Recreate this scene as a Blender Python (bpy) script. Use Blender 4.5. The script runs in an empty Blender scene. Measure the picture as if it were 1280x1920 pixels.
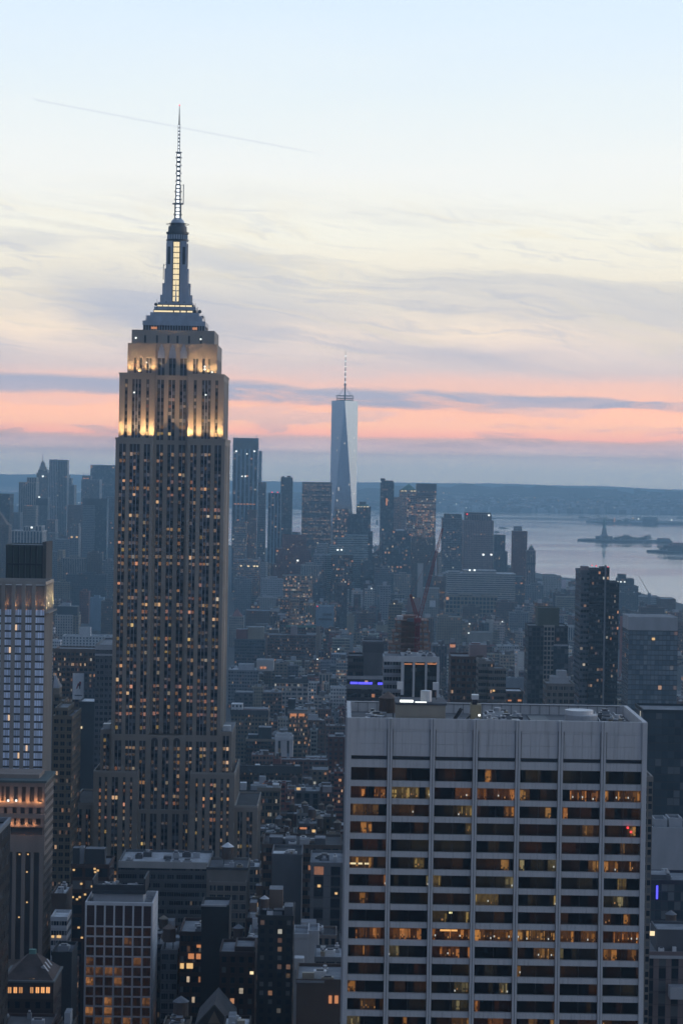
import bpy, math, random
from mathutils import Vector, Matrix
R = random.Random(7)
SC = bpy.context.scene
COL = SC.collection
F = 4530.0; EYE = 258.0; PITCH = math.atan(80/F); ROLL = 0.017

# ------------------------------------------------------------------ camera
cth, sth, cr, sr = math.cos(PITCH), math.sin(PITCH), math.cos(ROLL), math.sin(ROLL)
fwd = Vector((0, cth, -sth)); up0 = Vector((0, sth, cth)); rt0 = Vector((1, 0, 0))
RT = rt0*cr + up0*sr
UP = up0*cr - rt0*sr
cd = bpy.data.cameras.new('camera'); cam = bpy.data.objects.new('camera', cd); COL.objects.link(cam)
m3 = Matrix((RT, UP, -fwd)).transposed()
cam.matrix_world = Matrix.Translation((0, 0, EYE)) @ m3.to_4x4()
cd.sensor_fit = 'VERTICAL'; cd.sensor_height = 24; cd.lens = 24*F/1920
cd.clip_start = 1; cd.clip_end = 200000
SC.camera = cam

def W(px, py, D):
    """world X, Z of the source-photo pixel at distance Y = D"""
    d = fwd + RT*((px-640)/F) - UP*((py-960)/F)
    s = D/d.y
    return d.x*s, EYE + d.z*s
def PX(X, Y, Z):
    v = Vector((X, Y, Z-EYE)); w = v.dot(fwd)
    return 640 + F*v.dot(RT)/w, 960 - F*v.dot(UP)/w

# ------------------------------------------------------------------ render / colour
SC.view_settings.view_transform = 'Standard'; SC.view_settings.look = 'None'
SC.view_settings.gamma = 1; SC.view_settings.exposure = 0.0
SC.cycles.max_bounces = 4; SC.cycles.diffuse_bounces = 2; SC.cycles.glossy_bounces = 2
SC.cycles.volume_bounces = 0
SC.cycles.sample_clamp_indirect = 3; SC.cycles.sample_clamp_direct = 0
SC.cycles.filter_width = 1.6

def lin(r, g, b):
    f = lambda c: (c/255/12.92) if c/255 <= .04045 else ((c/255+.055)/1.055)**2.4
    return (f(r), f(g), f(b), 1)

class NT:
    def __init__(s, tree): s.t = tree; s.L = tree.links
    def n(s, typ, **kw):
        nd = s.t.nodes.new(typ)
        for k, v in kw.items(): setattr(nd, k, v)
        return nd
    def setin(s, nd, i, v):
        if v is None: return
        if isinstance(v, bpy.types.NodeSocket): s.L.new(v, nd.inputs[i])
        else: nd.inputs[i].default_value = v
    def m(s, op, a, b=None, c=None, clamp=False):
        nd = s.n('ShaderNodeMath', operation=op); nd.use_clamp = clamp
        s.setin(nd, 0, a); s.setin(nd, 1, b); s.setin(nd, 2, c)
        return nd.outputs[0]
    def mix(s, f, a, b, mode='MIX'):
        nd = s.n('ShaderNodeMix', data_type='RGBA', blend_type=mode)
        s.setin(nd, 0, f); s.setin(nd, 6, a); s.setin(nd, 7, b)
        return nd.outputs[2]
    def ss(s, x, lo, hi):
        nd = s.n('ShaderNodeMapRange', interpolation_type='SMOOTHSTEP')
        s.setin(nd, 0, x); nd.inputs[1].default_value = lo; nd.inputs[2].default_value = hi
        return nd.outputs[0]
    def xyz(s, x, y, z=0.0):
        nd = s.n('ShaderNodeCombineXYZ'); s.setin(nd, 0, x); s.setin(nd, 1, y); s.setin(nd, 2, z)
        return nd.outputs[0]
    def noise(s, vec, scale=1.0, detail=4, rough=.5, dist=0.0):
        nd = s.n('ShaderNodeTexNoise')
        if vec is not None: s.L.new(vec, nd.inputs['Vector'])
        nd.inputs['Scale'].default_value = scale; nd.inputs['Detail'].default_value = detail
        nd.inputs['Roughness'].default_value = rough; nd.inputs['Distortion'].default_value = dist
        return nd.outputs[0]
    def ramp(s, x, stops):
        nd = s.n('ShaderNodeValToRGB'); s.L.new(x, nd.inputs[0]); cr_ = nd.color_ramp
        while len(cr_.elements) > 1: cr_.elements.remove(cr_.elements[-1])
        cr_.elements[0].position = stops[0][0]; cr_.elements[0].color = stops[0][1]
        for p, c in stops[1:]:
            e = cr_.elements.new(p); e.color = c
        return nd.outputs[0]

# ------------------------------------------------------------------ world: dusk sky
wd = bpy.data.worlds.new('World'); SC.world = wd; wd.use_nodes = True
wt = NT(wd.node_tree); wd.node_tree.nodes.clear()
tc = wt.n('ShaderNodeTexCoord'); sp = wt.n('ShaderNodeSeparateXYZ'); wt.L.new(tc.outputs['Generated'], sp.inputs[0])
dx, dy, dz = sp.outputs
E = wt.m('MULTIPLY', dz, F)                                  # elevation, fine units
A = wt.m('MULTIPLY', wt.m('ARCTAN2', dx, dy), F)             # azimuth, same units
w1 = wt.noise(wt.xyz(wt.m('MULTIPLY', A, .0022), wt.m('MULTIPLY', E, .011)), 1, 5, .55)
amp = wt.m('MULTIPLY', wt.ss(E, 0, 260), 60)
E2 = wt.m('ADD', E, wt.m('MULTIPLY', wt.m('SUBTRACT', w1, .5), wt.m('ADD', amp, 24)))
t = wt.m('DIVIDE', E2, 1200, clamp=True)
S = lambda y: (880-y)/1200
HL = (.135, .255, .43); HDENS = 9.4e-5; HFAR = 30500.0
def clear(y, r_, g_, b_):
    """sky colour beyond the haze layer so that it arrives as (r, g, b)"""
    c = lin(r_, g_, b_); e = max(.5, 880-y)/F; T_ = math.exp(-HDENS*min(HFAR, 194/e))
    return tuple(max(0, (v-(1-T_)*h_)/T_) for v, h_ in zip(c, HL))+(1,)
base = wt.ramp(t, [(S(y), clear(y, *c)) for y, c in ((880, (156, 174, 197)), (862, (165, 176, 197)), (845, (178, 176, 196)),
                   (830, (184, 176, 194)), (822, (196, 178, 190)), (815, (242, 186, 184)), (795, (251, 200, 186)), (760, (252, 198, 184)), (735, (240, 200, 192)), (718, (234, 200, 196)), (704, (224, 202, 203)),
                   (690, (214, 203, 207)), (655, (226, 214, 212)), (625, (244, 228, 214)), (580, (232, 224, 214)), (520, (240, 234, 220)), (440, (243, 242, 232)),
                   (330, (242, 245, 244)), (200, (233, 243, 248)), (60, (224, 240, 254)), (0, (220, 238, 254)))]+[(1.0, lin(200, 225, 250))])
# high streaks, lavender grey
st = wt.noise(wt.xyz(wt.m('MULTIPLY', A, .0012), wt.m('MULTIPLY', wt.m('ADD', E2, wt.m('MULTIPLY', A, .10)), .013), 3.3), 1, 6, .55, .6)
sm = wt.m('MULTIPLY', wt.ss(st, .46, .66), wt.m('MULTIPLY', wt.ss(E, 110, 240), wt.m('SUBTRACT', 1.0, wt.ss(E, 340, 560))))
left = wt.m('SUBTRACT', 1.0, wt.m('MULTIPLY', wt.ss(A, -500, 500), .35))
base = wt.mix(wt.m('MULTIPLY', wt.m('MULTIPLY', sm, left), .55), base, lin(188, 194, 212))
veil = wt.noise(wt.xyz(wt.m('MULTIPLY', A, .0016), wt.m('MULTIPLY', wt.m('ADD', E2, wt.m('MULTIPLY', A, .25)), .006), 21.0), 1, 5, .5, .5)
vm = wt.m('MULTIPLY', wt.ss(veil, .36, .62), wt.m('MULTIPLY', wt.ss(E, 170, 230), wt.m('SUBTRACT', 1.0, wt.ss(E, 270, 420))))
base = wt.mix(wt.m('MULTIPLY', vm, wt.m('SUBTRACT', .75, wt.m('MULTIPLY', wt.ss(A, -450, 150), .45))), base, lin(186, 194, 214))
st2 = wt.noise(wt.xyz(wt.m('MULTIPLY', A, .003), wt.m('MULTIPLY', wt.m('ADD', E2, wt.m('MULTIPLY', A, .16)), .02), 9.1), 1, 6, .6, .8)
sm2 = wt.m('MULTIPLY', wt.ss(st2, .5, .7), wt.m('MULTIPLY', wt.ss(E, 150, 260), wt.m('SUBTRACT', 1.0, wt.ss(E, 420, 560))))
base = wt.mix(wt.m('MULTIPLY', sm2, .30), base, lin(252, 238, 208))
n6 = wt.noise(wt.xyz(wt.m('MULTIPLY', A, .0045), wt.m('MULTIPLY', wt.m('ADD', E2, wt.m('MULTIPLY', A, .12)), .05), 60.0), 1, 7, .65, 1.2)
cm = wt.m('MULTIPLY', wt.ss(n6, .50, .68), wt.m('MULTIPLY', wt.ss(E, 150, 230), wt.m('SUBTRACT', 1.0, wt.ss(E, 400, 560))))
base = wt.mix(wt.m('MULTIPLY', cm, .38), base, lin(196, 200, 216))
# slate cloud bank over the pink band
ec = wt.m('ADD', 136, wt.m('MULTIPLY', A, -.022))
n3 = wt.noise(wt.xyz(wt.m('MULTIPLY', A, .006), wt.m('MULTIPLY', E, .02), 5.0), 1, 5, .6)
thick = wt.m('ADD', wt.m('MULTIPLY', wt.m('SUBTRACT', 1.0, wt.ss(A, 50, 600)), 10), wt.m('MULTIPLY', n3, 20))
dd = wt.m('DIVIDE', wt.m('ABSOLUTE', wt.m('SUBTRACT', wt.m('ADD', E, wt.m('MULTIPLY', wt.m('SUBTRACT', w1, .5), 40)), ec)), thick)
n5 = wt.noise(wt.xyz(wt.m('MULTIPLY', A, .0035), wt.m('MULTIPLY', E, .03), 40.0), 1, 6, .6, .5)
bm_ = wt.m('MULTIPLY', wt.m('SUBTRACT', 1.0, wt.ss(dd, .5, 1.2)), wt.m('ADD', .45, wt.m('MULTIPLY', wt.ss(n5, .36, .50), .55)))
base = wt.mix(wt.m('MULTIPLY', bm_, .9), base, clear(740, 158, 173, 200))
# small ragged wisps low in the pink
n4 = wt.noise(wt.xyz(wt.m('MULTIPLY', A, .0042), wt.m('MULTIPLY', E, .026), 12.0), 1, 6, .62, .4)
wm = wt.m('MULTIPLY', wt.ss(n4, .50, .60), wt.m('MULTIPLY', wt.ss(E, 30, 60), wt.m('SUBTRACT', 1.0, wt.ss(E, 85, 170))))
base = wt.mix(wt.m('MULTIPLY', wm, .6), base, clear(800, 190, 180, 194))
# old contrail: a thin great-circle line
def direction(px, py):
    x, z = W(px, py, 1000.0); return Vector((x, 1000.0, z-EYE)).normalized()
nrm = direction(60, 186).cross(direction(640, 296)).normalized()
dt = wt.n('ShaderNodeVectorMath', operation='DOT_PRODUCT'); wt.L.new(tc.outputs['Generated'], dt.inputs[0]); dt.inputs[1].default_value = nrm
ct = wt.m('SUBTRACT', 1.0, wt.ss(wt.m('ABSOLUTE', wt.m('MULTIPLY', dt.outputs[1], F)), 0.6, 3.2))
ct = wt.m('MULTIPLY', ct, wt.m('MULTIPLY', wt.ss(A, -592, -575), wt.m('SUBTRACT', 1.0, wt.ss(A, -160, 20))))
base = wt.mix(wt.m('MULTIPLY', ct, wt.m('MULTIPLY', wt.ss(E, 480, 560), .24)), base, lin(196, 204, 218))
# away from the sunset the dome is deeper and bluer
hi = wt.ss(dz, .24, .9)
base = wt.mix(hi, base, (.22, .34, .56, 1))
toward = wt.m('ADD', wt.m('MULTIPLY', dx, .72), wt.m('MULTIPLY', dy, .69))     # the sunset side: south-west
back = wt.ss(toward, -.3, .56)
away = wt.mix(wt.ss(wt.m('MULTIPLY', dx, -1.0), .3, .95), (.165, .225, .35, 1), (.25, .30, .42, 1))     # paler belt in the east
away = wt.mix(wt.m('SUBTRACT', 1.0, wt.ss(dz, -.02, .22)), away, (.07, .10, .17, 1))     # the earth's shadow low in the north
dome = wt.mix(back, away, base)
bg1 = wt.n('ShaderNodeBackground'); wt.L.new(dome, bg1.inputs[0]); bg1.inputs[1].default_value = 1.0
sky = wt.n('ShaderNodeTexSky', sky_type='NISHITA'); sky.sun_disc = False
sky.sun_elevation = math.radians(1.5); sky.sun_rotation = math.radians(68)
bg2 = wt.n('ShaderNodeBackground'); wt.L.new(sky.outputs[0], bg2.inputs[0]); bg2.inputs[1].default_value = 0.01
ad = wt.n('ShaderNodeAddShader'); wt.L.new(bg1.outputs[0], ad.inputs[0]); wt.L.new(bg2.outputs[0], ad.inputs[1])
wo = wt.n('ShaderNodeOutputWorld'); wt.L.new(ad.outputs[0], wo.inputs[0])

# ------------------------------------------------------------------ sun: the last glow in the west
sl = bpy.data.lights.new('sun', 'SUN'); sl.energy = 0.55; sl.angle = math.radians(14); sl.color = (1, .74, .60)
so = bpy.data.objects.new('sun', sl); COL.objects.link(so)
el, az = math.radians(4), math.radians(68)
sd = Vector((math.cos(el)*math.sin(az), math.cos(el)*math.cos(az), math.sin(el)))
so.rotation_euler = (-sd).to_track_quat('-Z', 'Y').to_euler()

# ================================================================== materials
def mat(name):
    m = bpy.data.materials.new(name); m.use_nodes = True; nt = NT(m.node_tree); m.node_tree.nodes.clear()
    b = nt.n('ShaderNodeBsdfPrincipled'); o = nt.n('ShaderNodeOutputMaterial'); nt.L.new(b.outputs[0], o.inputs[0])
    return m, nt, b
MT = {}
def wear(nt, col, scale=.15, lo=.78, hi=1.15):
    tcn = nt.n('ShaderNodeTexCoord')
    mp = nt.n('ShaderNodeMapping'); nt.L.new(tcn.outputs['Object'], mp.inputs[0]); mp.inputs['Scale'].default_value = (1, 1, .35)
    nz = nt.noise(mp.outputs[0], scale, 6, .6)
    mr = nt.n('ShaderNodeMapRange'); nt.L.new(nz, mr.inputs[0]); mr.inputs[1].default_value = .3; mr.inputs[2].default_value = .7
    mr.inputs[3].default_value = lo; mr.inputs[4].default_value = hi
    nd = nt.n('ShaderNodeVectorMath', operation='SCALE')
    nt.setin(nd, 0, col); nt.L.new(mr.outputs[0], nd.inputs[3])
    return nd.outputs[0]
def plain(name, col, rough=.8, metal=0.0, scale=.2, lo=.8, hi=1.15):
    m, nt, b = mat(name)
    rgb = nt.n('ShaderNodeRGB'); rgb.outputs[0].default_value = (*col[:3], 1)
    nt.L.new(wear(nt, rgb.outputs[0], scale, lo, hi), b.inputs['Base Color'])
    b.inputs['Roughness'].default_value = rough; b.inputs['Metallic'].default_value = metal
    MT[name] = m; return m
def emis(name, col, s):
    m, nt, b = mat(name); b.inputs['Base Color'].default_value = (.1, .1, .1, 1)
    b.inputs['Emission Color'].default_value = (*col, 1); b.inputs['Emission Strength'].default_value = s
    MT[name] = m; return m
# tinted surface (colour per face), used for plain walls and roofs
for nm, rg, lo, hi, sc_ in (('tinted', .85, .82, 1.12, .12), ('roofing', .9, .6, 1.3, .18), ('metalwork', .45, .85, 1.1, .3)):
    m, nt, b = mat(nm); at = nt.n('ShaderNodeAttribute', attribute_name='tint')
    nt.L.new(wear(nt, at.outputs['Color'], sc_, lo, hi), b.inputs['Base Color']); b.inputs['Roughness'].default_value = rg; MT[nm] = m
# window panes: colour per face gives off light, dark glass otherwise
m, nt, b = mat('pane'); at = nt.n('ShaderNodeAttribute', attribute_name='lit')
nt.L.new(at.outputs['Color'], b.inputs['Emission Color']); b.inputs['Emission Strength'].default_value = 1.0
at2 = nt.n('ShaderNodeAttribute', attribute_name='tint'); nt.L.new(at2.outputs['Color'], b.inputs['Base Color'])
b.inputs['Roughness'].default_value = .16; b.inputs['Specular IOR Level'].default_value = .22; MT['pane'] = m

def facade(name, a, b0, b1, glass=(.018, .024, .034), spand=None, grough=.15, bumpd=.35, sub=0, wallrough=.85, gvar=.0):
    """a: side margin, b0/b1: bottom/top margin of the opening in one bay x one floor"""
    m, nt, bs = mat(name)
    uv = nt.n('ShaderNodeUVMap'); uv.uv_map = 'UVMap'; s = nt.n('ShaderNodeSeparateXYZ'); nt.L.new(uv.outputs[0], s.inputs[0])
    u, v = s.outputs[0], s.outputs[1]
    fu, fv = nt.m('FRACT', u), nt.m('FRACT', v)
    iu, iv = nt.m('FLOOR', u), nt.m('FLOOR', v)
    def box(x, lo, hi): return nt.m('MULTIPLY', nt.m('GREATER_THAN', x, lo), nt.m('LESS_THAN', x, hi))
    mu = box(fu, a, 1-a); mv = box(fv, b0, 1-b1); mask = nt.m('MULTIPLY', mu, mv)
    if sub:
        f2 = nt.m('FRACT', nt.m('MULTIPLY', nt.m('SUBTRACT', fu, a), sub/(1-2*a)))
        mask = nt.m('MULTIPLY', mask, nt.m('GREATER_THAN', f2, .12))
        iu = nt.m('ADD', nt.m('MULTIPLY', iu, sub), nt.m('FLOOR', nt.m('MULTIPLY', nt.m('SUBTRACT', fu, a), sub/(1-2*a))))
    wn = nt.n('ShaderNodeTexWhiteNoise', noise_dimensions='2D'); nt.L.new(nt.xyz(iu, iv), wn.inputs['Vector'])
    r1 = wn.outputs['Value']; rs = nt.n('ShaderNodeSeparateColor'); nt.L.new(wn.outputs['Color'], rs.inputs[0])
    wf = nt.n('ShaderNodeTexWhiteNoise', noise_dimensions='2D')
    nt.L.new(nt.xyz(nt.m('FLOOR', nt.m('DIVIDE', u, 100)), iv), wf.inputs['Vector'])
    at = nt.n('ShaderNodeAttribute', attribute_name='tint')
    pr = nt.m('MULTIPLY', at.outputs['Alpha'], nt.m('ADD', .25, nt.m('MULTIPLY', nt.m('POWER', wf.outputs['Value'], 2.5), 2.6)))
    lit = nt.m('MULTIPLY', nt.m('LESS_THAN', r1, pr), mask)
    lc = nt.ramp(rs.outputs[1], [(0, (1, .38, .15, 1)), (.4, (1, .52, .26, 1)), (.75, (1, .66, .38, 1)), (.93, (.9, .85, .7, 1))])
    inner = nt.m('ADD', .35, nt.m('MULTIPLY', nt.noise(nt.xyz(nt.m('MULTIPLY', u, 3.1), nt.m('MULTIPLY', v, 2.3)), 1.5, 3), 1.1))
    es = nt.m('MULTIPLY', nt.m('MULTIPLY', lit, nt.m('ADD', .07, nt.m('MULTIPLY', nt.m('POWER', rs.outputs[2], 3.0), .58))), inner)
    wall = wear(nt, at.outputs['Color'], .1, .8, 1.12)
    # floor-line course under each row
    course = nt.m('LESS_THAN', fv, .07)
    wall = nt.mix(nt.m('MULTIPLY', course, .35), wall, (.03, .03, .035, 1))
    if spand is not None:
        wall = nt.mix(nt.m('MULTIPLY', mu, .85), wall, (*spand, 1))
    blind = nt.m('MULTIPLY', nt.m('LESS_THAN', rs.outputs[0], .22), .5)
    gcol = nt.mix(blind, (*glass, 1), (.22, .23, .24, 1))
    if gvar: gcol = nt.mix(nt.m('MULTIPLY', rs.outputs[1], gvar), gcol, (.35, .42, .48, 1))
    nt.L.new(nt.mix(mask, wall, gcol), bs.inputs['Base Color'])
    nt.L.new(nt.m('ADD', wallrough, nt.m('MULTIPLY', mask, grough-wallrough)), bs.inputs['Roughness'])
    nt.L.new(lc, bs.inputs['Emission Color']); nt.L.new(es, bs.inputs['Emission Strength'])
    bp = nt.n('ShaderNodeBump'); bp.inputs['Strength'].default_value = .5; bp.inputs['Distance'].default_value = bumpd
    nt.L.new(nt.m('SUBTRACT', 1.0, mask), bp.inputs['Height']); nt.L.new(bp.outputs[0], bs.inputs['Normal'])
    bs.inputs['Specular IOR Level'].default_value = .5 if 'glass' in name else .25
    MT[name] = m
facade('punched', .27, .25, .22)
facade('paired', .15, .25, .22, sub=2)
facade('wide', .10, .28, .16, sub=3)
facade('ribbon', .015, .40, .12, sub=3)
facade('pier', .22, .10, .10, spand=(.05, .052, .06))
facade('grid', .13, .16, .14)
facade('glass', .035, .08, .04, glass=(.03, .045, .06), grough=.1, bumpd=.1, gvar=.10, wallrough=.5)
facade('paleglass', .06, .14, .06, glass=(.10, .14, .17), grough=.12, bumpd=.1, gvar=.5, wallrough=.5)

plain('limestone', (.345, .295, .25), .85, lo=.85, hi=1.1, scale=.08)
plain('spandrel', (.075, .07, .072), .7)
m, nt, b = mat('travertine'); tcn = nt.n('ShaderNodeTexCoord'); mp = nt.n('ShaderNodeMapping'); nt.L.new(tcn.outputs['Object'], mp.inputs[0]); mp.inputs['Scale'].default_value = (1.6, 1, .06)
n1_ = nt.noise(mp.outputs[0], 1, 6, .65); n2_ = nt.noise(tcn.outputs['Object'], .12, 5, .6)
rgb = nt.ramp(n1_, [(.28, (.40, .39, .385, 1)), (.45, (.57, .56, .555, 1)), (.7, (.63, .615, .61, 1))]); nt.L.new(nt.mix(nt.m('MULTIPLY', nt.ss(n2_, .5, .75), .25), rgb, (.42, .42, .42, 1)), b.inputs['Base Color'])
b.inputs['Roughness'].default_value = .65; MT['travertine'] = m
plain('aluminium', (.42, .46, .52), .35, .6)
plain('dark_steel', (.06, .065, .075), .5, .4)
plain('antenna_steel', (.16, .18, .21), .5, .4)
plain('crane_red', (.26, .025, .03), .6)
plain('concrete', (.27, .15, .11), .9)
plain('asphalt', (.045, .046, .05), .9)
plain('white_paint', (.7, .7, .7), .7)
plain('car_glass', (.03, .03, .035), .1)
plain('water_tank_wood', (.10, .075, .065), .9, scale=2)
plain('copper_green', (.13, .26, .23), .8)
plain('woods', (.05, .055, .04), .95, lo=.5, hi=1.4, scale=.02)
emis('warm_lamp', (1, .72, .42), 2.2); emis('white_lamp', (.95, 1, .95), 2.0); emis('red_lamp', (1, .05, .06), 1.6)
emis('gold_lamp', (1, .62, .25), .85); emis('orange_lamp', (1, .38, .14), .55); emis('blue_lamp', (.09, .08, 1), 1.8)
emis('mast_light', (1, .80, .46), 1.15); emis('antenna_light', (.88, .94, 1), 1.8)

# ------------------------------------------------------------------ mesh builder
FQ = ((0, 0), (1, 0), (1, 1), (0, 1))
class MB:
    def __init__(s): s.v = []; s.f = []; s.uv = []; s.col = []; s.lit = []; s.mi = []; s.mats = []; s.sm = []
    def mid(s, name):
        if name not in s.mats: s.mats.append(name)
        return s.mats.index(name)
    def face(s, pts, mat, col=(.5, .5, .5, 0), lit=(0, 0, 0), uv=None, smooth=False):
        i = len(s.v); s.v.extend(pts); n = len(pts); s.f.append(tuple(range(i, i+n)))
        s.uv.extend(uv if uv else [(.001, .001)]*n)
        c = tuple(col)+(0,)*(4-len(col)); s.col.extend([c]*n); s.lit.extend([(*lit, 1)]*n)
        s.mi.append(s.mid(mat)); s.sm.append(smooth)
    def box(s, x0, x1, y0, y1, z0, z1, mat, col=(.5, .5, .5, 0), lit=(0, 0, 0), top=True, bottom=False):
        a = [(x0, y0), (x1, y0), (x1, y1), (x0, y1)]
        for k in range(4):
            p, q = a[k], a[(k+1) % 4]
            s.face([(p[0], p[1], z0), (q[0], q[1], z0), (q[0], q[1], z1), (p[0], p[1], z1)], mat, col, lit)
        if top: s.face([(x, y, z1) for x, y in a], mat, col, lit)
        if bottom: s.face([(x, y, z0) for x, y in reversed(a)], mat, col, lit)
    def walls(s, poly, z0, z1, mat, col, bay=3.0, fh=3.6, seed=0):
        """side walls of a polygon (counter-clockwise) with window UVs: 1 unit = 1 bay x 1 floor"""
        n = len(poly); nf = max(1, round((z1-z0)/fh)); off = seed*100
        v0 = (seed % 7)*40
        for k in range(n):
            p, q = poly[k], poly[(k+1) % n]; L = math.hypot(q[0]-p[0], q[1]-p[1]); nb = max(1, min(99, round(L/bay)))
            s.face([(p[0], p[1], z0), (q[0], q[1], z0), (q[0], q[1], z1), (p[0], p[1], z1)], mat, col,
                   uv=[(off, v0), (off+nb, v0), (off+nb, v0+nf), (off, v0+nf)])
            off += 100
    def flat(s, poly, z, mat, col): s.face([(x, y, z) for x, y in poly], mat, col)
    def ring(s, poly, z0, z1, t, mat, col):
        """parapet round a polygon, given thickness"""
        cx = sum(p[0] for p in poly)/len(poly); cy = sum(p[1] for p in poly)/len(poly)
        inn = []
        for x, y in poly:
            inn.append((x-t*(1 if x > cx else -1), y-t*(1 if y > cy else -1)))
        n = len(poly)
        for k in range(n):
            p, q, a, b = poly[k], poly[(k+1) % n], inn[k], inn[(k+1) % n]
            s.face([(p[0], p[1], z0), (q[0], q[1], z0), (q[0], q[1], z1), (p[0], p[1], z1)], mat, col)
            s.face([(b[0], b[1], z0), (a[0], a[1], z0), (a[0], a[1], z1), (b[0], b[1], z1)], mat, col)
            s.face([(p[0], p[1], z1), (q[0], q[1], z1), (b[0], b[1], z1), (a[0], a[1], z1)], mat, col)
    def lathe(s, cx, cy, prof, mat, col=(.5, .5, .5, 0), n=16, lit=(0, 0, 0), smooth=True):
        for (r0, z0), (r1, z1) in zip(prof, prof[1:]):
            for k in range(n):
                a, b = 2*math.pi*k/n, 2*math.pi*(k+1)/n
                P = lambda r, t_, z: (cx+r*math.cos(t_), cy+r*math.sin(t_), z)
                if r1 < 1e-4: s.face([P(r0, a, z0), P(r0, b, z0), (cx, cy, z1)], mat, col, lit, smooth=smooth)
                elif r0 < 1e-4: s.face([(cx, cy, z0), P(r1, b, z1), P(r1, a, z1)], mat, col, lit, smooth=smooth)
                else: s.face([P(r0, a, z0), P(r0, b, z0), P(r1, b, z1), P(r1, a, z1)], mat, col, lit, smooth=smooth)
    def beam(s, p, q, r, mat, col=(.5, .5, .5, 0), r2=None, n=4):
        p, q = Vector(p), Vector(q); d = (q-p).normalized(); u = d.cross(Vector((0, 0, 1)))
        if u.length < .01: u = Vector((1, 0, 0))
        u.normalize(); w = d.cross(u); r2 = r if r2 is None else r2
        A_ = [p+(u*math.cos(a)+w*math.sin(a))*r for a in [math.pi*2*(k+.5)/n for k in range(n)]]
        B_ = [q+(u*math.cos(a)+w*math.sin(a))*r2 for a in [math.pi*2*(k+.5)/n for k in range(n)]]
        for k in range(n):
            j = (k+1) % n; s.face([tuple(A_[k]), tuple(A_[j]), tuple(B_[j]), tuple(B_[k])], mat, col)
        s.face([tuple(x) for x in reversed(A_)], mat, col); s.face([tuple(x) for x in B_], mat, col)
    def pyramid(s, poly, z0, apex, mat, col):
        n = len(poly)
        for k in range(n):
            p, q = poly[k], poly[(k+1) % n]; s.face([(p[0], p[1], z0), (q[0], q[1], z0), apex], mat, col)
    def frustum(s, a, b, z0, z1, mat, col, top=True):
        n = len(a)
        for k in range(n):
            j = (k+1) % n
            s.face([(a[k][0], a[k][1], z0), (a[j][0], a[j][1], z0), (b[j][0], b[j][1], z1), (b[k][0], b[k][1], z1)], mat, col)
        if top: s.face([(x, y, z1) for x, y in b], mat, col)
    def mesh(s, name):
        me = bpy.data.meshes.new(name); me.from_pydata(s.v, [], s.f)
        u = me.uv_layers.new(name='UVMap'); u.data.foreach_set('uv', [c for p in s.uv for c in p])
        a = me.attributes.new('tint', 'FLOAT_COLOR', 'CORNER'); a.data.foreach_set('color', [c for p in s.col for c in p])
        a = me.attributes.new('lit', 'FLOAT_COLOR', 'CORNER'); a.data.foreach_set('color', [c for p in s.lit for c in p])
        me.polygons.foreach_set('material_index', s.mi); me.polygons.foreach_set('use_smooth', s.sm)
        for n_ in s.mats: me.materials.append(MT[n_])
        return me
    def build(s, name, parent=None, loc=None):
        o = bpy.data.objects.new(name, s.mesh(name)); COL.objects.link(o)
        if parent: o.parent = parent
        if loc: o.location = loc
        return o
def rect(x0, x1, y0, y1): return [(x0, y0), (x1, y0), (x1, y1), (x0, y1)]
def tag(o, label=None, cat=None, group=None, kind=None):
    if label: o['label'] = label
    if cat: o['category'] = cat
    if group: o['group'] = group
    if kind: o['kind'] = kind
    return o
def thing(name, label, cat, loc=(0, 0, 0), group=None, rz=0):
    o = bpy.data.objects.new(name, None); COL.objects.link(o); o.location = loc; o.rotation_euler = (0, 0, rz)
    o.empty_display_size = 1
    return tag(o, label, cat, group)

C = dict(brick=(.17, .10, .08), dkbrick=(.10, .065, .06), red=(.21, .075, .06), tan=(.30, .25, .19), pale=(.46, .44, .42), stone=(.34, .31, .28),
         gray=(.22, .23, .25), dkgray=(.10, .105, .12), white=(.62, .62, .62), dark=(.045, .05, .058), brown=(.15, .11, .09), blue=(.22, .30, .38),
         green=(.12, .24, .21), tar=(.07, .07, .075), silver=(.42, .43, .45), snow=(.66, .67, .68), black=(.022, .023, .027), rose=(.32, .25, .25), ochre=(.34, .27, .17))
HAND = []          # (x0,x1,y0,y1, pxl,pxr, D, yb)
SEED = [11]
def nseed(): SEED[0] += 1; return SEED[0]

def add_tank(root, x, y, z, r=2.2, h=4.5, leg=2.5, colr='tan'):
    t = MB(); t.lathe(x, y, [(r, z+leg), (r*.97, z+leg+h)], 'water_tank_wood', n=14)
    t.lathe(x, y, [(0, z+leg), (r, z+leg)], 'dark_steel', n=14)
    o = t.build('water_tank', root)
    t = MB(); t.lathe(x, y, [(r*1.08, z+leg+h), (0, z+leg+h+r*.75)], 'roofing', C[colr], n=14, smooth=False); t.build('tank_lid', o)
    t = MB()
    for a in (-.6, .6):
        for b in (-.6, .6): t.beam((x+a*r, y+b*r, z), (x+a*r, y+b*r, z+leg), .16, 'dark_steel')
    t.build('tank_legs', o)

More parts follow.
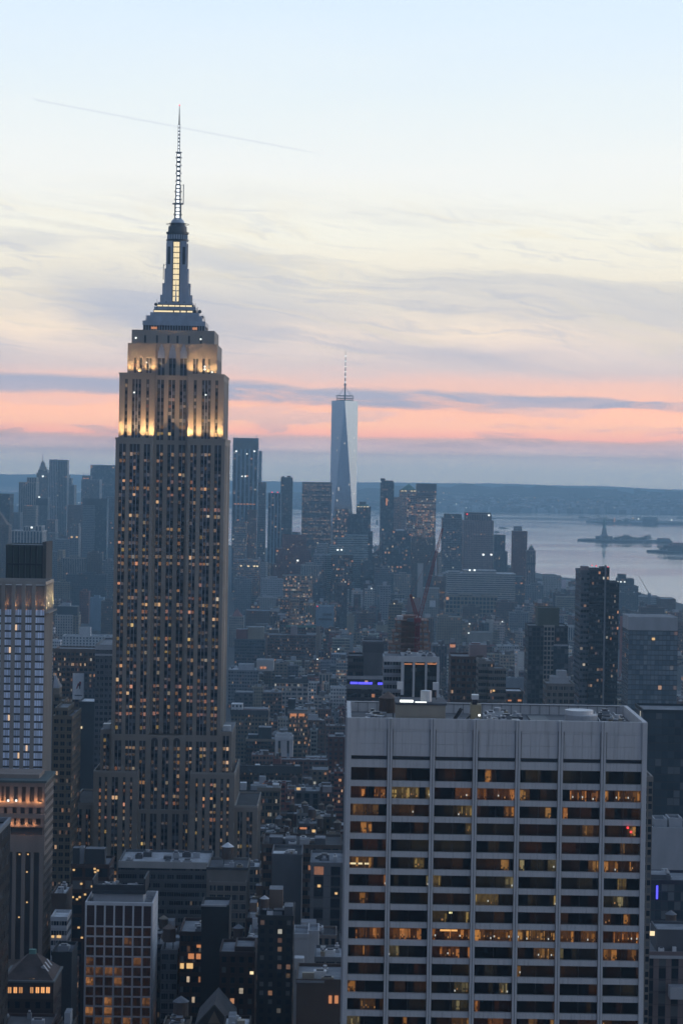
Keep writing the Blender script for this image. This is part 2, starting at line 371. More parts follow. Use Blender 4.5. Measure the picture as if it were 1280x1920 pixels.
def clutter(root, x0, x1, y0, y1, z, n, rr=R):
    """small machines, hatches and vents of one roof"""
    for k in range(n):
        w, d, h = rr.uniform(1.2, 4), rr.uniform(1.2, 4), rr.uniform(.8, 2.4)
        if x1-x0 < w+2 or y1-y0 < d+2: continue
        x, y = rr.uniform(x0+1, x1-w-1), rr.uniform(y0+1, y1-d-1)
        c = C[rr.choice(['silver', 'snow', 'gray', 'dkgray', 'tan', 'silver'])]
        m = MB(); m.box(x, x+w, y, y+d, z+.003, z+h, 'metalwork', c)
        if rr.random() < .6: m.box(x+w*.2, x+w*.8, y+d*.2, y+d*.8, z+h, z+h+.5, 'metalwork', C['dkgray'])
        if rr.random() < .4: m.lathe(x+w*.5, y+d*.5, [(w*.3, z+h), (w*.3, z+h+.9), (0, z+h+.9)], 'metalwork', C['silver'], n=10)
        m.build('roof_unit', root)

def B(name, label, cat, xl, xr, yt, D, dep, col, style='punched', litp=.1, bay=3.0, fh=3.6, yb=None, tiers=(), extras=(),
      roof='gray', par=1.0, group=None, n_units=0, z0=0.0):
    # a block whose foot meets the low roofs at row yb stands where a 20 m roof would meet that row
    Dspec = D; pc = (xl+xr)/2; fix = 1
    if yb and (430 <= pc < 645 and 1130 <= D < 4000 or pc < 216 and 1550 < D < 4000 or pc > 645 and yb < 1300 and 1600 < D < 4000) and name not in ('banner_building', 'grey_mass_building', 'wedge_roofed_shed'):
        D = max(D, min(4150+.1*(D-3000), 236*F/(yb-880-.017*(pc-640)))); fix = D/Dspec
    dark = .62 if Dspec < 1520 and not (isinstance(col, str) and col in ('white', 'silver', 'black')) else 1.0  # near walls darkened in their colour to stand in for deep-street shade
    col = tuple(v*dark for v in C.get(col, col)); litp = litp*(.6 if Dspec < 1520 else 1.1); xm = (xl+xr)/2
    Z = W(xm, yt, D)[1]; X0 = W(xl, yt, D)[0]; X1 = W(xr, yt, D)[0]; cx = (X0+X1)/2
    root = thing(name, label, cat, (cx, D, z0), group)
    def lx(px, py, dd=0): return W(px, py, D+dd)[0]-cx
    def lz(px, py, dd=0): return W(px, py, D+dd)[1]-z0
    x0, x1 = X0-cx, X1-cx; zt = Z-z0
    w = MB(); p = rect(x0, x1, 0, dep)
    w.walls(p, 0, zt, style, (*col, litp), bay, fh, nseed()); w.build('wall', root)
    r = MB(); r.flat(rect(x0+.3, x1-.3, .3, dep-.3), zt-.02, 'roofing', C.get(roof, roof)); r.build('roof', root)
    if par:
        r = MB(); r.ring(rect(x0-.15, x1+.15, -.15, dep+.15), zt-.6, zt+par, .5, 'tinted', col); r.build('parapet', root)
    for tr in tiers:
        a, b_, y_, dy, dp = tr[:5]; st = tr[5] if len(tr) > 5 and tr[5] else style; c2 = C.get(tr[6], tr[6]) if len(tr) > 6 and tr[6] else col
        lp = tr[7] if len(tr) > 7 else litp
        q = rect(lx(a, y_, dy), lx(b_, y_, dy), dy, dy+dp); z_ = lz((a+b_)/2, y_, dy)
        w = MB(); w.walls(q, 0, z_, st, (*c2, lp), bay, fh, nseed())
        wo_ = w.build('wall', root)
        r = MB(); r.flat(q, z_-.02, 'roofing', C.get(roof, roof)); r.ring(q, z_-.01, z_+.9, .45, 'tinted', c2); r.build('roof', root)
    for ex in extras:
        k = ex[0]
        if k == 'box':
            a, b_, y_, dy, dp, c2 = ex[1:7]; st = ex[7] if len(ex) > 7 else 'tinted'
            q = rect(lx(a, y_, dy), lx(b_, y_, dy), dy, dy+dp); z_ = lz((a+b_)/2, y_, dy); c2 = C.get(c2, c2)
            m = MB()
            zb = zt-.01 if z_ > zt else z_-4
            if st == 'tinted':
                for i in range(4):
                    s_, e_ = q[i], q[(i+1) % 4]; m.face([(s_[0], s_[1], zb), (e_[0], e_[1], zb), (e_[0], e_[1], z_), (s_[0], s_[1], z_)], 'tinted', c2)
            else: m.walls(q, zb, z_, st, (*c2, litp), bay, fh, nseed())
            m.flat(q, z_, 'roofing', C['gray'] if c2 != C['snow'] else C['snow']); m.build('bulkhead', root)
        elif k == 'tank':
            a, y_, r_ = ex[1:4]; dd = ex[4] if len(ex) > 4 else dep*.5
            add_tank(root, lx(a, y_, dd), dd, zt, r_, r_*2, 2.5, ex[5] if len(ex) > 5 else 'tan')
        elif k == 'lamp':
            a, y_, mt_, s_ = ex[1:5]; dy = ex[5] if len(ex) > 5 else -.4
            X_, Z_ = lx(a, y_, dy), lz(a, y_, dy); m = MB(); m.box(X_-s_, X_+s_, dy-.3, dy, Z_-s_*.8, Z_+s_*.8, mt_, bottom=True); m.build('lamp', root)
        elif k == 'strip':
            a, b_, y_, h_, mt_ = ex[1:6]; h_ *= fix; dy = ex[6] if len(ex) > 6 else -.35
            m = MB(); z_ = lz((a+b_)/2, y_, dy); u0, u1 = lx(a, y_, dy), lx(b_, y_, dy); nn = max(1, round((u1-u0)/(2.2+D*.0008))) if mt_ != 'blue_lamp' else 1; wd = (u1-u0)/nn
            for j_ in range(nn):
                if nn > 2 and R.random() < .15: continue
                g0 = .14*wd if nn > 1 else 0; hh_ = h_*R.uniform(.65, 1) if nn > 2 else h_
                m.box(u0+j_*wd+g0, u0+(j_+1)*wd-g0, dy-.2, dy, z_-h_/2, z_-h_/2+hh_, mt_, bottom=True)
            if m.f: m.build('light_strip', root)
        elif k == 'band':      # plain course or cornice proud of the wall
            a, b_, y_, h_, c2 = ex[1:6]; h_ *= fix; dy = ex[6] if len(ex) > 6 else -.5
            m = MB(); z_ = lz((a+b_)/2, y_, dy); m.box(lx(a, y_, dy), lx(b_, y_, dy), dy, dy+.6, z_-h_/2, z_+h_/2, 'tinted', C.get(c2, c2), bottom=True); m.build('cornice', root)
        elif k == 'pyr':
            a, b_, ye, ap, ay, c2 = ex[1:7]; dy = ex[7] if len(ex) > 7 else 0; dp = ex[8] if len(ex) > 8 else dep
            q = rect(lx(a, ye, dy), lx(b_, ye, dy), dy, dy+dp); z_ = lz((a+b_)/2, ye, dy)
            m = MB(); m.pyramid(q, z_, (lx(ap, ay, dy+dp/2), dy+dp/2, lz(ap, ay, dy+dp/2)), 'roofing', C.get(c2, c2)); m.build('pyramid_roof', root)
        elif k == 'mast':
            a, ya, yb_, r_ = ex[1:5]; dy = dep/2
            m = MB(); m.beam((lx(a, ya, dy), dy, lz(a, yb_, dy)), (lx(a, ya, dy), dy, lz(a, ya, dy)), r_, 'antenna_steel', r2=r_*.4, n=6); m.build('mast', root)
    if n_units: clutter(root, x0+.6, x1-.6, .6, dep-.6, zt, n_units)
    HAND.append((X0, X1, D, D+dep, min([xl]+[q[0] for q in tiers]), max([xr]+[q[1] for q in tiers]), D, yb if yb else yt+60, yt))
    return root

# ================================================================== setting: land and water
def struct(name, mb, kind='structure'): o = mb.build(name); o['kind'] = kind; return o
def land_mat():
    m, nt, b = mat('cityland'); tcn = nt.n('ShaderNodeTexCoord')
    n_ = nt.noise(tcn.outputs['Object'], .03, 6, .6)
    nt.L.new(nt.ramp(n_, [(.3, (.035, .037, .04, 1)), (.6, (.07, .07, .075, 1)), (.75, (.10, .10, .10, 1))]), b.inputs['Base Color'])
    b.inputs['Roughness'].default_value = .95; MT['cityland'] = m
    m, nt, b = mat('hillside'); tcn = nt.n('ShaderNodeTexCoord')
    n_ = nt.noise(tcn.outputs['Object'], .004, 8, .65)
    nt.L.new(nt.ramp(n_, [(.35, (.02, .03, .028, 1)), (.55, (.05, .055, .05, 1)), (.66, (.34, .34, .34, 1))]), b.inputs['Base Color'])
    b.inputs['Roughness'].default_value = 1; MT['hillside'] = m
    m, nt, b = mat('bay'); tcn = nt.n('ShaderNodeTexCoord')
    mp = nt.n('ShaderNodeMapping'); nt.L.new(tcn.outputs['Object'], mp.inputs[0]); mp.inputs['Scale'].default_value = (.35, 1, 1)
    n1_ = nt.noise(mp.outputs[0], .02, 5, .6); n2_ = nt.noise(mp.outputs[0], .0014, 6, .6, .8)
    b.inputs['Base Color'].default_value = (.84, .84, .82, 1); b.inputs['Metallic'].default_value = .85; b.inputs['IOR'].default_value = 1.4; b.inputs['Specular IOR Level'].default_value = .8
    nt.L.new(nt.m('ADD', .06, nt.m('MULTIPLY', nt.ss(n2_, .38, .62), .10)), b.inputs['Roughness'])
    bp = nt.n('ShaderNodeBump'); bp.inputs['Strength'].default_value = .08; bp.inputs['Distance'].default_value = .8
    nt.L.new(n1_, bp.inputs['Height']); nt.L.new(bp.outputs[0], b.inputs['Normal']); MT['bay'] = m
land_mat()
g = MB(); g.face([(-13000, -600, -3), (13000, -600, -3), (13000, 30300, -3), (-13000, 30300, -3)], 'bay'); struct('water', g)
SHORE = [(-4500, -500), (1600, -500), (1500, 2600), (980, 3600), (760, 4300), (690, 4800), (652, 5264), (606, 5843), (520, 6050), (470, 6700), (420, 7200),
         (250, 7560), (110, 7680), (-60, 7760), (-250, 7800), (-420, 8100), (-520, 9500), (-620, 12000), (-760, 14300), (-4500, 14600)]
g = MB(); g.face([(x, y, 0) for x, y in SHORE], 'cityland')
for k in range(len(SHORE)):
    p, q = SHORE[k], SHORE[(k+1) % len(SHORE)]; g.face([(p[0], p[1], -3.2), (q[0], q[1], -3.2), (q[0], q[1], 0), (p[0], p[1], 0)], 'cityland')
struct('ground', g)
AV = [(-118, 780), (-150, 1250), (-213, 1930), (-241, 2330), (-265, 2800)]
def avx(y):
    for (xa, ya), (xb, yb) in zip(AV, AV[1:]):
        if ya <= y <= yb: return xa+(xb-xa)*(y-ya)/(yb-ya)
    return None
g = MB()
for (xa, ya), (xb, yb) in zip(AV, AV[1:]):
    g.face([(xa-9, ya, .06), (xa+9, ya, .06), (xb+9, yb, .06), (xb-9, yb, .06)], 'asphalt')
    n = int((yb-ya)/12)
    for k in range(n):
        u = k/n; x = xa+(xb-xa)*u; y = ya+(yb-ya)*u
        for o_ in (-3, 3): g.face([(x+o_-.08, y, .07), (x+o_+.08, y, .07), (x+o_+.08, y+3, .07), (x+o_-.08, y+3, .07)], 'white_paint')
struct('avenue', g)
g = MB()
for (xa, ya), (xb, yb) in zip(AV, AV[1:]):
    for s_ in (-1, 1):
        a, b_ = sorted((s_*9, s_*13))
        g.face([(xa+a, ya, .18), (xa+b_, ya, .18), (xb+b_, yb, .18), (xb+a, yb, .18)], 'concrete')
        g.face([(xa+s_*9, ya, .0), (xb+s_*9, yb, .0), (xb+s_*9, yb, .18), (xa+s_*9, ya, .18)], 'concrete')
struct('pavement', g)
def interp(pts, x):
    if x <= pts[0][0]: return pts[0][1]
    for (a, u), (b_, v) in zip(pts, pts[1:]):
        if x <= b_:
            k = (x-a)/(b_-a); k = k*k*(3-2*k); return u+(v-u)*k
    return pts[-1][1]
from mathutils import noise as MN
def strip_terrain(name, px0, px1, ynear, ytop, Dn, Dt, Db, n=140, rough=.08, seed=0):
    """land strip whose near shore and skyline pass through given photo heights"""
    rows = [0, .08, .25, .5, .75, 1.0, 1.5]; g_ = MB(); P = []
    for i in range(n+1):
        px = px0+(px1-px0)*i/n; eye = 880+.017*(px-640)
        yn = interp(ynear, px); Dn_ = EYE*F/(yn-eye+ .01)+0 if Dn is None else Dn
        yt_ = interp(ytop, px); zt = EYE-(yt_-eye)*Dt/F
        col_ = []
        for r_ in rows:
            D = Dn_+(Dt-Dn_)*min(r_, 1) if r_ <= 1 else Dt+(Db-Dt)
            k = 0 if r_ == 0 else (r_**.8 if r_ <= 1 else .2)
            z = zt*k if r_ else -4
            if r_ == .08: z = 3
            nz = MN.fractal(Vector((px*.02+seed, r_*3, seed)), 1, 2, 4)
            z *= 1+rough*nz
            x = (px-640)/F*D+.017*( (yt_-960) )/F*D
            col_.append((x, D+nz*120*(1 if 0 < r_ < 1.2 else .6), z))
        P.append(col_)
    for i in range(n):
        for j in range(len(rows)-1):
            g_.face([P[i][j], P[i+1][j], P[i+1][j+1], P[i][j+1]], 'hillside', smooth=True)
    return struct(name, g_)
strip_terrain('far_hills', -150, 1440, [(0, 905), (640, 915), (1280, 925)], [(0, 889), (300, 891), (450, 902), (640, 904), (900, 906), (1100, 911), (1280, 918)], 27000, 29000, 30000, seed=3, rough=.04)
strip_terrain('far_shore', -150, 1440, [(0, 937), (640, 951), (820, 958), (1100, 964), (1280, 968)],
              [(0, 922), (430, 926), (560, 922), (660, 921), (700, 915), (740, 911), (950, 911), (1090, 915), (1200, 922), (1280, 923)], 15600, 17600, 18600, seed=8, rough=.15, n=320)
def island(name, px0, px1, D, wid, hgt, seed):
    g_ = MB(); xa = W(px0, 1000, D)[0]; xb = W(px1, 1000, D)[0]; n = 36; top = []
    for k in range(n):
        a = 2*math.pi*k/n; x = (xa+xb)/2+(xb-xa)/2*math.copysign(abs(math.cos(a))**.8, math.cos(a))
        y = D+wid/2+math.sin(a)*wid/2*(1+.25*math.sin(a*3+seed)); top.append((x, y))
    for k in range(n):
        p, q = top[k], top[(k+1) % n]; g_.face([(p[0], p[1], -4), (q[0], q[1], -4), (q[0], q[1], hgt), (p[0], p[1], hgt)], 'hillside')
    g_.face([(x, y, hgt) for x, y in top], 'hillside'); struct(name, g_); return (xa, xb)
island('statue_island', 1088, 1268, 9250, 260, 3, 1)
island('near_island', 1219, 1420, 8050, 200, 3, 2)
island('harbour_spit', 1106, 1480, 12700, 500, 3, 4)
# waterside trees (bare winter crowns that read as one mass)
def tree_mass(name, px0, px1, D, h0, h1, n, seed, label, dep=120):
    rr = random.Random(seed); g_ = MB(); xa = W(px0, 1000, D)[0]; xb = W(px1, 1000, D)[0]
    for k in range(n):
        x = rr.uniform(xa, xb); y = D+rr.uniform(10, dep); h = rr.uniform(h0, h1)*(.7+.3*math.sin((x-xa)/(xb-xa)*9+seed)); r = h*.4
        g_.beam((x, y, 2), (x, y, h*.5), .5, 'woods', r2=.2)
        for q in range(16):
            u = rr.gauss(0, .45)*r; v = rr.gauss(0, .45)*r; z = 3+h*.6+rr.gauss(0, .2)*h; s_ = rr.uniform(.6, 1.8)
            g_.face([(x+u-s_, y+v, z-s_), (x+u+s_, y+v+s_*.5, z-s_*.6), (x+u+s_*.7, y+v, z+s_), (x+u-s_*.6, y+v-s_*.4, z+s_*.8)], 'woods')
    o = g_.build(name); tag(o, label, 'trees', None, 'stuff')
tree_mass('island_trees', 1155, 1222, 9290, 12, 26, 90, 5, 'bare grey trees on the island beside the robed statue')
tree_mass('shore_trees', 1238, 1330, 8070, 12, 24, 90, 6, 'dark trees on the nearest harbour island')
tree_mass('spit_trees', 1110, 1235, 12760, 16, 34, 120, 7, 'low dark trees on the far harbour spit', 300)

# ================================================================== the stone skyscraper
ESB_D = 1216.0; ex_, _z = W(318.5, 900, ESB_D)
esb = thing('stone_skyscraper', 'tall limestone skyscraper with lit setbacks and illuminated mast, tallest building in the picture', 'skyscraper', (ex_, ESB_D, 0))
LIM = (.40, .36, .32); PANES = []
rw = random.Random(5)
FLOORP = {}
def floor_p(k):
    if k not in FLOORP: FLOORP[k] = rw.choice([.05, .10, .15, .25, .38, .6, .85, .12, .2, .3])
    return FLOORP[k]
FLOORC = [(1, .5, .25)]; FC = random.Random(77)
def lit_colour(rr, dim=1.0):
    c = FLOORC[0] if rr.random() < .65 else rr.choice([(1, .48, .20), (1, .56, .28), (1, .64, .34), (1, .42, .22), (.9, .72, .5)]); s = rr.uniform(.05, .28)*dim
    if rr.random() < .05: s = .65
    return (c[0]*s, c[1]*s, c[2]*s)
def esb_face(mb, xs, x0, x1, z0, z1, yf, fh=3.45, rec=.55, side=None, dim=1.0, wz0=None, wz1=None):
    """piers between window strips, recessed spandrels, real panes. side=None: faces the camera; side=+1/-1: faces +X/-X at x=yf"""
    def P(u, d, z):          # u along the wall, d depth inward
        if side is None: return (u, yf+d, z)
        return (yf-side*d, u if side > 0 else u, z)
    def quad(u0, u1, d, a, b, mat_, lit=(0, 0, 0), col=(.03, .035, .045, 0)):
        pts = [P(u0, d, a), P(u1, d, a), P(u1, d, b), P(u0, d, b)]
        if side == -1: pts = pts[::-1]
        return pts, mat_, col, lit
    xs = sorted(xs); edges = [x0]+[e for s_ in xs for e in s_[:2]]+[x1]
    wz0 = z0 if wz0 is None else wz0; wz1 = z1-2.2 if wz1 is None else wz1
    for k in range(0, len(edges), 2):          # piers
        p, mt_, c_, l_ = quad(edges[k], edges[k+1], 0, z0, z1, 'limestone'); mb.face(p, mt_)
    for (a, b, n) in xs:
        for e, o_ in ((a, 1), (b, -1)):        # reveals
            mb.face([P(e, 0, wz0), P(e, rec, wz0), P(e, rec, wz1), P(e, 0, wz1)], 'limestone')
        if wz1 < z1-.01: mb.face(quad(a, b, 0, wz1, z1, 0)[0], 'limestone'); mb.face([P(a, 0, wz1), P(b, 0, wz1), P(b, rec, wz1), P(a, rec, wz1)], 'limestone')
        if wz0 > z0+.01: mb.face(quad(a, b, 0, z0, wz0, 0)[0], 'limestone')
        mb.face(quad(a, b, rec, wz0, wz1, 0)[0], 'spandrel')
        wd_ = (b-a)/n
        for k in range(1, n):                   # slim mullion strips
            u = a+wd_*k; mb.face(quad(u-.14, u+.14, rec-.3, wz0, wz1, 0)[0], 'aluminium')
        f0 = int(math.ceil(wz0/fh)); f1 = int(wz1/fh)
        for f_ in range(f0, f1):
            zz = f_*fh; pr = floor_p(f_); FLOORC[0] = [(1, .50, .22), (1, .58, .26), (1, .62, .36), (1, .44, .27), (1, .66, .22)][(f_*7+f_//3) % 5]
            for k in range(n):
                u0 = a+wd_*k+.2; u1 = a+wd_*(k+1)-.2
                if rw.random() < pr: l = lit_colour(rw, dim)
                elif rw.random() < .35: l = (.055, .038, .028)
                else: l = (0, 0, 0)
                c_ = (.20, .21, .23, 0) if rw.random() < .28 else (.012, .016, .022, 0)
                h_ = rw.choice([1.8, 1.7, 1.5, 1.2]) if l[0] > .05 else 1.9
                PANES.append((quad(u0, u1, rec-.06, zz+.75+1.9-h_, zz+2.65, 'pane')[0], c_, l, side))
def sym(l): return sorted([(-b, -a, n) for a, b, n in l if a > 0]+list(l))
S_SHAFT = [(22.3, 25.7, 2), (15.3, 20.4, 3), (10.1, 13.3, 2)]; S_C = [(3.9, 7.3, 2), (-1.7, 1.7, 2)]
SIDE = [(u, u+4.2, 3) for u in (4, 12, 20, 36, 44, 52)]
def tier(hw, y0, y1, z0, z1, strips, centre=None, sides=True, roof=True, **kw):
    """one setback of the tower; centre = half-width and depth of the recessed middle bay"""
    mb = MB(); L = [s_ for s_ in sym(strips)]
    if centre:
        ch, cdp = centre
        esb_face(mb, [s_ for s_ in L if s_[1] < -ch], -hw, -ch, z0, z1, y0, **kw)
        esb_face(mb, [s_ for s_ in L if s_[0] > ch], ch, hw, z0, z1, y0, **kw)
        esb_face(mb, [s_ for s_ in L if abs(s_[0]+s_[1])/2 < ch], -ch, ch, z0, z1, y0+cdp, **kw)
        for s_ in (-1, 1): mb.face([(s_*ch, y0, z0), (s_*ch, y0+cdp, z0), (s_*ch, y0+cdp, z1), (s_*ch, y0, z1)], 'limestone')
    else: esb_face(mb, L, -hw, hw, z0, z1, y0, **kw)
    dep = y1-y0; sc_ = dep/60
    if sides:
        kk = dict(kw)
        esb_face(mb, [(y0+a*sc_, y0+b*sc_, n) for a, b, n in SIDE], y0, y1, z0, z1, hw, side=1, **kk)
        esb_face(mb, [(y0+a*sc_, y0+b*sc_, n) for a, b, n in SIDE], y0, y1, z0, z1, -hw, side=-1, **kk)
    else:
        for s_ in (-1, 1): mb.face([(s_*hw, y0, z0), (s_*hw, y1, z0), (s_*hw, y1, z1), (s_*hw, y0, z1)], 'limestone')
    mb.face([(-hw, y1, z0), (hw, y1, z0), (hw, y1, z1), (-hw, y1, z1)], 'limestone')
    mb.build('wall', esb)
    if roof:
        m = MB()
        if centre:
            m.flat([(-hw, y0), (-centre[0], y0), (-centre[0], y0+centre[1]), (centre[0], y0+centre[1]), (centre[0], y0), (hw, y0), (hw, y1), (-hw, y1)], z1, 'roofing', C['gray'])
        else: m.flat(rect(-hw, hw, y0, y1), z1, 'roofing', C['gray'])
        m.build('roof', esb)
def coping(hw, y0, y1, z, ch=None, cdp=0):
    m = MB()
    segs = [(-hw, hw, y0)] if not ch else [(-hw, -ch, y0), (ch, hw, y0)]
    for a, b, y in segs[1:]:
        q = MB(); q.box(a-.25, b+.25, y-.25, y+.5, z, z+1.0, 'limestone'); q.build('parapet', esb)
    for a, b, y in segs[:1]: m.box(a-.25, b+.25, y-.25, y+.5, z, z+1.0, 'limestone')
    m.build('parapet', esb)
    for s_ in (-1, 1):
        m = MB(); a, b = sorted((s_*hw-s_*.5, s_*hw+s_*.25)); m.box(a, b, y0+.5, y1, z, z+1.0, 'limestone'); m.build('parapet', esb)
# shaft, from the base block to the 81st floor setback
tier(27.5, 0, 56, 122.7, 271.2, S_SHAFT+S_C, centre=(8.6, 4.6), roof=True)
coping(27.5, 0, 56, 271.2, 8.6)
tier(27.5, .02, 56, 85, 122.7, S_SHAFT+S_C, sides=True, roof=False, wz1=119.5)
tier(26.3, 2.2, 54, 271.2, 303.9, [(22.0, 23.5, 1), (15.3, 19.8, 3), (11.2, 12.7, 1)]+S_C, centre=(8.4, 2.0))
coping(26.3, 2.2, 54, 303.9, 8.4)
tier(22.6, 5.0, 51, 303.9, 320.0, [(18.0, 19.2, 1), (15.2, 16.4, 1), (10.4, 13.0, 2)]+S_C, centre=(8.2, 1.0), wz1=312.6)
tier(20.9, 7.5, 49, 320.0, 326.9, [(13.6, 14.6, 1), (7.6, 8.6, 1), (1.8, 2.8, 1)], wz0=320.3, wz1=324.2, sides=False)
# central shaft strips run on to ornamental caps
for cx in (-5.6, 0, 5.6):
    m = MB()
    for k, (w_, h0, h1) in enumerate([(1.7, 312.7, 316.4), (1.1, 316.4, 318.3), (.5, 318.3, 319.5)]): m.box(cx-w_, cx+w_, 5.75-k*.04, 6.1, h0, h1, 'aluminium')
    m.build('ornament', esb)
# arched heads over the low central windows
for cx in (-5.6, 0, 5.6):
    m = MB(); pts = [(cx+1.7*math.cos(a), -.04, 119.5+1.7*math.sin(a)) for a in [math.pi*k/10 for k in range(11)]]
    m.face(pts, 'spandrel'); m.build('arch', esb)
# lower wings
for s_ in (-1, 1):
    mb = MB(); a, b = sorted((s_*27.5, s_*33.2)); q = sorted((s_*28.6, s_*31.8))
    esb_face(mb, [(q[0], q[1], 2)], a, b, 85, 124.5, 3); esb_face(mb, [(8+6*k, 11+6*k, 2) for k in range(6)], 3, 50, 85, 124.5, s_*33.2, side=s_)
    mb.face([(a, 50, 85), (b, 50, 85), (b, 50, 124.5), (a, 50, 124.5)], 'limestone')
    mb.build('wall', esb); m = MB(); m.flat(rect(a, b, 3, 50), 124.5, 'roofing', C['gray']); m.box(a+1, b-1, 6, 12, 124.5, 127, 'metalwork', C['snow']); m.build('roof', esb)
    mb = MB(); a, b = sorted((s_*12.9, s_*35.4)); L = [(15.8, 17.0, 1), (19.3, 20.6, 1), (23, 26.2, 2), (28.4, 29.7, 1), (31.4, 32.7, 1)]
    L = [(min(s_*u, s_*v), max(s_*u, s_*v), n) for u, v, n in L]
    esb_face(mb, L, a, b, 0, 104, -7); esb_face(mb, [(-4+6*k, -1+6*k, 2) for k in range(9)], -7, 52, 0, 104, s_*35.4, side=s_)
    mb.face([(s_*12.9, -7, 0), (s_*12.9, 0, 0), (s_*12.9, 0, 104), (s_*12.9, -7, 104)], 'limestone')
    mb.build('wall', esb); m = MB(); m.flat(rect(a, b, -7, 0), 104, 'roofing', C['gray']); m.ring(rect(a, b, -7, 52), 103.99, 104.9, .5, 'tinted', LIM); m.build('roof', esb)
    mb = MB(); a, b = sorted((s_*35.4, s_*47)); L = [(37, 39.4, 2), (41.4, 44.4, 2)]
    L = [(min(s_*u, s_*v), max(s_*u, s_*v), n) for u, v, n in L]
    esb_face(mb, L, a, b, 0, 87, -3); esb_face(mb, [(0+6*k, 3+6*k, 2) for k in range(8)], -3, 50, 0, 87, s_*47, side=s_)
    mb.build('wall', esb); m = MB(); m.flat(rect(a, b, -3, 50), 87, 'roofing', C['tar']); m.ring(rect(a, b, -3, 50), 86.99, 88, .5, 'tinted', LIM); m.build('roof', esb)
mb = MB(); esb_face(mb, sym([(9.3, 11.8, 2)]+S_C), -12.9, 12.9, 0, 85, -.6); mb.build('wall', esb)
# panes: the hundred nearest the lit top as parts, the rest in one
front = [p for p in PANES if p[3] is None]; other = [p for p in PANES if p[3] is not None]
front.sort(key=lambda p: -p[2][0]*100-p[0][0][2])
for pts, c_, l, _ in front[:95]:
    m = MB(); m.face(pts, 'pane', c_, l); m.build('window', esb)
m = MB()
for pts, c_, l, _ in front[95:]+other: m.face(pts, 'pane', c_, l)
m.build('window_panes', esb)['kind'] = 'stuff'
# observation floors and mast
YC = 28
def cbox(hw, hd, z0, z1, mt_, name, col=(.5, .5, .5, 0), par=esb):
    m = MB(); m.box(-hw, hw, YC-hd, YC+hd, z0, z1, mt_, col, bottom=True); return m.build(name, par)
cbox(15.6, 15, 326.9, 329.6, 'spandrel', 'deck_glazing')
m = MB()
for k in range(24): x = -15.6+31.2*k/23; m.box(x-.12, x+.12, YC-15.25, YC-15, 326.9, 329.6, 'aluminium')
m.build('mullions', esb)
for a, b in ((-11.5, -8.6), (9.4, 11.8)):
    m = MB(); m.box(a, b, YC-15.4, YC-15.26, 327.6, 328.8, 'orange_lamp', bottom=True); m.build('deck_light', esb)
cbox(15.9, 15.4, 329.6, 331.9, 'aluminium', 'deck_roof'); cbox(14.2, 14, 331.9, 334.6, 'aluminium', 'deck_roof')
cbox(12.4, 12, 334.6, 336.4, 'aluminium', 'deck_roof'); cbox(10.9, 10.8, 336.4, 337.8, 'dark_steel', 'lit_storey'); cbox(10.6, 10.4, 337.8, 339.4, 'aluminium', 'deck_roof')
cbox(9.3, 9.2, 339.4, 340.7, 'dark_steel', 'lit_storey'); cbox(8.9, 8.6, 340.7, 341.8, 'aluminium', 'deck_roof')
for (z0, z1, hd, L) in ((336.65, 337.4, 10.8, [(-10.6, -.9), (-.3, 2.4), (3.1, 5.6), (6.3, 9.0)]), (339.6, 340.3, 9.2, [(-9, -6.6), (-6.2, -3.6), (-3.2, -.2), (0.1, 2.2), (2.6, 5.2), (5.5, 8.6)])):
    for a, b in L:
        m = MB(); m.box(a, b, YC-hd-.15, YC-hd-.01, z0, z1, 'mast_light', bottom=True); m.build('lit_window', esb)
# mast shaft: octagonal core, four stepped buttress wings
m = MB(); m.lathe(0, YC, [(5.3, 341.8), (4.9, 374)], 'aluminium', n=8, smooth=False); m.build('mast_shaft', esb)
for k, (ux, uy) in enumerate(((1, 0), (-1, 0), (0, 1), (0, -1))):
    m = MB()
    for r0, r1, z0, z1 in ((4.6, 8.2, 341.8, 346), (4.6, 7.2, 346, 352), (4.6, 6.2, 352, 359.5), (4.6, 5.5, 359.5, 372.5)):
        if ux: a, b = sorted((ux*r0, ux*r1)); m.box(a, b, YC-2.2, YC+2.2, z0, z1, 'aluminium')
        elif uy > 0: m.box(-2.2, 2.2, YC+r0, YC+r1, z0, z1, 'aluminium')
    if m.f: m.build('buttress', esb)
for s_ in (-1, 1):
    m = MB()
    for (w0, w1, za, zb) in ((1.9, 7.6, 341.8, 345), (1.9, 6.7, 345, 350), (1.9, 5.9, 350, 358), (1.9, 5.15, 358, 373.4)):
        a, b = sorted((s_*w0, s_*w1)); m.box(a, b, YC-5.3, YC-2.5, za, zb, 'aluminium')
    m.build('buttress', esb)
    m = MB(); a, b = sorted((s_*3.1, s_*4.5)); m.box(a, b, YC-5.42, YC-5.3, 361.5, 370.5, 'dark_steel'); m.build('vent_slot', esb)
m = MB(); m.box(-1.9, 1.9, YC-5.0, YC-4.4, 341.8, 373.6, 'dark_steel'); m.build('window_frame', esb)
for k in range(11):
    m = MB(); z = 342.6+k*2.8
    for j in range(4): m.box(-1.5+j*.76, -1.5+j*.76+.66, YC-5.12, YC-5.01, z, z+2.35, 'mast_light')
    m.build('mast_window', esb)
m = MB(); m.box(4.75, 4.9, YC-2.0, YC+2, 360.5, 373, 'mast_light'); m.build('side_mast_window', esb)
m = MB(); m.lathe(0, YC, [(5.6, 373.6), (5.7, 374.2), (4.8, 374.3), (4.8, 377.2), (5.7, 377.3), (5.7, 378.1), (4.9, 378.3), (4.7, 381.2), (3.8, 381.8), (3.8, 382.6)], 'dark_steel', n=24); m.build('observation_drum', esb)
m = MB()
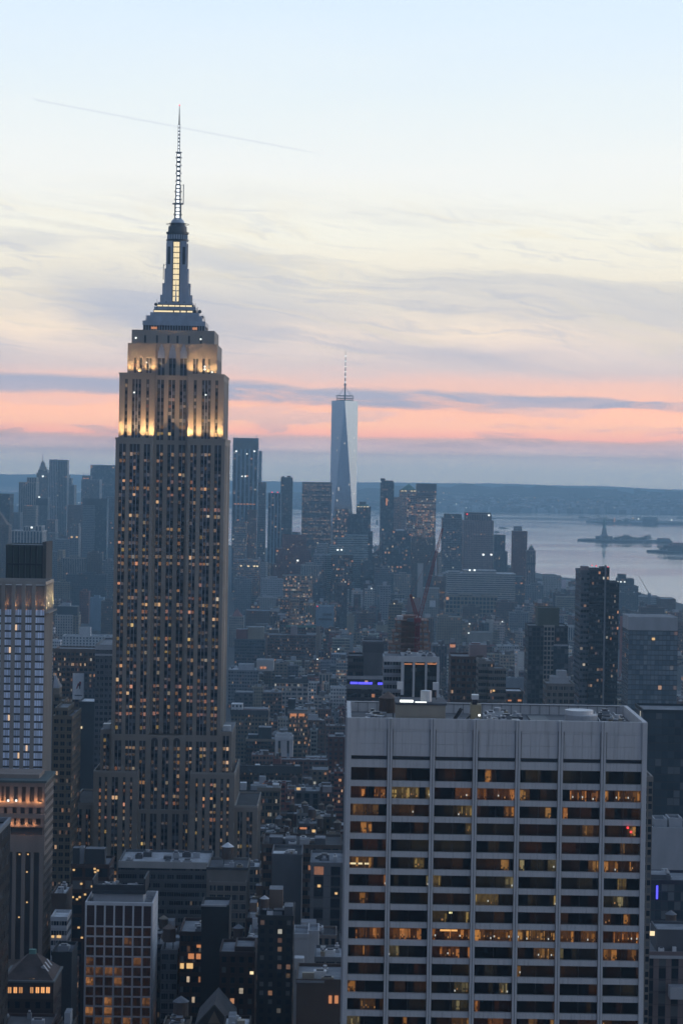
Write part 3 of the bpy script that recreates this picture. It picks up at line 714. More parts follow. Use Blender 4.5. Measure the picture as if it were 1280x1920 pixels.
for k in range(24):
    a = 2*math.pi*k/24; x, y = 4.86*math.cos(a), YC+4.86*math.sin(a); m.box(x-.45, x+.45, y-.06, y+.06, 374.6, 376.9, 'aluminium')
m.build('drum_mullions', esb)
m = MB()
for z in (374.2, 378.0, 382.3): m.lathe(0, YC, [(5.9, z), (5.9, z+.25)], 'dark_steel', n=24)
m.lathe(0, YC, [(4.5, 382.6), (4.5, 382.9)], 'dark_steel', n=24); m.build('gallery_rail', esb)
m = MB(); m.lathe(0, YC, [(3.7, 382.6), (3.2, 384.2), (2.1, 385.3), (1.9, 385.6)], 'aluminium', n=24); m.build('dome', esb)
# antenna stages
def lattice(z0, z1, hw, name, nlights, lw, flare=0, mt_='antenna_light'):
    m = MB()
    for a in (-1, 1):
        for b in (-1, 1): m.beam((a*hw, YC+b*hw, z0), (a*hw, YC+b*hw, z1), .15+.12*hw, 'dark_steel')
    n = max(2, int((z1-z0)/(hw*2.2)))
    for k in range(n+1):
        z = z0+(z1-z0)*k/n
        for a in (-1, 1):
            m.beam((a*hw, YC-hw, z), (a*hw, YC+hw, z), .07, 'antenna_steel'); m.beam((-hw, YC+a*hw, z), (hw, YC+a*hw, z), .16, 'dark_steel')
        if k < n:
            z2 = z0+(z1-z0)*(k+1)/n
            for a in (-1, 1): m.beam((-hw, YC+a*hw, z), (hw, YC+a*hw, z2), .06, 'antenna_steel'); m.beam((a*hw, YC-hw, z), (a*hw, YC+hw, z2), .06, 'antenna_steel')
    if flare:
        for k in range(int((z1-z0)/4.0)):
            z = z0+2+k*4.0
            m.beam((-hw-.6, YC, z), (hw+.6, YC, z), .16, 'antenna_steel')
            for a in (-1, 1): m.beam((a*(hw+.6), YC, z-.5), (a*(hw+.6), YC, z+.5), .14, 'antenna_steel')
    m.box(-hw*.75, hw*.75, YC-hw*.3, YC+hw*.3, z0, z1, 'dark_steel')
    o = m.build(name, esb)
    for k in range(nlights):
        z = z0+(z1-z0)*(k+.5)/nlights; q = MB(); q.box(-lw, lw, YC-hw*1.15, YC+hw*1.15, z-.55, z+.55, mt_, bottom=True); q.build('antenna_lamp', o)
lattice(385.4, 392.6, 1.45, 'antenna_stage', 4, .85, 1); lattice(393.2, 402.6, 1.15, 'antenna_stage', 5, .7, 1)
lattice(402.6, 419, .85, 'antenna_stage', 7, .6, 1); lattice(419.4, 433.6, .42, 'antenna_stage', 8, .32)
m = MB()
for z, r in ((392.7, 2.9), (419.1, 1.6)): m.lathe(0, YC, [(0, z), (r, z), (r, z+.45), (0, z+.45)], 'antenna_steel', n=16, smooth=False)
m.build('antenna_platform', esb)
m = MB(); m.beam((0, YC, 433), (0, YC, 443.2), .42, 'dark_steel', r2=.14, n=8); m.build('antenna_tip', esb)
m = MB(); m.beam((2.75, YC, 393), (2.75, YC, 403), .28, 'antenna_steel'); m.beam((0, YC, 393.4), (2.75, YC, 393.4), .12, 'antenna_steel'); m.beam((0.5, YC, 402.6), (2.75, YC, 402.6), .1, 'antenna_steel'); m.build('side_antenna', esb)
m = MB(); m.box(-.3, .3, YC-.3, YC+.3, 443.2, 443.7, 'red_lamp'); m.build('beacon', esb)
rr = random.Random(2)
for k in range(26):           # whip aerials round the decks
    s_ = rr.choice((-1, 1)); x = s_*rr.uniform(8.5, 15.5); z = 337.8 if abs(x) < 10.4 else (334.6 if abs(x) < 12 else 331.9); h = rr.uniform(1.5, 5.5)
    y = YC+rr.uniform(-12, 8); m = MB(); m.beam((x, y, z), (x, y, z+h), .09, 'dark_steel'); m.build('aerial', esb)
for x, z, r in ((-9.8, 340.6, .9), (12.6, 337.2, 1.0), (-13, 334, .8), (14, 334.4, .9)):
    m = MB(); m.lathe(x, YC-9.5, [(0, z-r), (r*.7, z-r*.7), (r, z), (r*.7, z+r*.7), (0, z+r)], 'dark_steel', n=10); m.build('dish', esb)
m = MB(); m.beam((-6.9, YC, 354), (-6.9, YC, 362), .22, 'dark_steel'); m.beam((-6.9, YC, 361), (-5, YC, 362.5), .12, 'dark_steel'); m.beam((5.6, YC-3, 360), (5.6, YC-3, 372), .18, 'dark_steel'); m.build('side_antenna', esb)
# real floodlights on the setbacks, with housings; unhoused spots added off ledges for reach
def flood(x, y, z, aim, energy, size=60, col=(1, .60, .25), vis=True, name='floodlight'):
    l = bpy.data.lights.new('floodlight_bulb', 'SPOT'); l.energy = energy; l.color = col; l.spot_size = math.radians(size); l.spot_blend = .8; l.shadow_soft_size = .4
    o = bpy.data.objects.new('floodlight_bulb', l); COL.objects.link(o); o.location = (x, y, z); o.parent = esb
    o.rotation_euler = (Vector(aim)-Vector((x, y, z))).to_track_quat('-Z', 'Y').to_euler()
    if vis: m = MB(); m.box(x-.3, x+.3, y-.3, y+.3, z-.5, z-.05, 'metalwork', C['dkgray']); m.build(name, esb)
for x in (-24.9, -21, -14, -10.0, 10.0, 14, 21, 24.9): flood(x, 1.0, 272.6, (x, 2.3, 292), 1200, 130); flood(x, -1.4, 272.4, (x, 2.2, 302), 7500, 120, vis=False)
flood(-8.9, .9, 272.6, (-8.6, 3.6, 292), 3500, 110); flood(8.9, .9, 272.6, (8.6, 3.6, 292), 3500, 110)
for x in (-21, -17, -12.0, -9.2, 9.2, 12.0, 17, 21): flood(x, 3.4, 305.2, (x, 5.3, 318), 800, 130); flood(x, 1.6, 305.2, (x, 5.0, 319), 3000, 120, vis=False)
for x in (-4.6, 4.6): flood(x, YC-8.4, 342.2, (x*.7, YC-5.3, 354), 700, 40)
for x, z, mt_, s_ in ((-16.2, 306.2, 'gold_lamp', .95), (14.6, 306.6, 'gold_lamp', .9), (18.4, 306.6, 'gold_lamp', .9), (16.5, 307.2, 'white_lamp', .45), (16.5, 308.6, 'white_lamp', .4), (20.2, 305.9, 'white_lamp', .4),
                      (-18.8, 322.7, 'white_lamp', .42), (14, 322.6, 'white_lamp', .42), (22, 305.8, 'gold_lamp', .4), (-12.8, 310.2, 'white_lamp', .35), (-18.7, 295, 'white_lamp', .4), (17.3, 294.4, 'white_lamp', .4)):
    y = 3.0 if z < 312 else 7.3
    if z < 300: y = 2.0
    m = MB(); m.lathe(x, y, [(0, z-s_), (s_*.75, z-s_*.7), (s_, z), (s_*.75, z+s_*.7), (0, z+s_)], mt_, n=12); m.build('lamp', esb)
HAND.append((ex_-48, ex_+48, ESB_D-8, ESB_D+60, 130, 480, ESB_D-8, 1618, 620))

# ================================================================== the white office slab in front
GD = 639.0; GX0, GZT = W(652, 1347, GD); GX1 = W(1211.6, 1354, GD)[0]; GW = GX1-GX0; GDEP = 46
gr = thing('white_office_slab', 'broad white travertine office slab with seven window bays, filling the lower right foreground', 'office building', (GX0, GD, 0))
TRV = (.60, .60, .61)
def gout(z):
    h = max(0, GZT-12-z); return -.00062*h*h
NB = 7; PIT = GW/NB; PW = .85
def gbox(mb, x0, x1, d0, d1, z0, z1, mt_='travertine', col=(.5, .5, .5, 0), lit=(0, 0, 0)):
    """box that follows the curved front: d0/d1 depth from the curve"""
    a0, a1 = gout(z0), gout(z1)
    P = [(x0, a0+d0, z0), (x1, a0+d0, z0), (x1, a0+d1, z0), (x0, a0+d1, z0), (x0, a1+d0, z1), (x1, a1+d0, z1), (x1, a1+d1, z1), (x0, a1+d1, z1)]
    for q in ((0, 1, 5, 4), (1, 2, 6, 5), (2, 3, 7, 6), (3, 0, 4, 7), (4, 5, 6, 7), (3, 2, 1, 0)): mb.face([P[k] for k in q], mt_, col, lit)
rows = []                         # window rows (ztop, zbot)
z = W(930, 1443, GD)[1]
rows.append((z, z-3.5)); z -= 5.05
while z > 40: rows.append((z, z-3.2)); z -= 4.66
zs0 = W(930, 1421, GD)[1]
# crown wall with panel joints
for b in range(NB):
    m = MB(); xa, xb = GX0*0+b*PIT+PW, (b+1)*PIT-PW
    ztop = GZT; n = 4
    for r_ in range(3):
        for c_ in range(n):
            xx0 = xa+(xb-xa)*c_/n; xx1 = xa+(xb-xa)*(c_+1)/n; k = .94+.12*R.random()
            zz0 = zs0+(ztop-zs0)*r_/3; zz1 = zs0+(ztop-zs0)*(r_+1)/3
            m.box(xx0+.02, xx1-.02, .30+.01*((r_+c_) % 2), 1.0, zz0+.02, zz1-.02, 'travertine', (TRV[0]*k, TRV[1]*k, TRV[2]*k, 0))
    m.box(xa-.3, xb+.3, .9, 1.3, zs0, ztop-.1, 'travertine')
    m.build('wall_panel', gr)
    m = MB(); gbox(m, xa-.2, xb+.2, 1.6, 2.0, rows[0][0]-.2, zs0+.2, 'dark_steel'); gbox(m, xa-.1, xb+.1, .35, 1.9, rows[0][0], zs0-1.05); m.build('spandrel', gr)
    zprev = None
    for k, (zt_, zb_) in enumerate(rows):
        znext = rows[k+1][0] if k+1 < len(rows) else zb_-1.6
        m = MB(); gbox(m, xa-.1, xb+.1, .35, 1.9, znext, zb_); m.build('spandrel', gr)
pil = []
for b in range(NB+1):
    m = MB(); xc = b*PIT; a, c_ = xc-PW*.72, xc+PW*.72
    if b == 0: a, c_ = -.2, PW*1.25
    if b == NB: a, c_ = GW-PW*1.25, GW+.2
    zz = [GZT+.22]+[GZT-12-8*k for k in range(22)]
    for z1, z0 in zip(zz, zz[1:]):
        if z0 < 0: break
        gbox(m, a, c_, -.25, 1.9, z0, z1)
        if 0 < b < NB:
            gbox(m, xc-.07, xc+.07, -.27, -.2, z0, z1, 'spandrel')
    m.build('pillar', gr)
# row brightness as seen: 0 dark .. 1 fully lit
RB = [.18, .55, .36, .28, .10, .30, .10, .18, .20, .85, .32, .05, .20, .18, .25, .25, .25]
gw = random.Random(21); gl = []
for k, (zt_, zb_) in enumerate(rows):
    for b in range(NB):
        xa, xb = b*PIT+PW*.6, (b+1)*PIT-PW*.6; n = 36; h_ = 7
        br = RB[k] if k < len(RB) else .3
        cells = [[(.0, .0, .0)]*n for _ in range(h_)]; i = 0
        warm = gw.choice([(1, .40, .10), (1, .47, .14), (1, .36, .10), (.9, .58, .20), (.72, .56, .28)])
        while i < n:
            w_ = gw.choice([4, 6, 8, 10, 14]); on = gw.random() < br; amb = gw.uniform(.02, .08) if on else gw.choice([0, 0, .004, .008, .016])
            e_ = min(n, i+w_)
            for x in range(i, e_):
                for y in range(h_):
                    v = amb*(1.0 if y > 1 else .5)*gw.uniform(.6, 1.3); cells[y][x] = (warm[0]*v, warm[1]*v, warm[2]*v)
            if on:
                # one or two lit openings deeper in the room, desks and people as dark shapes, some lamps
                for q_ in range(gw.choice([1, 1, 2, 3])):
                    a = gw.randint(i, max(i, e_-2)); c_ = min(e_, a+gw.choice([1, 1, 2, 3, 5])); t_ = gw.choice([h_-1, h_-1, h_-2]); v0 = gw.uniform(.06, .45)*(.6+br*.6)
                    for x in range(a, c_):
                        for y in range(gw.choice([0, 1, 1]), t_):
                            v = v0*gw.uniform(.75, 1.1)
                            if y < 3 and gw.random() < .35: v *= .2
                            cells[y][x] = (warm[0]*v, warm[1]*v*1.05, warm[2]*v)
                for x in range(i, e_):
                    if gw.random() < .10: v = gw.uniform(.1, .45); cells[gw.choice([1, 2])][x] = (v, v*.5, v*.18)
                if gw.random() < .22:
                    x = gw.randint(i, e_-1); cells[gw.choice([1, 2])][x] = (.6, .62, .6)
            i += w_
        if k == 9 and b == 2:
            for x in range(8, 24): cells[h_-2][x] = (1.0, .5, .16)
        if k == 8 and b == 2: cells[5][16] = cells[5][17] = cells[5][18] = (1.1, 1.0, .5)
        if k == 5 and b == 0:
            for x in list(range(3, 8))+list(range(10, 14))+list(range(16, 20)): cells[2][x] = (.9, .75, .45)
        m = MB()
        for y in range(h_):
            for x in range(n):
                x0, x1 = xa+(xb-xa)*x/n, xa+(xb-xa)*(x+1)/n; z0, z1 = zb_+(zt_-zb_)*y/h_, zb_+(zt_-zb_)*(y+1)/h_
                m.face([(x0, gout(z0)+1.55, z0), (x1, gout(z0)+1.55, z0), (x1, gout(z1)+1.55, z1), (x0, gout(z1)+1.55, z1)], 'pane', (.004, .005, .007, 0), cells[y][x])
        gbox(m, xa+(xb-xa)/2-.05, xa+(xb-xa)/2+.05, 1.45, 1.56, zb_, zt_, 'spandrel')
        gl.append((k, m))
for k, m in gl[:98]: m.build('window', gr)
m = MB()
for k, q in gl[98:]:
    for i, f_ in enumerate(q.f): m.face([q.v[j] for j in f_], q.mats[q.mi[i]], q.col[f_[0]], q.lit[f_[0]][:3])
m.build('lower_windows', gr)['kind'] = 'stuff'
zz = GZT
m = MB(); m.box(-.2, 0.0, .5, GDEP, 0, zz, 'travertine'); m.box(GW, GW+.2, .5, GDEP, 0, zz, 'travertine'); m.box(0, GW, GDEP-.5, GDEP, 0, zz, 'travertine')
for b in range(4):
    y = 5+b*12; m.box(-.55, -.2, y, y+1.2, 0, zz, 'travertine'); m.box(GW+.2, GW+.55, y, y+1.2, 0, zz, 'travertine')
m.build('side_wall', gr)
zr = zz-2.6
m = MB(); m.box(.3, GW-.3, 1.3, GDEP-.5, zr-.5, zr, 'roofing', (.13, .13, .135)); m.build('roof', gr)
m = MB()
for (a, b, c_, d) in ((.0, GW, .22, 1.0), (-.2, .9, 1.0, GDEP), (GW-.9, GW+.2, 1.0, GDEP), (.9, GW-.9, GDEP-1.0, GDEP)): m.box(a, b, c_, d, zr, zz+.25, 'travertine')
m.build('parapet', gr)
def GR(px, py, depth): X_, Z_ = W(px, py, GD+depth); return X_-GX0, Z_
def gbulk(name, xl, xr, yt, d0, d1, mt_, col=(.5, .5, .5, 0)):
    x0, zt_ = GR(xl, yt, d0); x1, _ = GR(xr, yt, d0); m = MB(); m.box(x0, x1, d0, d1, zr+.004, zt_, mt_, col); return m.build(name, gr), x0, x1, zt_
o, x0, x1, zt_ = gbulk('penthouse', 743, 835, 1321, 4, 20, 'tinted', (.34, .30, .24, 0))
m = MB(); m.box(x0-.3, x1+.3, 3.7, 20.3, zt_, zt_+.5, 'roofing', C['dkgray']); m.build('penthouse_roof', o)
m = MB(); m.lathe(x0+8, 9, [(1.5, zt_+.5), (1.5, zt_+3.4), (0, zt_+3.6)], 'metalwork', C['snow'], n=14); m.build('vent_cowl', o)
for x_ in (x0+1.2, x1-2.2):
    m = MB(); m.beam((x_, 14, zt_), (x_, 14, zt_+4.2), .12, 'dark_steel'); m.box(x_-.9, x_+.6, 13.4, 14.6, zt_+3.2, zt_+5.2, 'metalwork', C['snow']); m.build('antenna_box', o)
m = MB(); m.box(x0+1, x0+4.5, 5.5, 8, zt_+.5, zt_+.9, 'white_lamp'); m.box(x0+5, x0+8, 5.2, 5.5, zt_+.5, zt_+.75, 'white_lamp'); m.build('lit_skylight', o)
xt, _ = GR(727, 1310, 26); add_tank(gr, xt, 26, zr, 2.5, 4.0, 1.8, 'brown')
o, x0, x1, zt_ = gbulk('stair_head', 883, 902, 1322, 5, 11, 'tinted', (.33, .28, .18, 0))
m = MB(); m.box(x0+1.0, x0+2.3, 4.9, 5.0, zr+.1, zr+2.8, 'tinted', C['silver']); m.build('door', o)
m = MB(); m.box(x0+.3, x0+1.6, 6, 9, zt_, zt_+1.4, 'dark_steel'); m.box(x0+.2, x0+2.0, 5.8, 9.2, zt_+1.4, zt_+2.6, 'metalwork', C['snow']); m.build('fan_box', o)
# cooling tower: two stacked pale drums
xc, zc = GR(1091, 1316, 14); xw = (GR(1122, 1330, 14)[0]-GR(1060, 1330, 14)[0])/2
m = MB(); m.lathe(xc, 14+xw*.55, [(xw, zr), (xw, zr+3.0), (xw*.95, zr+3.1), (0, zr+3.1)], 'metalwork', C['silver'], n=28); m.lathe(xc-.6, 14+xw*.55, [(xw*.86, zr+3.1), (xw*.86, zr+4.3), (xw*.8, zr+4.3), (0, zr+4.2)], 'metalwork', C['snow'], n=28); m.build('cooling_tower', gr)
# dark equipment pits and catwalks
m = MB()
for a, b in ((1006, 1042), (1125, 1190)):
    u0, u1 = GR(a, 1340, 4)[0], GR(b, 1340, 4)[0]; m.box(u0, u1, 6, 40, zr+.01, zr+.35, 'dark_steel')
m.build('equipment_pit', gr)
m = MB()
for k in range(5): u = GR(1128+k*13, 1340, 8)[0]; m.beam((u, 6, zr+1.0), (u+1.5-k*.6, 40, zr+1.4), .14, 'metalwork', C['silver'])
u = GR(1160, 1340, 8)[0]; m.beam((u-3, 36, zr+.8), (u+4, 4.5, zr+1.4), .3, 'metalwork', C['snow']); m.build('catwalk', gr)
m = MB(); u = GR(850, 1330, 8)[0]
m.beam((u, 16, zr), (u+2.4, 14, zr+4.4), .5, 'dark_steel'); m.beam((u+2.8, 14, zr), (u+4.6, 9, zr+3.6), .35, 'metalwork', C['silver']); m.beam((u+2, 12, zr+.3), (u+5.5, 4, zr+.4), .4, 'dark_steel'); m.build('window_washing_rig', gr)
clutter(gr, GR(672, 1335, 8)[0], GR(735, 1335, 8)[0], 3, 30, zr, 16, random.Random(4)); clutter(gr, GR(905, 1335, 8)[0], GR(1000, 1335, 8)[0], 4, 36, zr, 18, random.Random(9)); clutter(gr, GR(1126, 1335, 8)[0], GR(1185, 1335, 8)[0], 8, 38, zr+.35, 12, random.Random(14))
m = MB()
for k in range(28):
    u = 3+k*(GW-6)/27; m.box(u-.06, u+.06, GDEP-1.3, GDEP-1.2, zr, zz+.1, 'dark_steel')
m.box(2, GW-2, GDEP-1.3, GDEP-1.2, zz-.1, zz+.05, 'dark_steel'); m.build('roof_railing', gr)
for px, py, mt_ in ((898, 1341, 'white_lamp'), (1176, 1552, 'red_lamp'), (1182, 1560, 'red_lamp')):
    d = 3.2 if py < 1400 else -.3
    X_, Z_ = W(px, py, GD+d+(gout(rows[3][0]) if py > 1400 else 0)); m = MB(); m.box(X_-GX0-.28, X_-GX0+.28, d-.3, d, Z_-.25, Z_+.25, mt_, bottom=True); m.build('lamp', gr)
HAND.append((GX0-1, GX1+1, GD-8, GD+GDEP, 638, 1212, GD-8, 2500, 1317))

# ================================================================== glass tower with the tapering facets
TD = 5540.0; tx0 = W(618, 960, TD)[0]; tx1 = W(667.5, 960, TD)[0]; tw = (tx1-tx0)/2; tcx = (tx0+tx1)/2
ztop = W(645, 751, TD)[1]; zbase = W(645, 985, TD)[1]; rot = math.radians(0)
wt_ = thing('tapering_glass_tower', 'tall tapering glass tower with bright facet and thin spire, highest on the downtown skyline', 'skyscraper', (tcx, TD+tw, 0))
bc = [(-tw, -tw), (tw, -tw), (tw, tw), (-tw, tw)]
tcn = [(0, -tw*1.0), (tw, 0), (0, tw), (-tw, 0)]; z0_ = 56.0
m, nt, b = mat('curtain_glass'); uvn = nt.n('ShaderNodeUVMap'); uvn.uv_map = 'UVMap'; s_ = nt.n('ShaderNodeSeparateXYZ'); nt.L.new(uvn.outputs[0], s_.inputs[0])
iu, iv = nt.m('FLOOR', nt.m('MULTIPLY', s_.outputs[0], 1)), nt.m('FLOOR', s_.outputs[1])
wn = nt.n('ShaderNodeTexWhiteNoise', noise_dimensions='2D'); nt.L.new(nt.xyz(iu, iv), wn.inputs['Vector'])
low = nt.m('SUBTRACT', 1.0, nt.ss(s_.outputs[1], 10, 80)); ln = nt.m('LESS_THAN', wn.outputs['Value'], nt.m('ADD', .005, nt.m('MULTIPLY', low, .015)))
course = nt.m('LESS_THAN', nt.m('FRACT', s_.outputs[1]), .2)
nt.L.new(nt.mix(nt.m('MULTIPLY', course, .5), (.74, .79, .85, 1), (.48, .54, .60, 1)), b.inputs['Base Color'])
b.inputs['Metallic'].default_value = .75; b.inputs['Roughness'].default_value = .12
b.inputs['Emission Color'].default_value = (1, .85, .6, 1); nt.L.new(nt.m('MULTIPLY', ln, .5), b.inputs['Emission Strength']); MT['curtain_glass'] = m
U = lambda x: x/3.0
V = lambda z: z/4.1
for k in range(4):
    p, q = bc[k], bc[(k+1) % 4]; a, b_ = tcn[k], tcn[(k+1) % 4]
    mm = MB(); mm.face([(p[0], p[1], z0_), (q[0], q[1], z0_), (a[0], a[1], ztop)], 'curtain_glass', uv=[(U(0), V(z0_)), (U(2*tw), V(z0_)), (U(tw), V(ztop))]); mm.build('glass_facet', wt_)
    mm = MB(); mm.face([(q[0], q[1], z0_), (b_[0], b_[1], ztop), (a[0], a[1], ztop)], 'curtain_glass', uv=[(U(300+tw), V(z0_)), (U(300+2*tw), V(ztop)), (U(300), V(ztop))]); mm.build('glass_facet', wt_)
mm = MB(); mm.walls(bc, 0, z0_, 'glass', (.2, .2, .22, .2), 3, 4.2, 5); mm.build('plinth', wt_)
mm = MB(); mm.face([(x, y, ztop) for x, y in tcn], 'roofing', C['gray']); mm.build('roof', wt_)
zt1 = W(645, 742, TD)[1]; rr_ = 16*TD/F
mm = MB()
for z in (ztop+1, ztop+5, zt1): mm.lathe(0, 0, [(rr_, z), (rr_+.8, z+.6), (rr_, z+1.3)], 'dark_steel', n=28)
for k in range(28): a = 2*math.pi*k/28; mm.beam((rr_*math.cos(a), rr_*math.sin(a), ztop), (rr_*math.cos(a), rr_*math.sin(a), zt1), .35, 'dark_steel')
mm.build('antenna_ring', wt_)
mm = MB(); zc_ = W(645, 721, TD)[1]; zq = W(646, 657, TD)[1]
mm.beam((0, 0, ztop), (0, 0, zc_), 2.0, 'dark_steel', r2=1.7, n=8); mm.lathe(0, 0, [(0, zc_-1), (3.3, zc_-1), (3.3, zc_+2), (0, zc_+2)], 'dark_steel', n=12)
mm.beam((0, 0, zc_), (0, 0, zq), 1.5, 'antenna_steel', r2=.45, n=8)
for k in range(5): z = zc_+12+k*11; mm.lathe(0, 0, [(0, z), (2.0, z), (2.0, z+1.2), (0, z+1.2)], 'dark_steel', n=10)
mm.build('spire', wt_)
mm = MB()
for k in range(6): z = zc_+6+k*12; mm.lathe(0, 0, [(0, z), (1.75, z), (1.75, z+1.8), (0, z+1.8)], 'antenna_light', n=8)
mm.build('spire_lights', wt_)
mm = MB()
for k in range(8): a = 2*math.pi*k/8; mm.beam((rr_*math.cos(a), rr_*math.sin(a), zt1), (0, 0, zc_-4), .25, 'antenna_steel')
mm.build('stay_cables', wt_)
HAND.append((tx0, tx1, TD, TD+60, 618, 668, TD, 975, 745))

# ================================================================== downtown skyline (far)
T = 'tower'
B('office_tower', 'dark square-topped office block at the far left edge of the skyline', T, -12, 19, 927, 5000, 60, 'dark', 'grid', .03, yb=965)
B('office_tower', 'flat-topped office tower with pale vertical piers, left of the pinnacled tower', T, 36, 68, 905, 5600, 60, 'stone', 'pier', .03, bay=5, yb=952, tiers=[(51, 69, 896, 12, 40)])
B('pinnacled_tower', 'slim stone tower with stepped crown and needle pinnacle on the left skyline', T, 69, 92, 887, 6200, 60, 'stone', 'pier', .03, yb=935,
  tiers=[(72, 89, 881, 8, 40)], extras=[('box', 74.5, 86.5, 875, 14, 26, 'stone'), ('box', 76.5, 84.5, 869, 18, 18, 'stone'), ('pyr', 77, 84, 869, 80.3, 862, 'stone', 19, 16), ('mast', 80.3, 851, 866, 1.0), ('lamp', 81, 893, 'white_lamp', 2.2)])
B('rippled_tower', 'tall twin-faced steel tower, highest left of the limestone skyscraper', T, 93, 108, 862, 6000, 50, 'silver', 'pier', .05, bay=4, yb=985, tiers=[(108.4, 126.5, 863, 10, 44, 'pier', 'gray')], extras=[('mast', 117, 858, 864, 1.0)])
B('sloped_roof_tower', 'tower with a slanting roofline right beside the tall twin-faced steel tower', T, 127, 139.5, 910, 6300, 60, 'gray', 'pier', .03, yb=948, tiers=[(127.2, 134, 897, 6, 40), (127.4, 130.5, 891, 12, 30)])
B('office_tower', 'stone tower with pink-lit crown and thin masts on the left skyline', T, 153, 187, 900, 5800, 60, 'gray', 'pier', .05, yb=935, tiers=[(154.5, 170, 893, 5, 40)], extras=[('strip', 155, 168, 897, 2.0, 'orange_lamp', 4), ('mast', 157.5, 884, 900, .8), ('mast', 166, 884, 900, .8)])
B('glass_tower', 'wide bluish glass tower directly left of the limestone skyscraper', T, 170, 222, 872.5, 6100, 70, 'blue', 'glass', .03, bay=5, yb=935)
B('slab_tower', 'plain slab tower with a darker right half, below the wide bluish glass tower', T, 156, 178.5, 936, 5000, 40, 'gray', 'blank' if 'blank' in MT else 'ribbon', .01, yb=1030, tiers=[(178.8, 201, 936, 3, 40, 'grid', 'dark', .02)], extras=[('band', 155.5, 201.5, 941, 14, 'dark', -1.2)])
B('office_tower', 'dark-topped block in front of the rippled steel tower', T, 68, 90, 934, 5300, 40, 'gray', 'pier', .03, yb=1000, extras=[('band', 67.6, 90.3, 941, 15, 'dark', -1.2), ('lamp', 74, 932, 'white_lamp', 1.8)])
B('office_tower', 'lower stone office block with a lit roof edge beneath the pinnacled tower', T, 45, 68, 949, 5100, 40, 'stone', 'paired', .03, yb=1000, extras=[('strip', 45, 62, 948, 1.2, 'orange_lamp')])
B('stone_spire_building', 'pale stone building with an brown slanting roof at the left edge', T, -14, 17, 985, 3500, 40, 'brown', 'punched', .05, yb=1080, extras=[('pyr', -14, 14, 985, -9, 944, 'brown')])
B('courthouse', 'pale classical courthouse block with columns and light roofs, far left', 'courthouse', 22, 80, 996, 4000, 60, 'pale', 'pier', .01, bay=5, yb=1040, tiers=[(44, 59, 988, 4, 40), (66, 79, 987, 4, 40)], roof='snow', extras=[('lamp', 60, 989, 'white_lamp', 1.6)])
B('apartment_block', 'pale block with a warm-lit right flank above the dark ribbed tower', 'apartment building', 90, 108, 1035, 3500, 40, 'gray', 'punched', .03, yb=1080, tiers=[(108.2, 118, 1033, -3, 44, 'punched', 'tan')])  # warm side light on the right flank is put in as tan
B('apartment_block', 'narrow pale tower between the two dark slabs on the left, with twin lights below', 'apartment building', 131, 148, 990, 4300, 40, 'gray', 'punched', .02, yb=1030, tiers=[(136, 148, 983, 6, 30)], extras=[('lamp', 135, 1007, 'gold_lamp', 1.7), ('lamp', 144.5, 1007, 'gold_lamp', 1.7)])
for k, (a, b_, y, D_, c_, st, lb) in enumerate([(17, 38, 962, 5200, 'gray', 'punched', 'small grey block just right of the brown slanting roof'), (88, 104, 975, 5150, 'rose', 'pier', 'narrow rose-grey block at the foot of the rippled steel tower'),
        (127, 158, 948, 5500, 'brick', 'punched', 'low brown block between the rippled tower and the plain slab'), (200, 216, 932, 5200, 'gray', 'grid', 'grey block wedged between dark slab and limestone skyscraper'),
        (90, 104, 1000, 4700, 'gray', 'punched', 'dim grey mid-rise below the narrow rose-grey block'), (104, 130, 1012, 4500, 'gray', 'paired', 'dim mid-rise left of the twin-lit narrow pale tower')]):
    B('office_tower', lb, T, a, b_, y, D_, 50, c_, st, .03, yb=y+40)
B('glass_tower', 'tall glass tower with bright vertical fins, right of the limestone skyscraper', T, 437, 484, 822, 5000, 50, 'blue', 'pier', .08, bay=9, fh=4, yb=1005,
  extras=[('band', 437, 484, 832, 22, 'dkgray', -1), ('lamp', 443, 846, 'white_lamp', 1.7), ('lamp', 477, 846, 'white_lamp', 1.7), ('lamp', 463, 851, 'white_lamp', 1.3), ('lamp', 454, 893, 'white_lamp', 1.4), ('lamp', 460, 893, 'white_lamp', 1.6), ('strip', 438, 479, 945, 2, 'orange_lamp'), ('mast', 439, 817, 823, .8), ('mast', 481, 817, 823, .8)])
B('glass_tower', 'pale bluish slab peeping from behind the tall finned glass tower', T, 472, 491, 846, 5600, 40, (.35, .45, .52), 'paleglass', .0, yb=905)
B('office_tower', 'dark grey tower at the right foot of the tall finned glass tower', T, 484, 498.5, 905, 4900, 45, 'gray', 'grid', .05, yb=1000)
B('brick_tower', 'red-brown tower with a column of lit windows in front of the finned glass tower', T, 464, 481, 957, 4600, 30, 'brick', 'punched', .45, yb=1015)
B('office_tower', 'short grey tower with lit floors left of the red-brown lit tower', T, 439, 462, 978, 4700, 30, 'gray', 'ribbon', .3, yb=1010)
B('office_tower', 'bluish striped tower with red roof lamps, left of the thin dark tower', T, 502.5, 527, 925, 4800, 40, 'blue', 'pier', .06, bay=6, yb=995, extras=[('lamp', 510, 923, 'red_lamp', 1.2), ('lamp', 520.5, 923, 'red_lamp', 1.2)])
B('office_tower', 'thin dark tower with ragged top standing alone beside the water gap', T, 526.5, 548.5, 896, 5200, 40, 'dkgray', 'grid', .05, yb=995, extras=[('box', 528, 533, 893, 5, 10, 'dkgray'), ('box', 538, 545, 892, 5, 10, 'dkgray'), ('mast', 548, 892, 897, .7)])
B('office_tower', 'wide dark office block with rows of lit windows, left of the tapering glass tower', T, 566.5, 622, 905, 5200, 60, 'dkgray', 'ribbon', .35, bay=4, yb=1010)
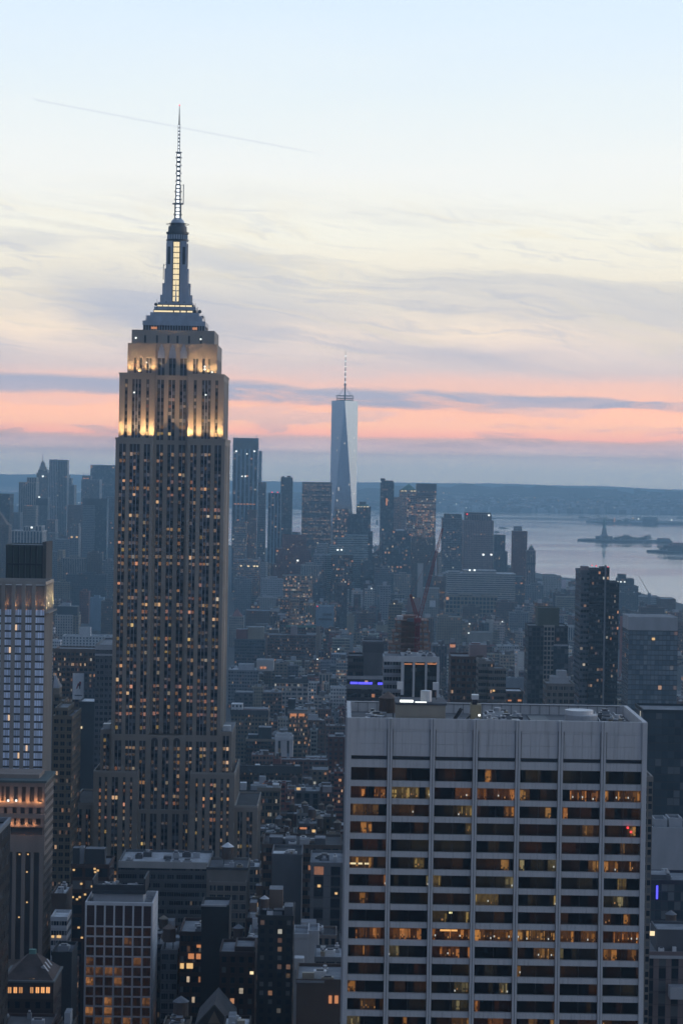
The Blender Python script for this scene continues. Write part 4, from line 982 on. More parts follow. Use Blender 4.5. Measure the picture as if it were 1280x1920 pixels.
B('office_tower', 'dark glass tower with lit floors directly in front of the tapering tower base', T, 624, 662, 969, 5100, 40, 'dkgray', 'glass', .3, yb=1020, tiers=[(628, 655, 955, 10, 26)])
B('domed_office_tower', 'broad tower with a lit trapezoid crown, just right of the tapering glass tower', T, 668, 695, 951, 5000, 45, 'dkgray', 'grid', .06, yb=1020, extras=[('box', 670, 690, 946, 6, 30, 'green'), ('box', 674, 686, 941, 10, 22, 'dkgray'), ('strip', 668.5, 692, 950, 1.5, 'mast_light')])
B('office_tower', 'small dark block at the water gap, right of the trapezoid-crowned tower', T, 690, 698.5, 998, 4700, 30, 'dkgray', 'grid', .03, yb=1040)
B('office_tower', 'rounded dark block in front of the tapering tower', T, 650, 677, 965, 4850, 40, 'dkgray', 'pier', .04, yb=1010)
cr_ = B('crescent_tower', 'tall dark tower widening to a ragged top beside the water gap', T, 715, 737.5, 902, 4800, 40, 'dark', 'glass', .05, yb=990, tiers=[(713.2, 738.4, 906, -2, 44, 'glass'), (714.2, 737.8, 930, -3.5, 47, 'glass')],
  extras=[('box', 713.5, 722, 897, 4, 20, 'dark'), ('strip', 723, 726, 941, 14, 'orange_lamp', -4)])
B('pyramid_roofed_tower', 'tower with a green pyramid roof and lit eaves line', T, 749, 781, 920, 5200, 48, 'rose', 'paired', .22, yb=1000, tiers=[(737, 750, 933, 8, 40)], extras=[('pyr', 751, 780, 919, 766, 907, 'green'), ('strip', 751, 780, 920.5, 1.6, 'mast_light')])
B('office_tower', 'broad office tower glowing with orderly rows of lit windows, dark banded top', T, 780.5, 817.5, 909, 5000, 50, 'rose', 'grid', .95, bay=3.3, fh=4, yb=1015, extras=[('band', 780, 818, 914, 16, 'dkgray', -1), ('band', 780, 818, 926, 5, 'dkgray', -1)])
B('office_tower', 'lit office wing joined left of the glowing banded tower, in front of the pyramid roof', T, 763, 781, 926, 4950, 40, 'rose', 'grid', .75, bay=3.3, fh=4, yb=1005)
B('office_tower', 'dark block with a pale flat roof shed, in front of the pyramid-roofed tower', T, 715, 770, 1000, 4300, 40, 'dkgray', 'glass', .08, yb=1080, tiers=[(733, 769, 996, 5, 30)], extras=[('box', 742, 758, 993, 8, 20, 'snow')])
B('office_tower', 'dull brown block under the glowing banded office tower', T, 771, 816, 1011, 4500, 40, 'brown', 'paired', .06, yb=1075, tiers=[(771, 791, 1007, 6, 30)])
B('mansard_tower', 'tower with dark mansard cap and lit parapet, left of the big stone block', T, 829, 866, 972, 4700, 50, 'gray', 'grid', .06, yb=1060, tiers=[(833, 865, 965, 5, 40, 'blank' if 'blank' in MT else 'grid', 'dkgray')], extras=[('strip', 834, 843, 973.5, 2, 'mast_light', 3), ('strip', 852, 862, 973.5, 2, 'mast_light', 3)])
B('stone_office_tower', 'massive rose-grey stone block with dark columned crown near the river', T, 869, 925, 977, 4300, 60, 'rose', 'punched', .04, yb=1065, tiers=[(873, 921, 965, 4, 50, 'pier')],
  extras=[('box', 872, 920, 961, 5, 46, 'dkgray'), ('lamp', 875, 964, 'red_lamp', 1.3, 3), ('lamp', 916, 966, 'white_lamp', 1.6, 3), ('lamp', 905.5, 1040, 'white_lamp', 1.7), ('lamp', 920.5, 1040, 'white_lamp', 1.7)])
B('office_tower', 'stepped dark block just right of the rose-grey stone block', T, 925.5, 951, 1035, 4700, 40, 'dkgray', 'pier', .05, yb=1070, tiers=[(925.6, 947, 1004, 6, 30)])
B('apartment_tower', 'slim brick-red tower with bluish top standing against the bay', T, 960.5, 988, 997, 4500, 30, 'red', 'punched', .05, yb=1082, tiers=[(963, 978, 988, 4, 20, 'paired', 'silver')])
B('cupola_tower', 'short tower with a small cupola and white base, right of the slim brick-red tower', T, 987.5, 1003.5, 1033, 4400, 30, 'rose', 'pier', .05, yb=1085, tiers=[(991, 1000, 1028, 5, 15)], extras=[('band', 987, 1004, 1057, 3, 'dark'), ('pyr', 992, 999, 1028, 995.5, 1021, 'green', 6, 12)])
B('long_low_building', 'long low white-banded building at the foot of the rose-grey stone block', 'office building', 838, 966, 1076, 4000, 60, 'pale', 'ribbon', .02, yb=1095, tiers=[(840, 862, 1072, 8, 30), (868, 930, 1070, 12, 40)], roof='snow', extras=[('lamp', 880, 1069, 'white_lamp', 1.5), ('lamp', 889, 1069, 'white_lamp', 1.5)])
B('loft_building', 'low dark building with a row of orange-lit windows near the waterfront', 'loft building', 947, 984, 1082, 3800, 40, 'dkgray', 'ribbon', .06, yb=1110, extras=[('strip', 951, 980, 1093, 2.2, 'orange_lamp')])
B('grid_loft_building', 'wide pale warehouse with crenellated grid front and amber-lit lower windows', 'warehouse', 835, 932, 1119, 3300, 50, 'tan', 'grid', .18, bay=6, fh=7, yb=1155, tiers=[(835, 850, 1116, 4, 30), (860, 885, 1115, 6, 30), (903, 930, 1117, 6, 30)])
B('white_block', 'small white grid-fronted block above the wide pale warehouse', 'apartment building', 843, 861, 1096, 3600, 40, 'white', 'wide', .05, yb=1118)
B('apartment_block', 'pale waterfront block on the river edge, left of the dark glass tower', 'apartment building', 1019, 1052, 1081, 4700, 40, 'pale', 'punched', .02, yb=1110, tiers=[(1019, 1042, 1078, 5, 30)])
B('terraced_block', 'dark stepped waterfront block with small roof lights, behind the dark glass tower', 'warehouse', 1140, 1196, 1100, 4300, 50, 'dkgray', 'ribbon', .03, yb=1140, tiers=[(1158, 1188, 1086, 5, 40), (1160, 1173, 1078, 10, 30)],
  extras=[('lamp', 1142, 1091, 'white_lamp', 1.2, 3), ('lamp', 1157, 1091, 'white_lamp', 1.2, 3), ('lamp', 1163, 1091, 'white_lamp', 1.2, 3), ('lamp', 1170, 1091, 'white_lamp', 1.2, 3)])
B('pier_shed', 'low pale pier shed at the right shoreline', 'warehouse', 1197, 1236, 1120, 4350, 60, 'silver', 'ribbon', .02, yb=1130)
B('pier_shed', 'red-brown pier building beyond the pale shed at the right shoreline', 'warehouse', 1238, 1266, 1124, 4250, 60, 'brick', 'punched', .02, yb=1140)
B('ziggurat_building', 'dark red-brown stepped building left of centre, below the wide dark office block', 'office building', 512, 590, 1060, 3800, 60, 'red', 'punched', .05, yb=1085, tiers=[(517, 583, 1030, 8, 45), (529, 574, 1004, 16, 30)],
  extras=[('lamp', 520, 1033, 'orange_lamp', 1.6), ('lamp', 558, 1051, 'white_lamp', 1.6), ('lamp', 540, 1030, 'gold_lamp', 1)])
B('terraced_glass_building', 'pale blue-green terraced building below the tapering glass tower', 'office building', 604, 690, 1042, 3700, 60, (.34, .42, .44), 'ribbon', .03, yb=1080, tiers=[(618, 690, 1024, 6, 50), (632, 690, 1010, 12, 40), (648, 689, 1004, 18, 30)],
  extras=[('lamp', 633, 1031, 'white_lamp', 1.5), ('lamp', 640, 1031, 'white_lamp', 1.5)])
B('slab_tower', 'dark brown gridded slab in front of the terraced pale building', T, 621, 662, 1042, 3300, 30, 'brown', 'grid', .12, yb=1100)
B('colonnaded_block', 'pale building with vertical piers and stepped top, below the red-brown ziggurat', 'office building', 564, 602, 1060, 3300, 30, 'pale', 'pier', .04, yb=1095, tiers=[(572, 592, 1056, 5, 20)])
B('frame_building', 'slim pale tower block with open grid, left of the terraced pale building', 'apartment building', 588, 613, 1041, 3500, 30, 'silver', 'grid', .04, yb=1070)
B('office_block', 'tan office block with two long rows of glowing windows in the mid distance', 'office building', 529, 585, 1080, 3000, 40, 'tan', 'grid', .55, yb=1122)
B('factory_building', 'low building with a bright row of pale-yellow windows beside the limestone skyscraper', 'office building', 440, 486, 1050, 3400, 40, 'gray', 'ribbon', .2, yb=1075, extras=[('strip', 463, 485, 1061, 2.6, 'mast_light'), ('lamp', 452, 1061, 'mast_light', 1.4), ('lamp', 455, 1098, 'white_lamp', 2.2)])
B('blank_walled_building', 'building with a large blank bluish wall and a red roof lamp, mid distance centre', 'office building', 592, 626, 1138, 2700, 35, 'blue', 'tinted', .0, yb=1180, extras=[('lamp', 595, 1137, 'red_lamp', .8), ('band', 605, 622, 1152, 2.5, 'dkgray'), ('band', 597, 622, 1161, 2, 'dkgray')])
B('signboard_building', 'pale mid-rise with a white square sign, right of the red crane jib', 'apartment building', 794, 823, 1104, 3000, 35, 'stone', 'punched', .03, yb=1160, extras=[('band', 805, 816, 1132, 8, 'snow')])
B('slab_tower', 'thin pale blank-sided tower left of the red crane jib', T, 783, 793, 1058, 3300, 20, 'pale', 'tinted', .02, yb=1100)

# ================================================================== mid distance
AP, OB, LB = 'apartment building', 'office building', 'loft building'
B('long_roofed_hall', 'brick building with long bluish roof right of the red-domed roof', OB, 461, 506, 1146, 2450, 40, 'brick', 'punched', .06, yb=1175, roof='blue', extras=[('box', 506, 524, 1142, 2, 20, 'pale')])
B('domed_building', 'brick building with a rounded red dome beside the limestone skyscraper', 'building', 430, 457, 1157, 2400, 30, 'stone', 'punched', .08, yb=1185, extras=[('pyr', 434, 454, 1157, 444, 1140, 'red')])
B('brick_block', 'dark brick block with a tan blank tower room on top, right of the limestone skyscraper', AP, 440, 496, 1200, 2000, 34, 'dkgray', 'wide', .03, yb=1240, extras=[('box', 465, 495, 1176, 8, 20, 'tan'), ('box', 443, 464, 1180, 10, 18, 'red')])
B('brick_block', 'broad brick building with a green eaves line and a square stair tower', AP, 502, 592, 1192, 2100, 36, 'brick', 'wide', .06, yb=1240, tiers=[(536, 592, 1176, 30, 20)], extras=[('box', 545, 557, 1174, 8, 12, 'rose'), ('band', 536, 592, 1174.5, 2, 'green', 29)])
B('narrow_tower', 'narrow pale twin-pier tower beside the broad green-eaved brick building', T, 575, 592.5, 1190, 2020, 20, 'silver', 'pier', .02, bay=4, yb=1240)
B('white_grid_loft', 'pale loft building with big lit windows and dark crown, centre of the picture', LB, 514, 578, 1281, 1650, 36, 'pale', 'wide', .25, bay=5.2, fh=4.4, yb=1330, tiers=(), extras=[('band', 513, 579, 1277, 3, 'tar', -.8), ('box', 516, 527, 1268, 5, 10, 'dark'), ('box', 543, 553, 1268, 5, 10, 'dark'), ('box', 566, 576, 1268, 5, 10, 'dark')], n_units=5)
B('loft_building', 'tan loft building with a dark rooftop screen and a bright orange window row', LB, 540, 577, 1333, 1500, 32, 'tan', 'wide', .28, bay=4, yb=1412, extras=[('box', 540, 554, 1311, 4, 8, 'dark'), ('strip', 544, 556, 1340.5, 1.7, 'orange_lamp'), ('strip', 560, 571, 1340.5, 1.7, 'orange_lamp'), ('band', 539, 578, 1336, 1.4, 'stone')], n_units=4)
B('hall', 'building with a large rounded pale roof and a lit arch, beside the limestone skyscraper', OB, 428, 484, 1258, 1750, 40, 'gray', 'paired', .05, yb=1290, roof='silver', extras=[('box', 447, 476, 1246, 6, 20, 'silver'), ('box', 481, 513, 1238, 4, 26, 'pale'), ('strip', 487, 500, 1252, 1.6, 'orange_lamp', 3.5)], n_units=5)
B('arcaded_building', 'dim arcaded brick building between the round-roofed hall and the pale loft', OB, 492, 528, 1300, 1600, 34, 'brown', 'wide', .08, bay=4, yb=1345, tiers=[(440, 474, 1300, 3, 30, 'paired', 'dkgray')], n_units=4)
B('palazzo_building', 'long tan building with a heavy dark cornice beside the limestone skyscraper', OB, 433, 503, 1338, 1450, 40, 'tan', 'paired', .12, yb=1385, extras=[('band', 432, 504, 1336, 3, 'tar', -1), ('box', 434, 455, 1320, 5, 12, 'snow', 'punched'), ('box', 456, 502, 1329, 9, 16, 'rose')], n_units=3)
B('white_block', 'small bright white building with two window columns and a pale dome cap', AP, 516, 549, 1384, 1350, 18, 'white', 'tinted', .0, yb=1425, extras=[('box', 518, 547, 1376, 3, 12, 'white'), ('band', 515, 550, 1384, 2, 'snow'), ('band', 521.5, 526, 1396, 4.2, 'dark', -.12), ('band', 538, 542, 1396, 4.2, 'dark', -.12), ('band', 521.5, 526, 1407, 3.2, 'ochre', -.12), ('band', 538, 542, 1407, 3.2, 'dark', -.12), ('band', 520.5, 527, 1418, 4, 'dark', -.12), ('band', 538, 542, 1418, 4, 'blue', -.12)])
B('brick_block', 'brown brick building with dark roof garden joined left of the small bright white building', AP, 461, 515.5, 1389, 1355, 30, 'brown', 'wide', .07, yb=1420, extras=[('band', 460, 515.4, 1388, 1.4, 'tan'), ('box', 485, 509, 1364, 6, 14, 'dark'), ('box', 465, 484, 1378, 6, 12, 'dark')])
B('long_roofed_hall', 'long dark-roofed block with small windows below the bright white building', OB, 446, 566, 1446, 1270, 36, 'brown', 'paired', .05, yb=1475, tiers=(), extras=[('band', 445, 567, 1443, 4, 'tar', -1), ('box', 478, 487, 1434, 6, 6, 'snow')], roof='tar', n_units=6)
B('classical_block', 'tan classical building with tall grouped windows, at the foot of the limestone skyscraper', OB, 483, 525, 1484, 1130, 30, 'tan', 'wide', .22, bay=5.2, fh=4.4, yb=1560, extras=[('band', 482, 526, 1480, 1.6, 'tan'), ('box', 450, 462, 1468, 4, 6, 'snow'), ('box', 470, 500, 1473, 5, 8, 'silver'), ('box', 511, 523, 1471, 4, 8, 'snow')])
B('loft_building', 'grey loft building with paired attic openings, between the classical block and the white slab', LB, 552, 599, 1486, 1150, 30, 'gray', 'pier', .06, bay=5, fh=4.4, yb=1530, extras=[('strip', 556, 563, 1479, 1.2, 'gold_lamp', 2), ('box', 605, 622, 1475, 3, 8, 'silver')], n_units=3)
B('brick_tower', 'red brick apartment tower with orange-lit windows at the left edge of the white slab', AP, 615, 655, 1384, 1300, 26, 'red', 'punched', .14, bay=4.2, yb=1450, extras=[('box', 628, 644, 1376, 4, 10, 'silver', 'ribbon')])
B('loft_building', 'dim grey building with a lit cornice line, left of the red brick apartment tower', LB, 585, 615, 1446, 1230, 26, 'tan', 'punched', .22, bay=3.6, yb=1480)
B('long_loft', 'long stone building with rooftop sheds, right of the limestone skyscraper base', LB, 492, 640, 1588, 1010, 30, 'brown', 'wide', .07, bay=4.4, yb=1620, roof='tar', extras=[('box', 505, 530, 1570, 4, 8, 'dkgray'), ('box', 535, 555, 1572, 5, 8, 'gray'), ('box', 562, 580, 1574, 4, 6, 'silver'), ('box', 590, 610, 1572, 4, 8, 'dkgray'), ('lamp', 588, 1558, 'gold_lamp', .7, 6), ('strip', 562, 575, 1553, .8, 'orange_lamp', 20)], n_units=6)
B('stone_block', 'small stone block with round windows and a pale rooftop tray', OB, 510, 566, 1606, 960, 24, 'gray', 'tinted', .0, yb=1640, roof='dark', extras=[('box', 512, 540, 1600, 2, 6, 'snow')], n_units=3)
B('flat_roofed_block', 'wide low block with long pale roof parapet in front of the limestone skyscraper', OB, 222, 392, 1622, 1010, 34, 'gray', 'ribbon', .02, yb=1660, roof='silver', extras=[('band', 222, 388, 1622, 2.8, 'pale'), ('box', 300, 330, 1636, 3, 8, 'dkgray')], n_units=10)
B('stone_block', 'two-tiered stone building under the cone-capped water tank', OB, 388, 464, 1632, 955, 26, 'stone', 'tinted', .0, yb=1700, roof='dkgray', tiers=[(392, 462, 1658, -5, 20, 'wide')], extras=[('tank', 427, 1600, 2.4, 14, 'snow'), ('band', 387, 465, 1629, 1.0, 'tar', -.5)], n_units=3)
B('pier_fronted_loft', 'dark loft building with tall pale piers beside the left edge of the white slab', LB, 582, 645, 1622, 930, 30, 'gray', 'pier', .1, bay=5.2, fh=4.2, yb=1720, n_units=4, extras=[('lamp', 598, 1661, 'gold_lamp', .6), ('lamp', 630, 1675, 'gold_lamp', .5)])
B('black_box_building', 'matt black windowless rooftop block in the lower centre', OB, 378, 430, 1702, 850, 16, 'black', 'tinted', .0, yb=1735, extras=[('band', 377, 425, 1698, .7, 'silver')])
B('dark_tower', 'near-black narrow tower with a few lit windows, lower centre', T, 484, 550, 1722, 800, 26, 'dark', 'punched', .22, bay=3, fh=2.9, yb=1920, tiers=[(488, 546, 1712, 6, 14, 'tinted')], extras=[('box', 505, 530, 1668, 8, 8, 'brown'), ('tank', 496, 1690, 1.5, 6, 'snow'), ('box', 533, 549, 1700, 3, 8, 'dkgray')], n_units=5)
B('orange_lit_loft', 'dark brick loft with a brilliant row of orange-lit windows, lower centre', LB, 337, 425, 1752, 860, 26, 'dkbrick', 'wide', .2, bay=4.0, fh=3.7, yb=1830, n_units=6, extras=[('strip', 351, 381, 1793, 1.9, 'orange_lamp'), ('strip', 386, 414, 1794, 1.9, 'gold_lamp'), ('strip', 369, 379, 1774, 1.0, 'orange_lamp'), ('strip', 338, 345, 1811, 1.9, 'gold_lamp'), ('strip', 350, 362, 1811, 1.9, 'gold_lamp'), ('box', 417, 450, 1773, 3, 6, 'snow')])
B('brick_block', 'dark red-brick block just right of the orange-lit loft', AP, 412, 478, 1790, 820, 22, 'dkbrick', 'punched', .14, bay=3.4, yb=1880, tiers=[(440, 478, 1780, 4, 16)], extras=[('box', 415, 440, 1794, 2, 5, 'snow'), ('lamp', 472, 1824, 'mast_light', .6)])
B('grey_grid_block', 'grey concrete grid building tucked right of the white gridded tower', OB, 302, 333, 1786, 870, 22, 'gray', 'wide', .03, bay=3.6, yb=1880, extras=[('tank', 318, 1740, 2.4, 8, 'brown')])
B('white_walled_block', 'pair of blank whitish party walls at the left edge of the white slab', AP, 550, 578, 1756, 840, 16, 'silver', 'tinted', .0, yb=1800, tiers=[(577, 598, 1750, 3, 14, 'tinted', 'silver')], extras=[('box', 552, 570, 1797, -8, 5, 'snow')])
B('brown_block', 'brown block with one bright pair of windows, bottom of the picture beside the white slab', AP, 556, 645, 1842, 740, 24, 'brown', 'tinted', .0, yb=1920, extras=[('strip', 616, 622, 1874, 2.4, 'orange_lamp'), ('strip', 627, 634, 1874, 2.4, 'orange_lamp'), ('band', 556, 608, 1841, .7, 'gray')], n_units=5)
B('courtyard_block', 'low pale roof with ducts at the left edge of the white slab', OB, 590, 648, 1800, 790, 20, 'gray', 'wide', .03, yb=1840, roof='silver', n_units=8)
# behind and left of the limestone skyscraper
B('dark_capped_block', 'pale apartment block with a dark glazed crown, right of the tan left-edge tower', AP, 104, 137, 1154, 2200, 30, 'pale', 'punched', .02, bay=3.6, yb=1195, tiers=[(137.2, 148, 1156, 1, 28, 'punched', 'tan')], extras=[('box', 108, 146, 1137, 3, 22, 'dark'), ('box', 116, 132, 1131, 6, 12, 'silver')])
B('white_gridded_block', 'long white apartment block with small square windows', AP, 118, 216, 1194, 2000, 34, 'white', 'punched', .0, bay=4.2, yb=1220, extras=[('box', 149, 170, 1176, 4, 12, 'white')], n_units=3)
bn = B('banner_building', 'brown building with rows of small lights and a tall white banner', OB, 100, 182, 1222, 1700, 40, 'brown', 'paired', .14, yb=1330, extras=[('band', 98, 183, 1219, 2, 'brown')], tiers=[(158, 182, 1262, -4, 44, 'punched', 'dkgray')])
B('grey_mass_building', 'big plain grey building pressed against the left side of the limestone skyscraper', OB, 179, 222, 1212, 1500, 60, 'gray', 'paired', .01, bay=3, yb=1380, extras=[('band', 178.5, 222, 1214, 3, 'silver'), ('band', 178.5, 222, 1228, 1.2, 'silver')])
B('wedge_roofed_shed', 'small building with a pale wedge-shaped roof under the banner', 'building', 149, 181, 1318, 1620, 30, 'dark', 'tinted', 0, yb=1380, roof='snow', extras=[('lamp', 152, 1364, 'mast_light', .9)])
B('peaked_tower', 'small stepped tan tower with amber windows, right of the tan left-edge tower', T, 100, 119, 1318, 1250, 22, 'tan', 'paired', .14, yb=1420, tiers=[(102, 112, 1305, 4, 12)], extras=[('pyr', 100, 112, 1290, 103, 1262, 'silver', 5, 12), ('box', 100.2, 111.5, 1290, 5, 12, 'tan')])
B('stepped_tan_tower', 'stepped tan building with scattered amber windows in the street canyon', T, 100, 136, 1346, 1180, 40, 'tan', 'paired', .14, yb=1560, tiers=[(104, 128, 1330, 5, 28)])
B('flat_roofed_block', 'low dark block with pale skylight strips beyond the street canyon', OB, 134, 178, 1383, 1560, 50, 'dkgray', 'ribbon', .04, yb=1420, roof='silver', extras=[('box', 158, 172, 1381, 5, 40, 'snow')])
B('string_lit_building', 'dark building strung with bright yellow lamps behind the white gridded tower', LB, 134, 205, 1625, 960, 22, 'dkbrick', 'grid', .06, bay=6, fh=5, yb=1760,
  extras=[('box', 137, 149, 1590, 3, 5, 'dark'), ('box', 160, 197, 1592, 3, 6, 'dark'), ('box', 150, 158, 1588, 5, 4, 'silver')]+[('lamp', x, y, 'gold_lamp', .42) for x, y in ((139, 1631), (178, 1629), (184, 1632), (153, 1657), (179, 1654), (173, 1662), (160, 1677), (137, 1682), (150, 1682), (145, 1686), (148, 1739), (154, 1758), (179, 1635))])
B('flat_roofed_block', 'low tan block with snow-white roof machines, between the left tower and the string-lit building', OB, 97, 125, 1680, 900, 20, 'brown', 'tinted', .0, yb=1715, roof='snow', n_units=6)
B('flat_roofed_block', 'low block with a bright white roof and two lit strips under it', OB, 96, 126, 1724, 870, 14, 'silver', 'ribbon', .0, yb=1770, roof='snow', extras=[('strip', 97, 102, 1756, .8, 'gold_lamp'), ('strip', 107, 115, 1756, .9, 'gold_lamp')])
B('round_roofed_hall', 'dark barrel-roofed block at the foot of the left tower', 'building', 98, 135, 1790, 820, 18, 'dark', 'tinted', .0, yb=1830, roof='dkgray', n_units=3)
# right of centre, behind the white slab
B('blue_lit_tower', 'dark terraced building with two glowing violet-blue strips', OB, 650, 749, 1274, 1250, 40, 'dkgray', 'ribbon', .06, bay=5, yb=1320, tiers=[(652, 681, 1233, 14, 24, 'ribbon')], extras=[('strip', 656.5, 670, 1280.5, 1.1, 'blue_lamp'), ('strip', 671, 697.5, 1281, 1.1, 'blue_lamp'), ('strip', 708, 747, 1282, 1.1, 'blue_lamp'), ('band', 650, 752, 1271, 1.6, 'silver'), ('band', 650, 750, 1288, 2.5, 'gray')])
B('blank_stone_slab', 'plain grey windowless slab rising behind the violet-blue strips', T, 680, 719, 1206, 1275, 22, 'gray', 'tinted', .0, yb=1270, extras=[('band', 680, 719, 1215, 5, 'dkgray', -.3)])
pf = B('pillared_penthouse_tower', 'black glass tower framed by tall white pillars and a white roof band', T, 752, 822, 1236, 1100, 42, 'black', 'ribbon', .10, bay=4, fh=3.6, yb=1325, par=0, roof='gray',
       extras=[('band', 719, 823, 1236, 2.6, 'white', -1.3), ('band', 751, 757, 1270, 16, 'white', -1.0), ('band', 773, 777, 1272, 17, 'white', -1.0), ('band', 796, 800, 1273, 17, 'white', -1.0), ('band', 818, 823, 1274, 17, 'white', -1.0), ('strip', 757, 772, 1245, .5, 'orange_lamp', -.3), ('strip', 778, 795, 1245, .5, 'orange_lamp', -.3), ('strip', 801, 817, 1245, .5, 'orange_lamp', -.3)], tiers=[(719, 752, 1238, 12, 28, 'ribbon', 'silver')], n_units=9)
B('brick_tower', 'dark brown brick tower topped by a tan water-tank house, right of the pillared tower', AP, 845, 893, 1234, 1400, 30, 'brick', 'paired', .05, yb=1315, extras=[('box', 880, 912, 1209, 4, 14, 'rose'), ('box', 884, 900, 1206, 8, 8, 'red')], tiers=[(893.3, 906, 1232, 2, 26)])
B('balconied_tower', 'stepped pale apartment tower with banded balconies, right of the dark brown brick tower', AP, 897, 926, 1243, 1350, 24, 'stone', 'ribbon', .05, yb=1315, tiers=[(915, 948, 1256, -3, 20, 'ribbon'), (896, 910, 1239, 4, 16)], extras=[('lamp', 925, 1295, 'gold_lamp', .6, -3.6)], n_units=3)
B('lit_shop_building', 'low building with a white roof and two rows of orange-lit windows', OB, 948, 980, 1299, 1500, 24, 'brown', 'punched', .4, bay=3.2, yb=1318, roof='snow', extras=[('strip', 950, 978, 1313, 1.2, 'orange_lamp')])
B('apartment_block', 'tall tan apartment slab behind the brown construction frame', AP, 819, 866, 1158, 2300, 28, 'tan', 'punched', .03, yb=1210, tiers=[(822, 840, 1154, 4, 16)])
B('apartment_block', 'pale grey apartment slab above the dark brown brick tower', AP, 877, 925, 1187, 2200, 28, 'stone', 'tinted', .0, yb=1210, extras=[('lamp', 878, 1187, 'white_lamp', .8), ('lamp', 923, 1215, 'white_lamp', .6)])
B('clock_tower', 'little dark turret with a glowing orange belt, above the tank-topped brick tower', T, 842, 854, 1206, 1800, 10, 'red', 'punched', .05, yb=1230, extras=[('strip', 843, 853, 1211, 2.2, 'orange_lamp'), ('box', 844, 852, 1198, 2, 6, 'rose')])
B('low_block', 'long low white-roofed block left of the twin dark towers', AP, 932, 972, 1212, 1950, 26, 'pale', 'punched', .02, yb=1225, roof='silver', n_units=4)
B('dark_stepped_tower', 'dark tower with pale gridded panel and sloped cap, left of the banded glass tower', T, 990, 1064, 1176, 1800, 36, 'dark', 'grid', .03, yb=1310, tiers=[(1008, 1048, 1142, 8, 22, 'tinted', (.10, .11, .085)), (1019, 1039, 1175, -.8, 6, 'grid', 'stone', .01), (1037, 1065, 1208, -2, 20, 'glass')], extras=[('band', 1037, 1064, 1210, 1.2, 'silver', -2.4)])
bt = B('banded_glass_tower', 'tall dark glass tower with pale floor bands and red roof lamps, right of centre', T, 1105, 1141, 1070, 1700, 30, 'dark', 'ribbon', .05, fh=3.8, bay=4, yb=1330,
  tiers=[(1127, 1142, 1066, 2, 18, 'tinted'), (1141.2, 1160, 1094, 2, 28, 'ribbon'), (1133, 1136, 1062, -1.2, 2, 'tinted', 'gray')],
  extras=[('box', 1092, 1104, 1078, 10, 12, 'snow'), ('lamp', 1109, 1060, 'red_lamp', .4, 6), ('lamp', 1117, 1061, 'red_lamp', .45, 6), ('lamp', 1139, 1063, 'red_lamp', .4, 3)])
B('banded_wing', 'paler slanted wing on the left flank of the banded glass tower', T, 1088.5, 1104.8, 1072, 1702, 40, (.13, .135, .15), 'ribbon', .01, fh=3.8, bay=5, yb=1330, extras=[('box', 1090, 1103, 1062, 4, 12, 'rose')])
B('white_topped_glass_tower', 'glass apartment tower with a broad blank white crown at the right', T, 1178, 1270, 1182, 1500, 34, (.13, .16, .18), 'paleglass', .012, bay=2.3, fh=3.1, yb=1330, extras=[('box', 1178, 1270, 1157, -.4, 33, 'silver'), ('lamp', 1224, 1198, 'gold_lamp', .9)])
B('dark_glass_slab', 'large dim glass slab behind the right edge of the white slab', OB, 1205, 1300, 1335, 1100, 30, (.035, .05, .065), 'glass', .04, bay=3, yb=1530)
B('tank_topped_block', 'stone block crowned by pale stacked water tanks, below the dark stepped tower', OB, 1024, 1076, 1285, 1330, 24, 'stone', 'wide', .04, yb=1315, extras=[('box', 1033, 1066, 1270, 4, 14, 'silver'), ('box', 1044, 1062, 1258, 6, 8, 'silver')])
B('apartment_block', 'beige block with a fine window grid, left behind the banded glass tower', AP, 1043, 1088, 1120, 3000, 28, 'tan', 'wide', .02, yb=1150)
B('columned_block', 'pale striped block between the dark stepped tower and the banded glass tower', OB, 1056, 1090, 1176, 2400, 24, 'pale', 'pier', .01, yb=1205)
B('white_walled_block', 'white rooftop sheds in a row at the right edge, below the dim glass slab', 'warehouse', 1222, 1300, 1556, 1000, 26, 'silver', 'tinted', 0, yb=1580, roof='dkgray', tiers=[(1226, 1250, 1540, 8, 12, 'tinted', 'silver'), (1253, 1278, 1538, 8, 12, 'tinted', 'silver')])
B('blue_lit_facade', 'building with a violet-blue lit curtain wall at the right edge', OB, 1215, 1300, 1655, 930, 24, (.06, .06, .10), 'glass', .04, bay=2.4, yb=1740, extras=[('strip', 1229, 1232.5, 1673, 5.2, 'blue_lamp'), ('box', 1215, 1250, 1640, 5, 10, 'dkgray')], n_units=5)
B('stone_facade_block', 'grey stone building with pilasters at the bottom right corner', OB, 1206, 1300, 1790, 820, 26, 'rose', 'pier', .0, bay=4, fh=4.4, yb=1920, tiers=[(1230, 1300, 1748, 6, 16, 'tinted', 'dkgray')], extras=[('lamp', 1221, 1750, 'mast_light', .95, 2), ('box', 1256, 1285, 1852, -7, 6, 'silver'), ('band', 1206, 1300, 1795, 1.0, 'silver')], n_units=4)
B('slim_gridded_tower', 'slim tower with a ladder of small bays right beside the white slab', T, 1205, 1223, 1462, 760, 22, 'stone', 'grid', .0, bay=1.7, fh=2.4, yb=1770)
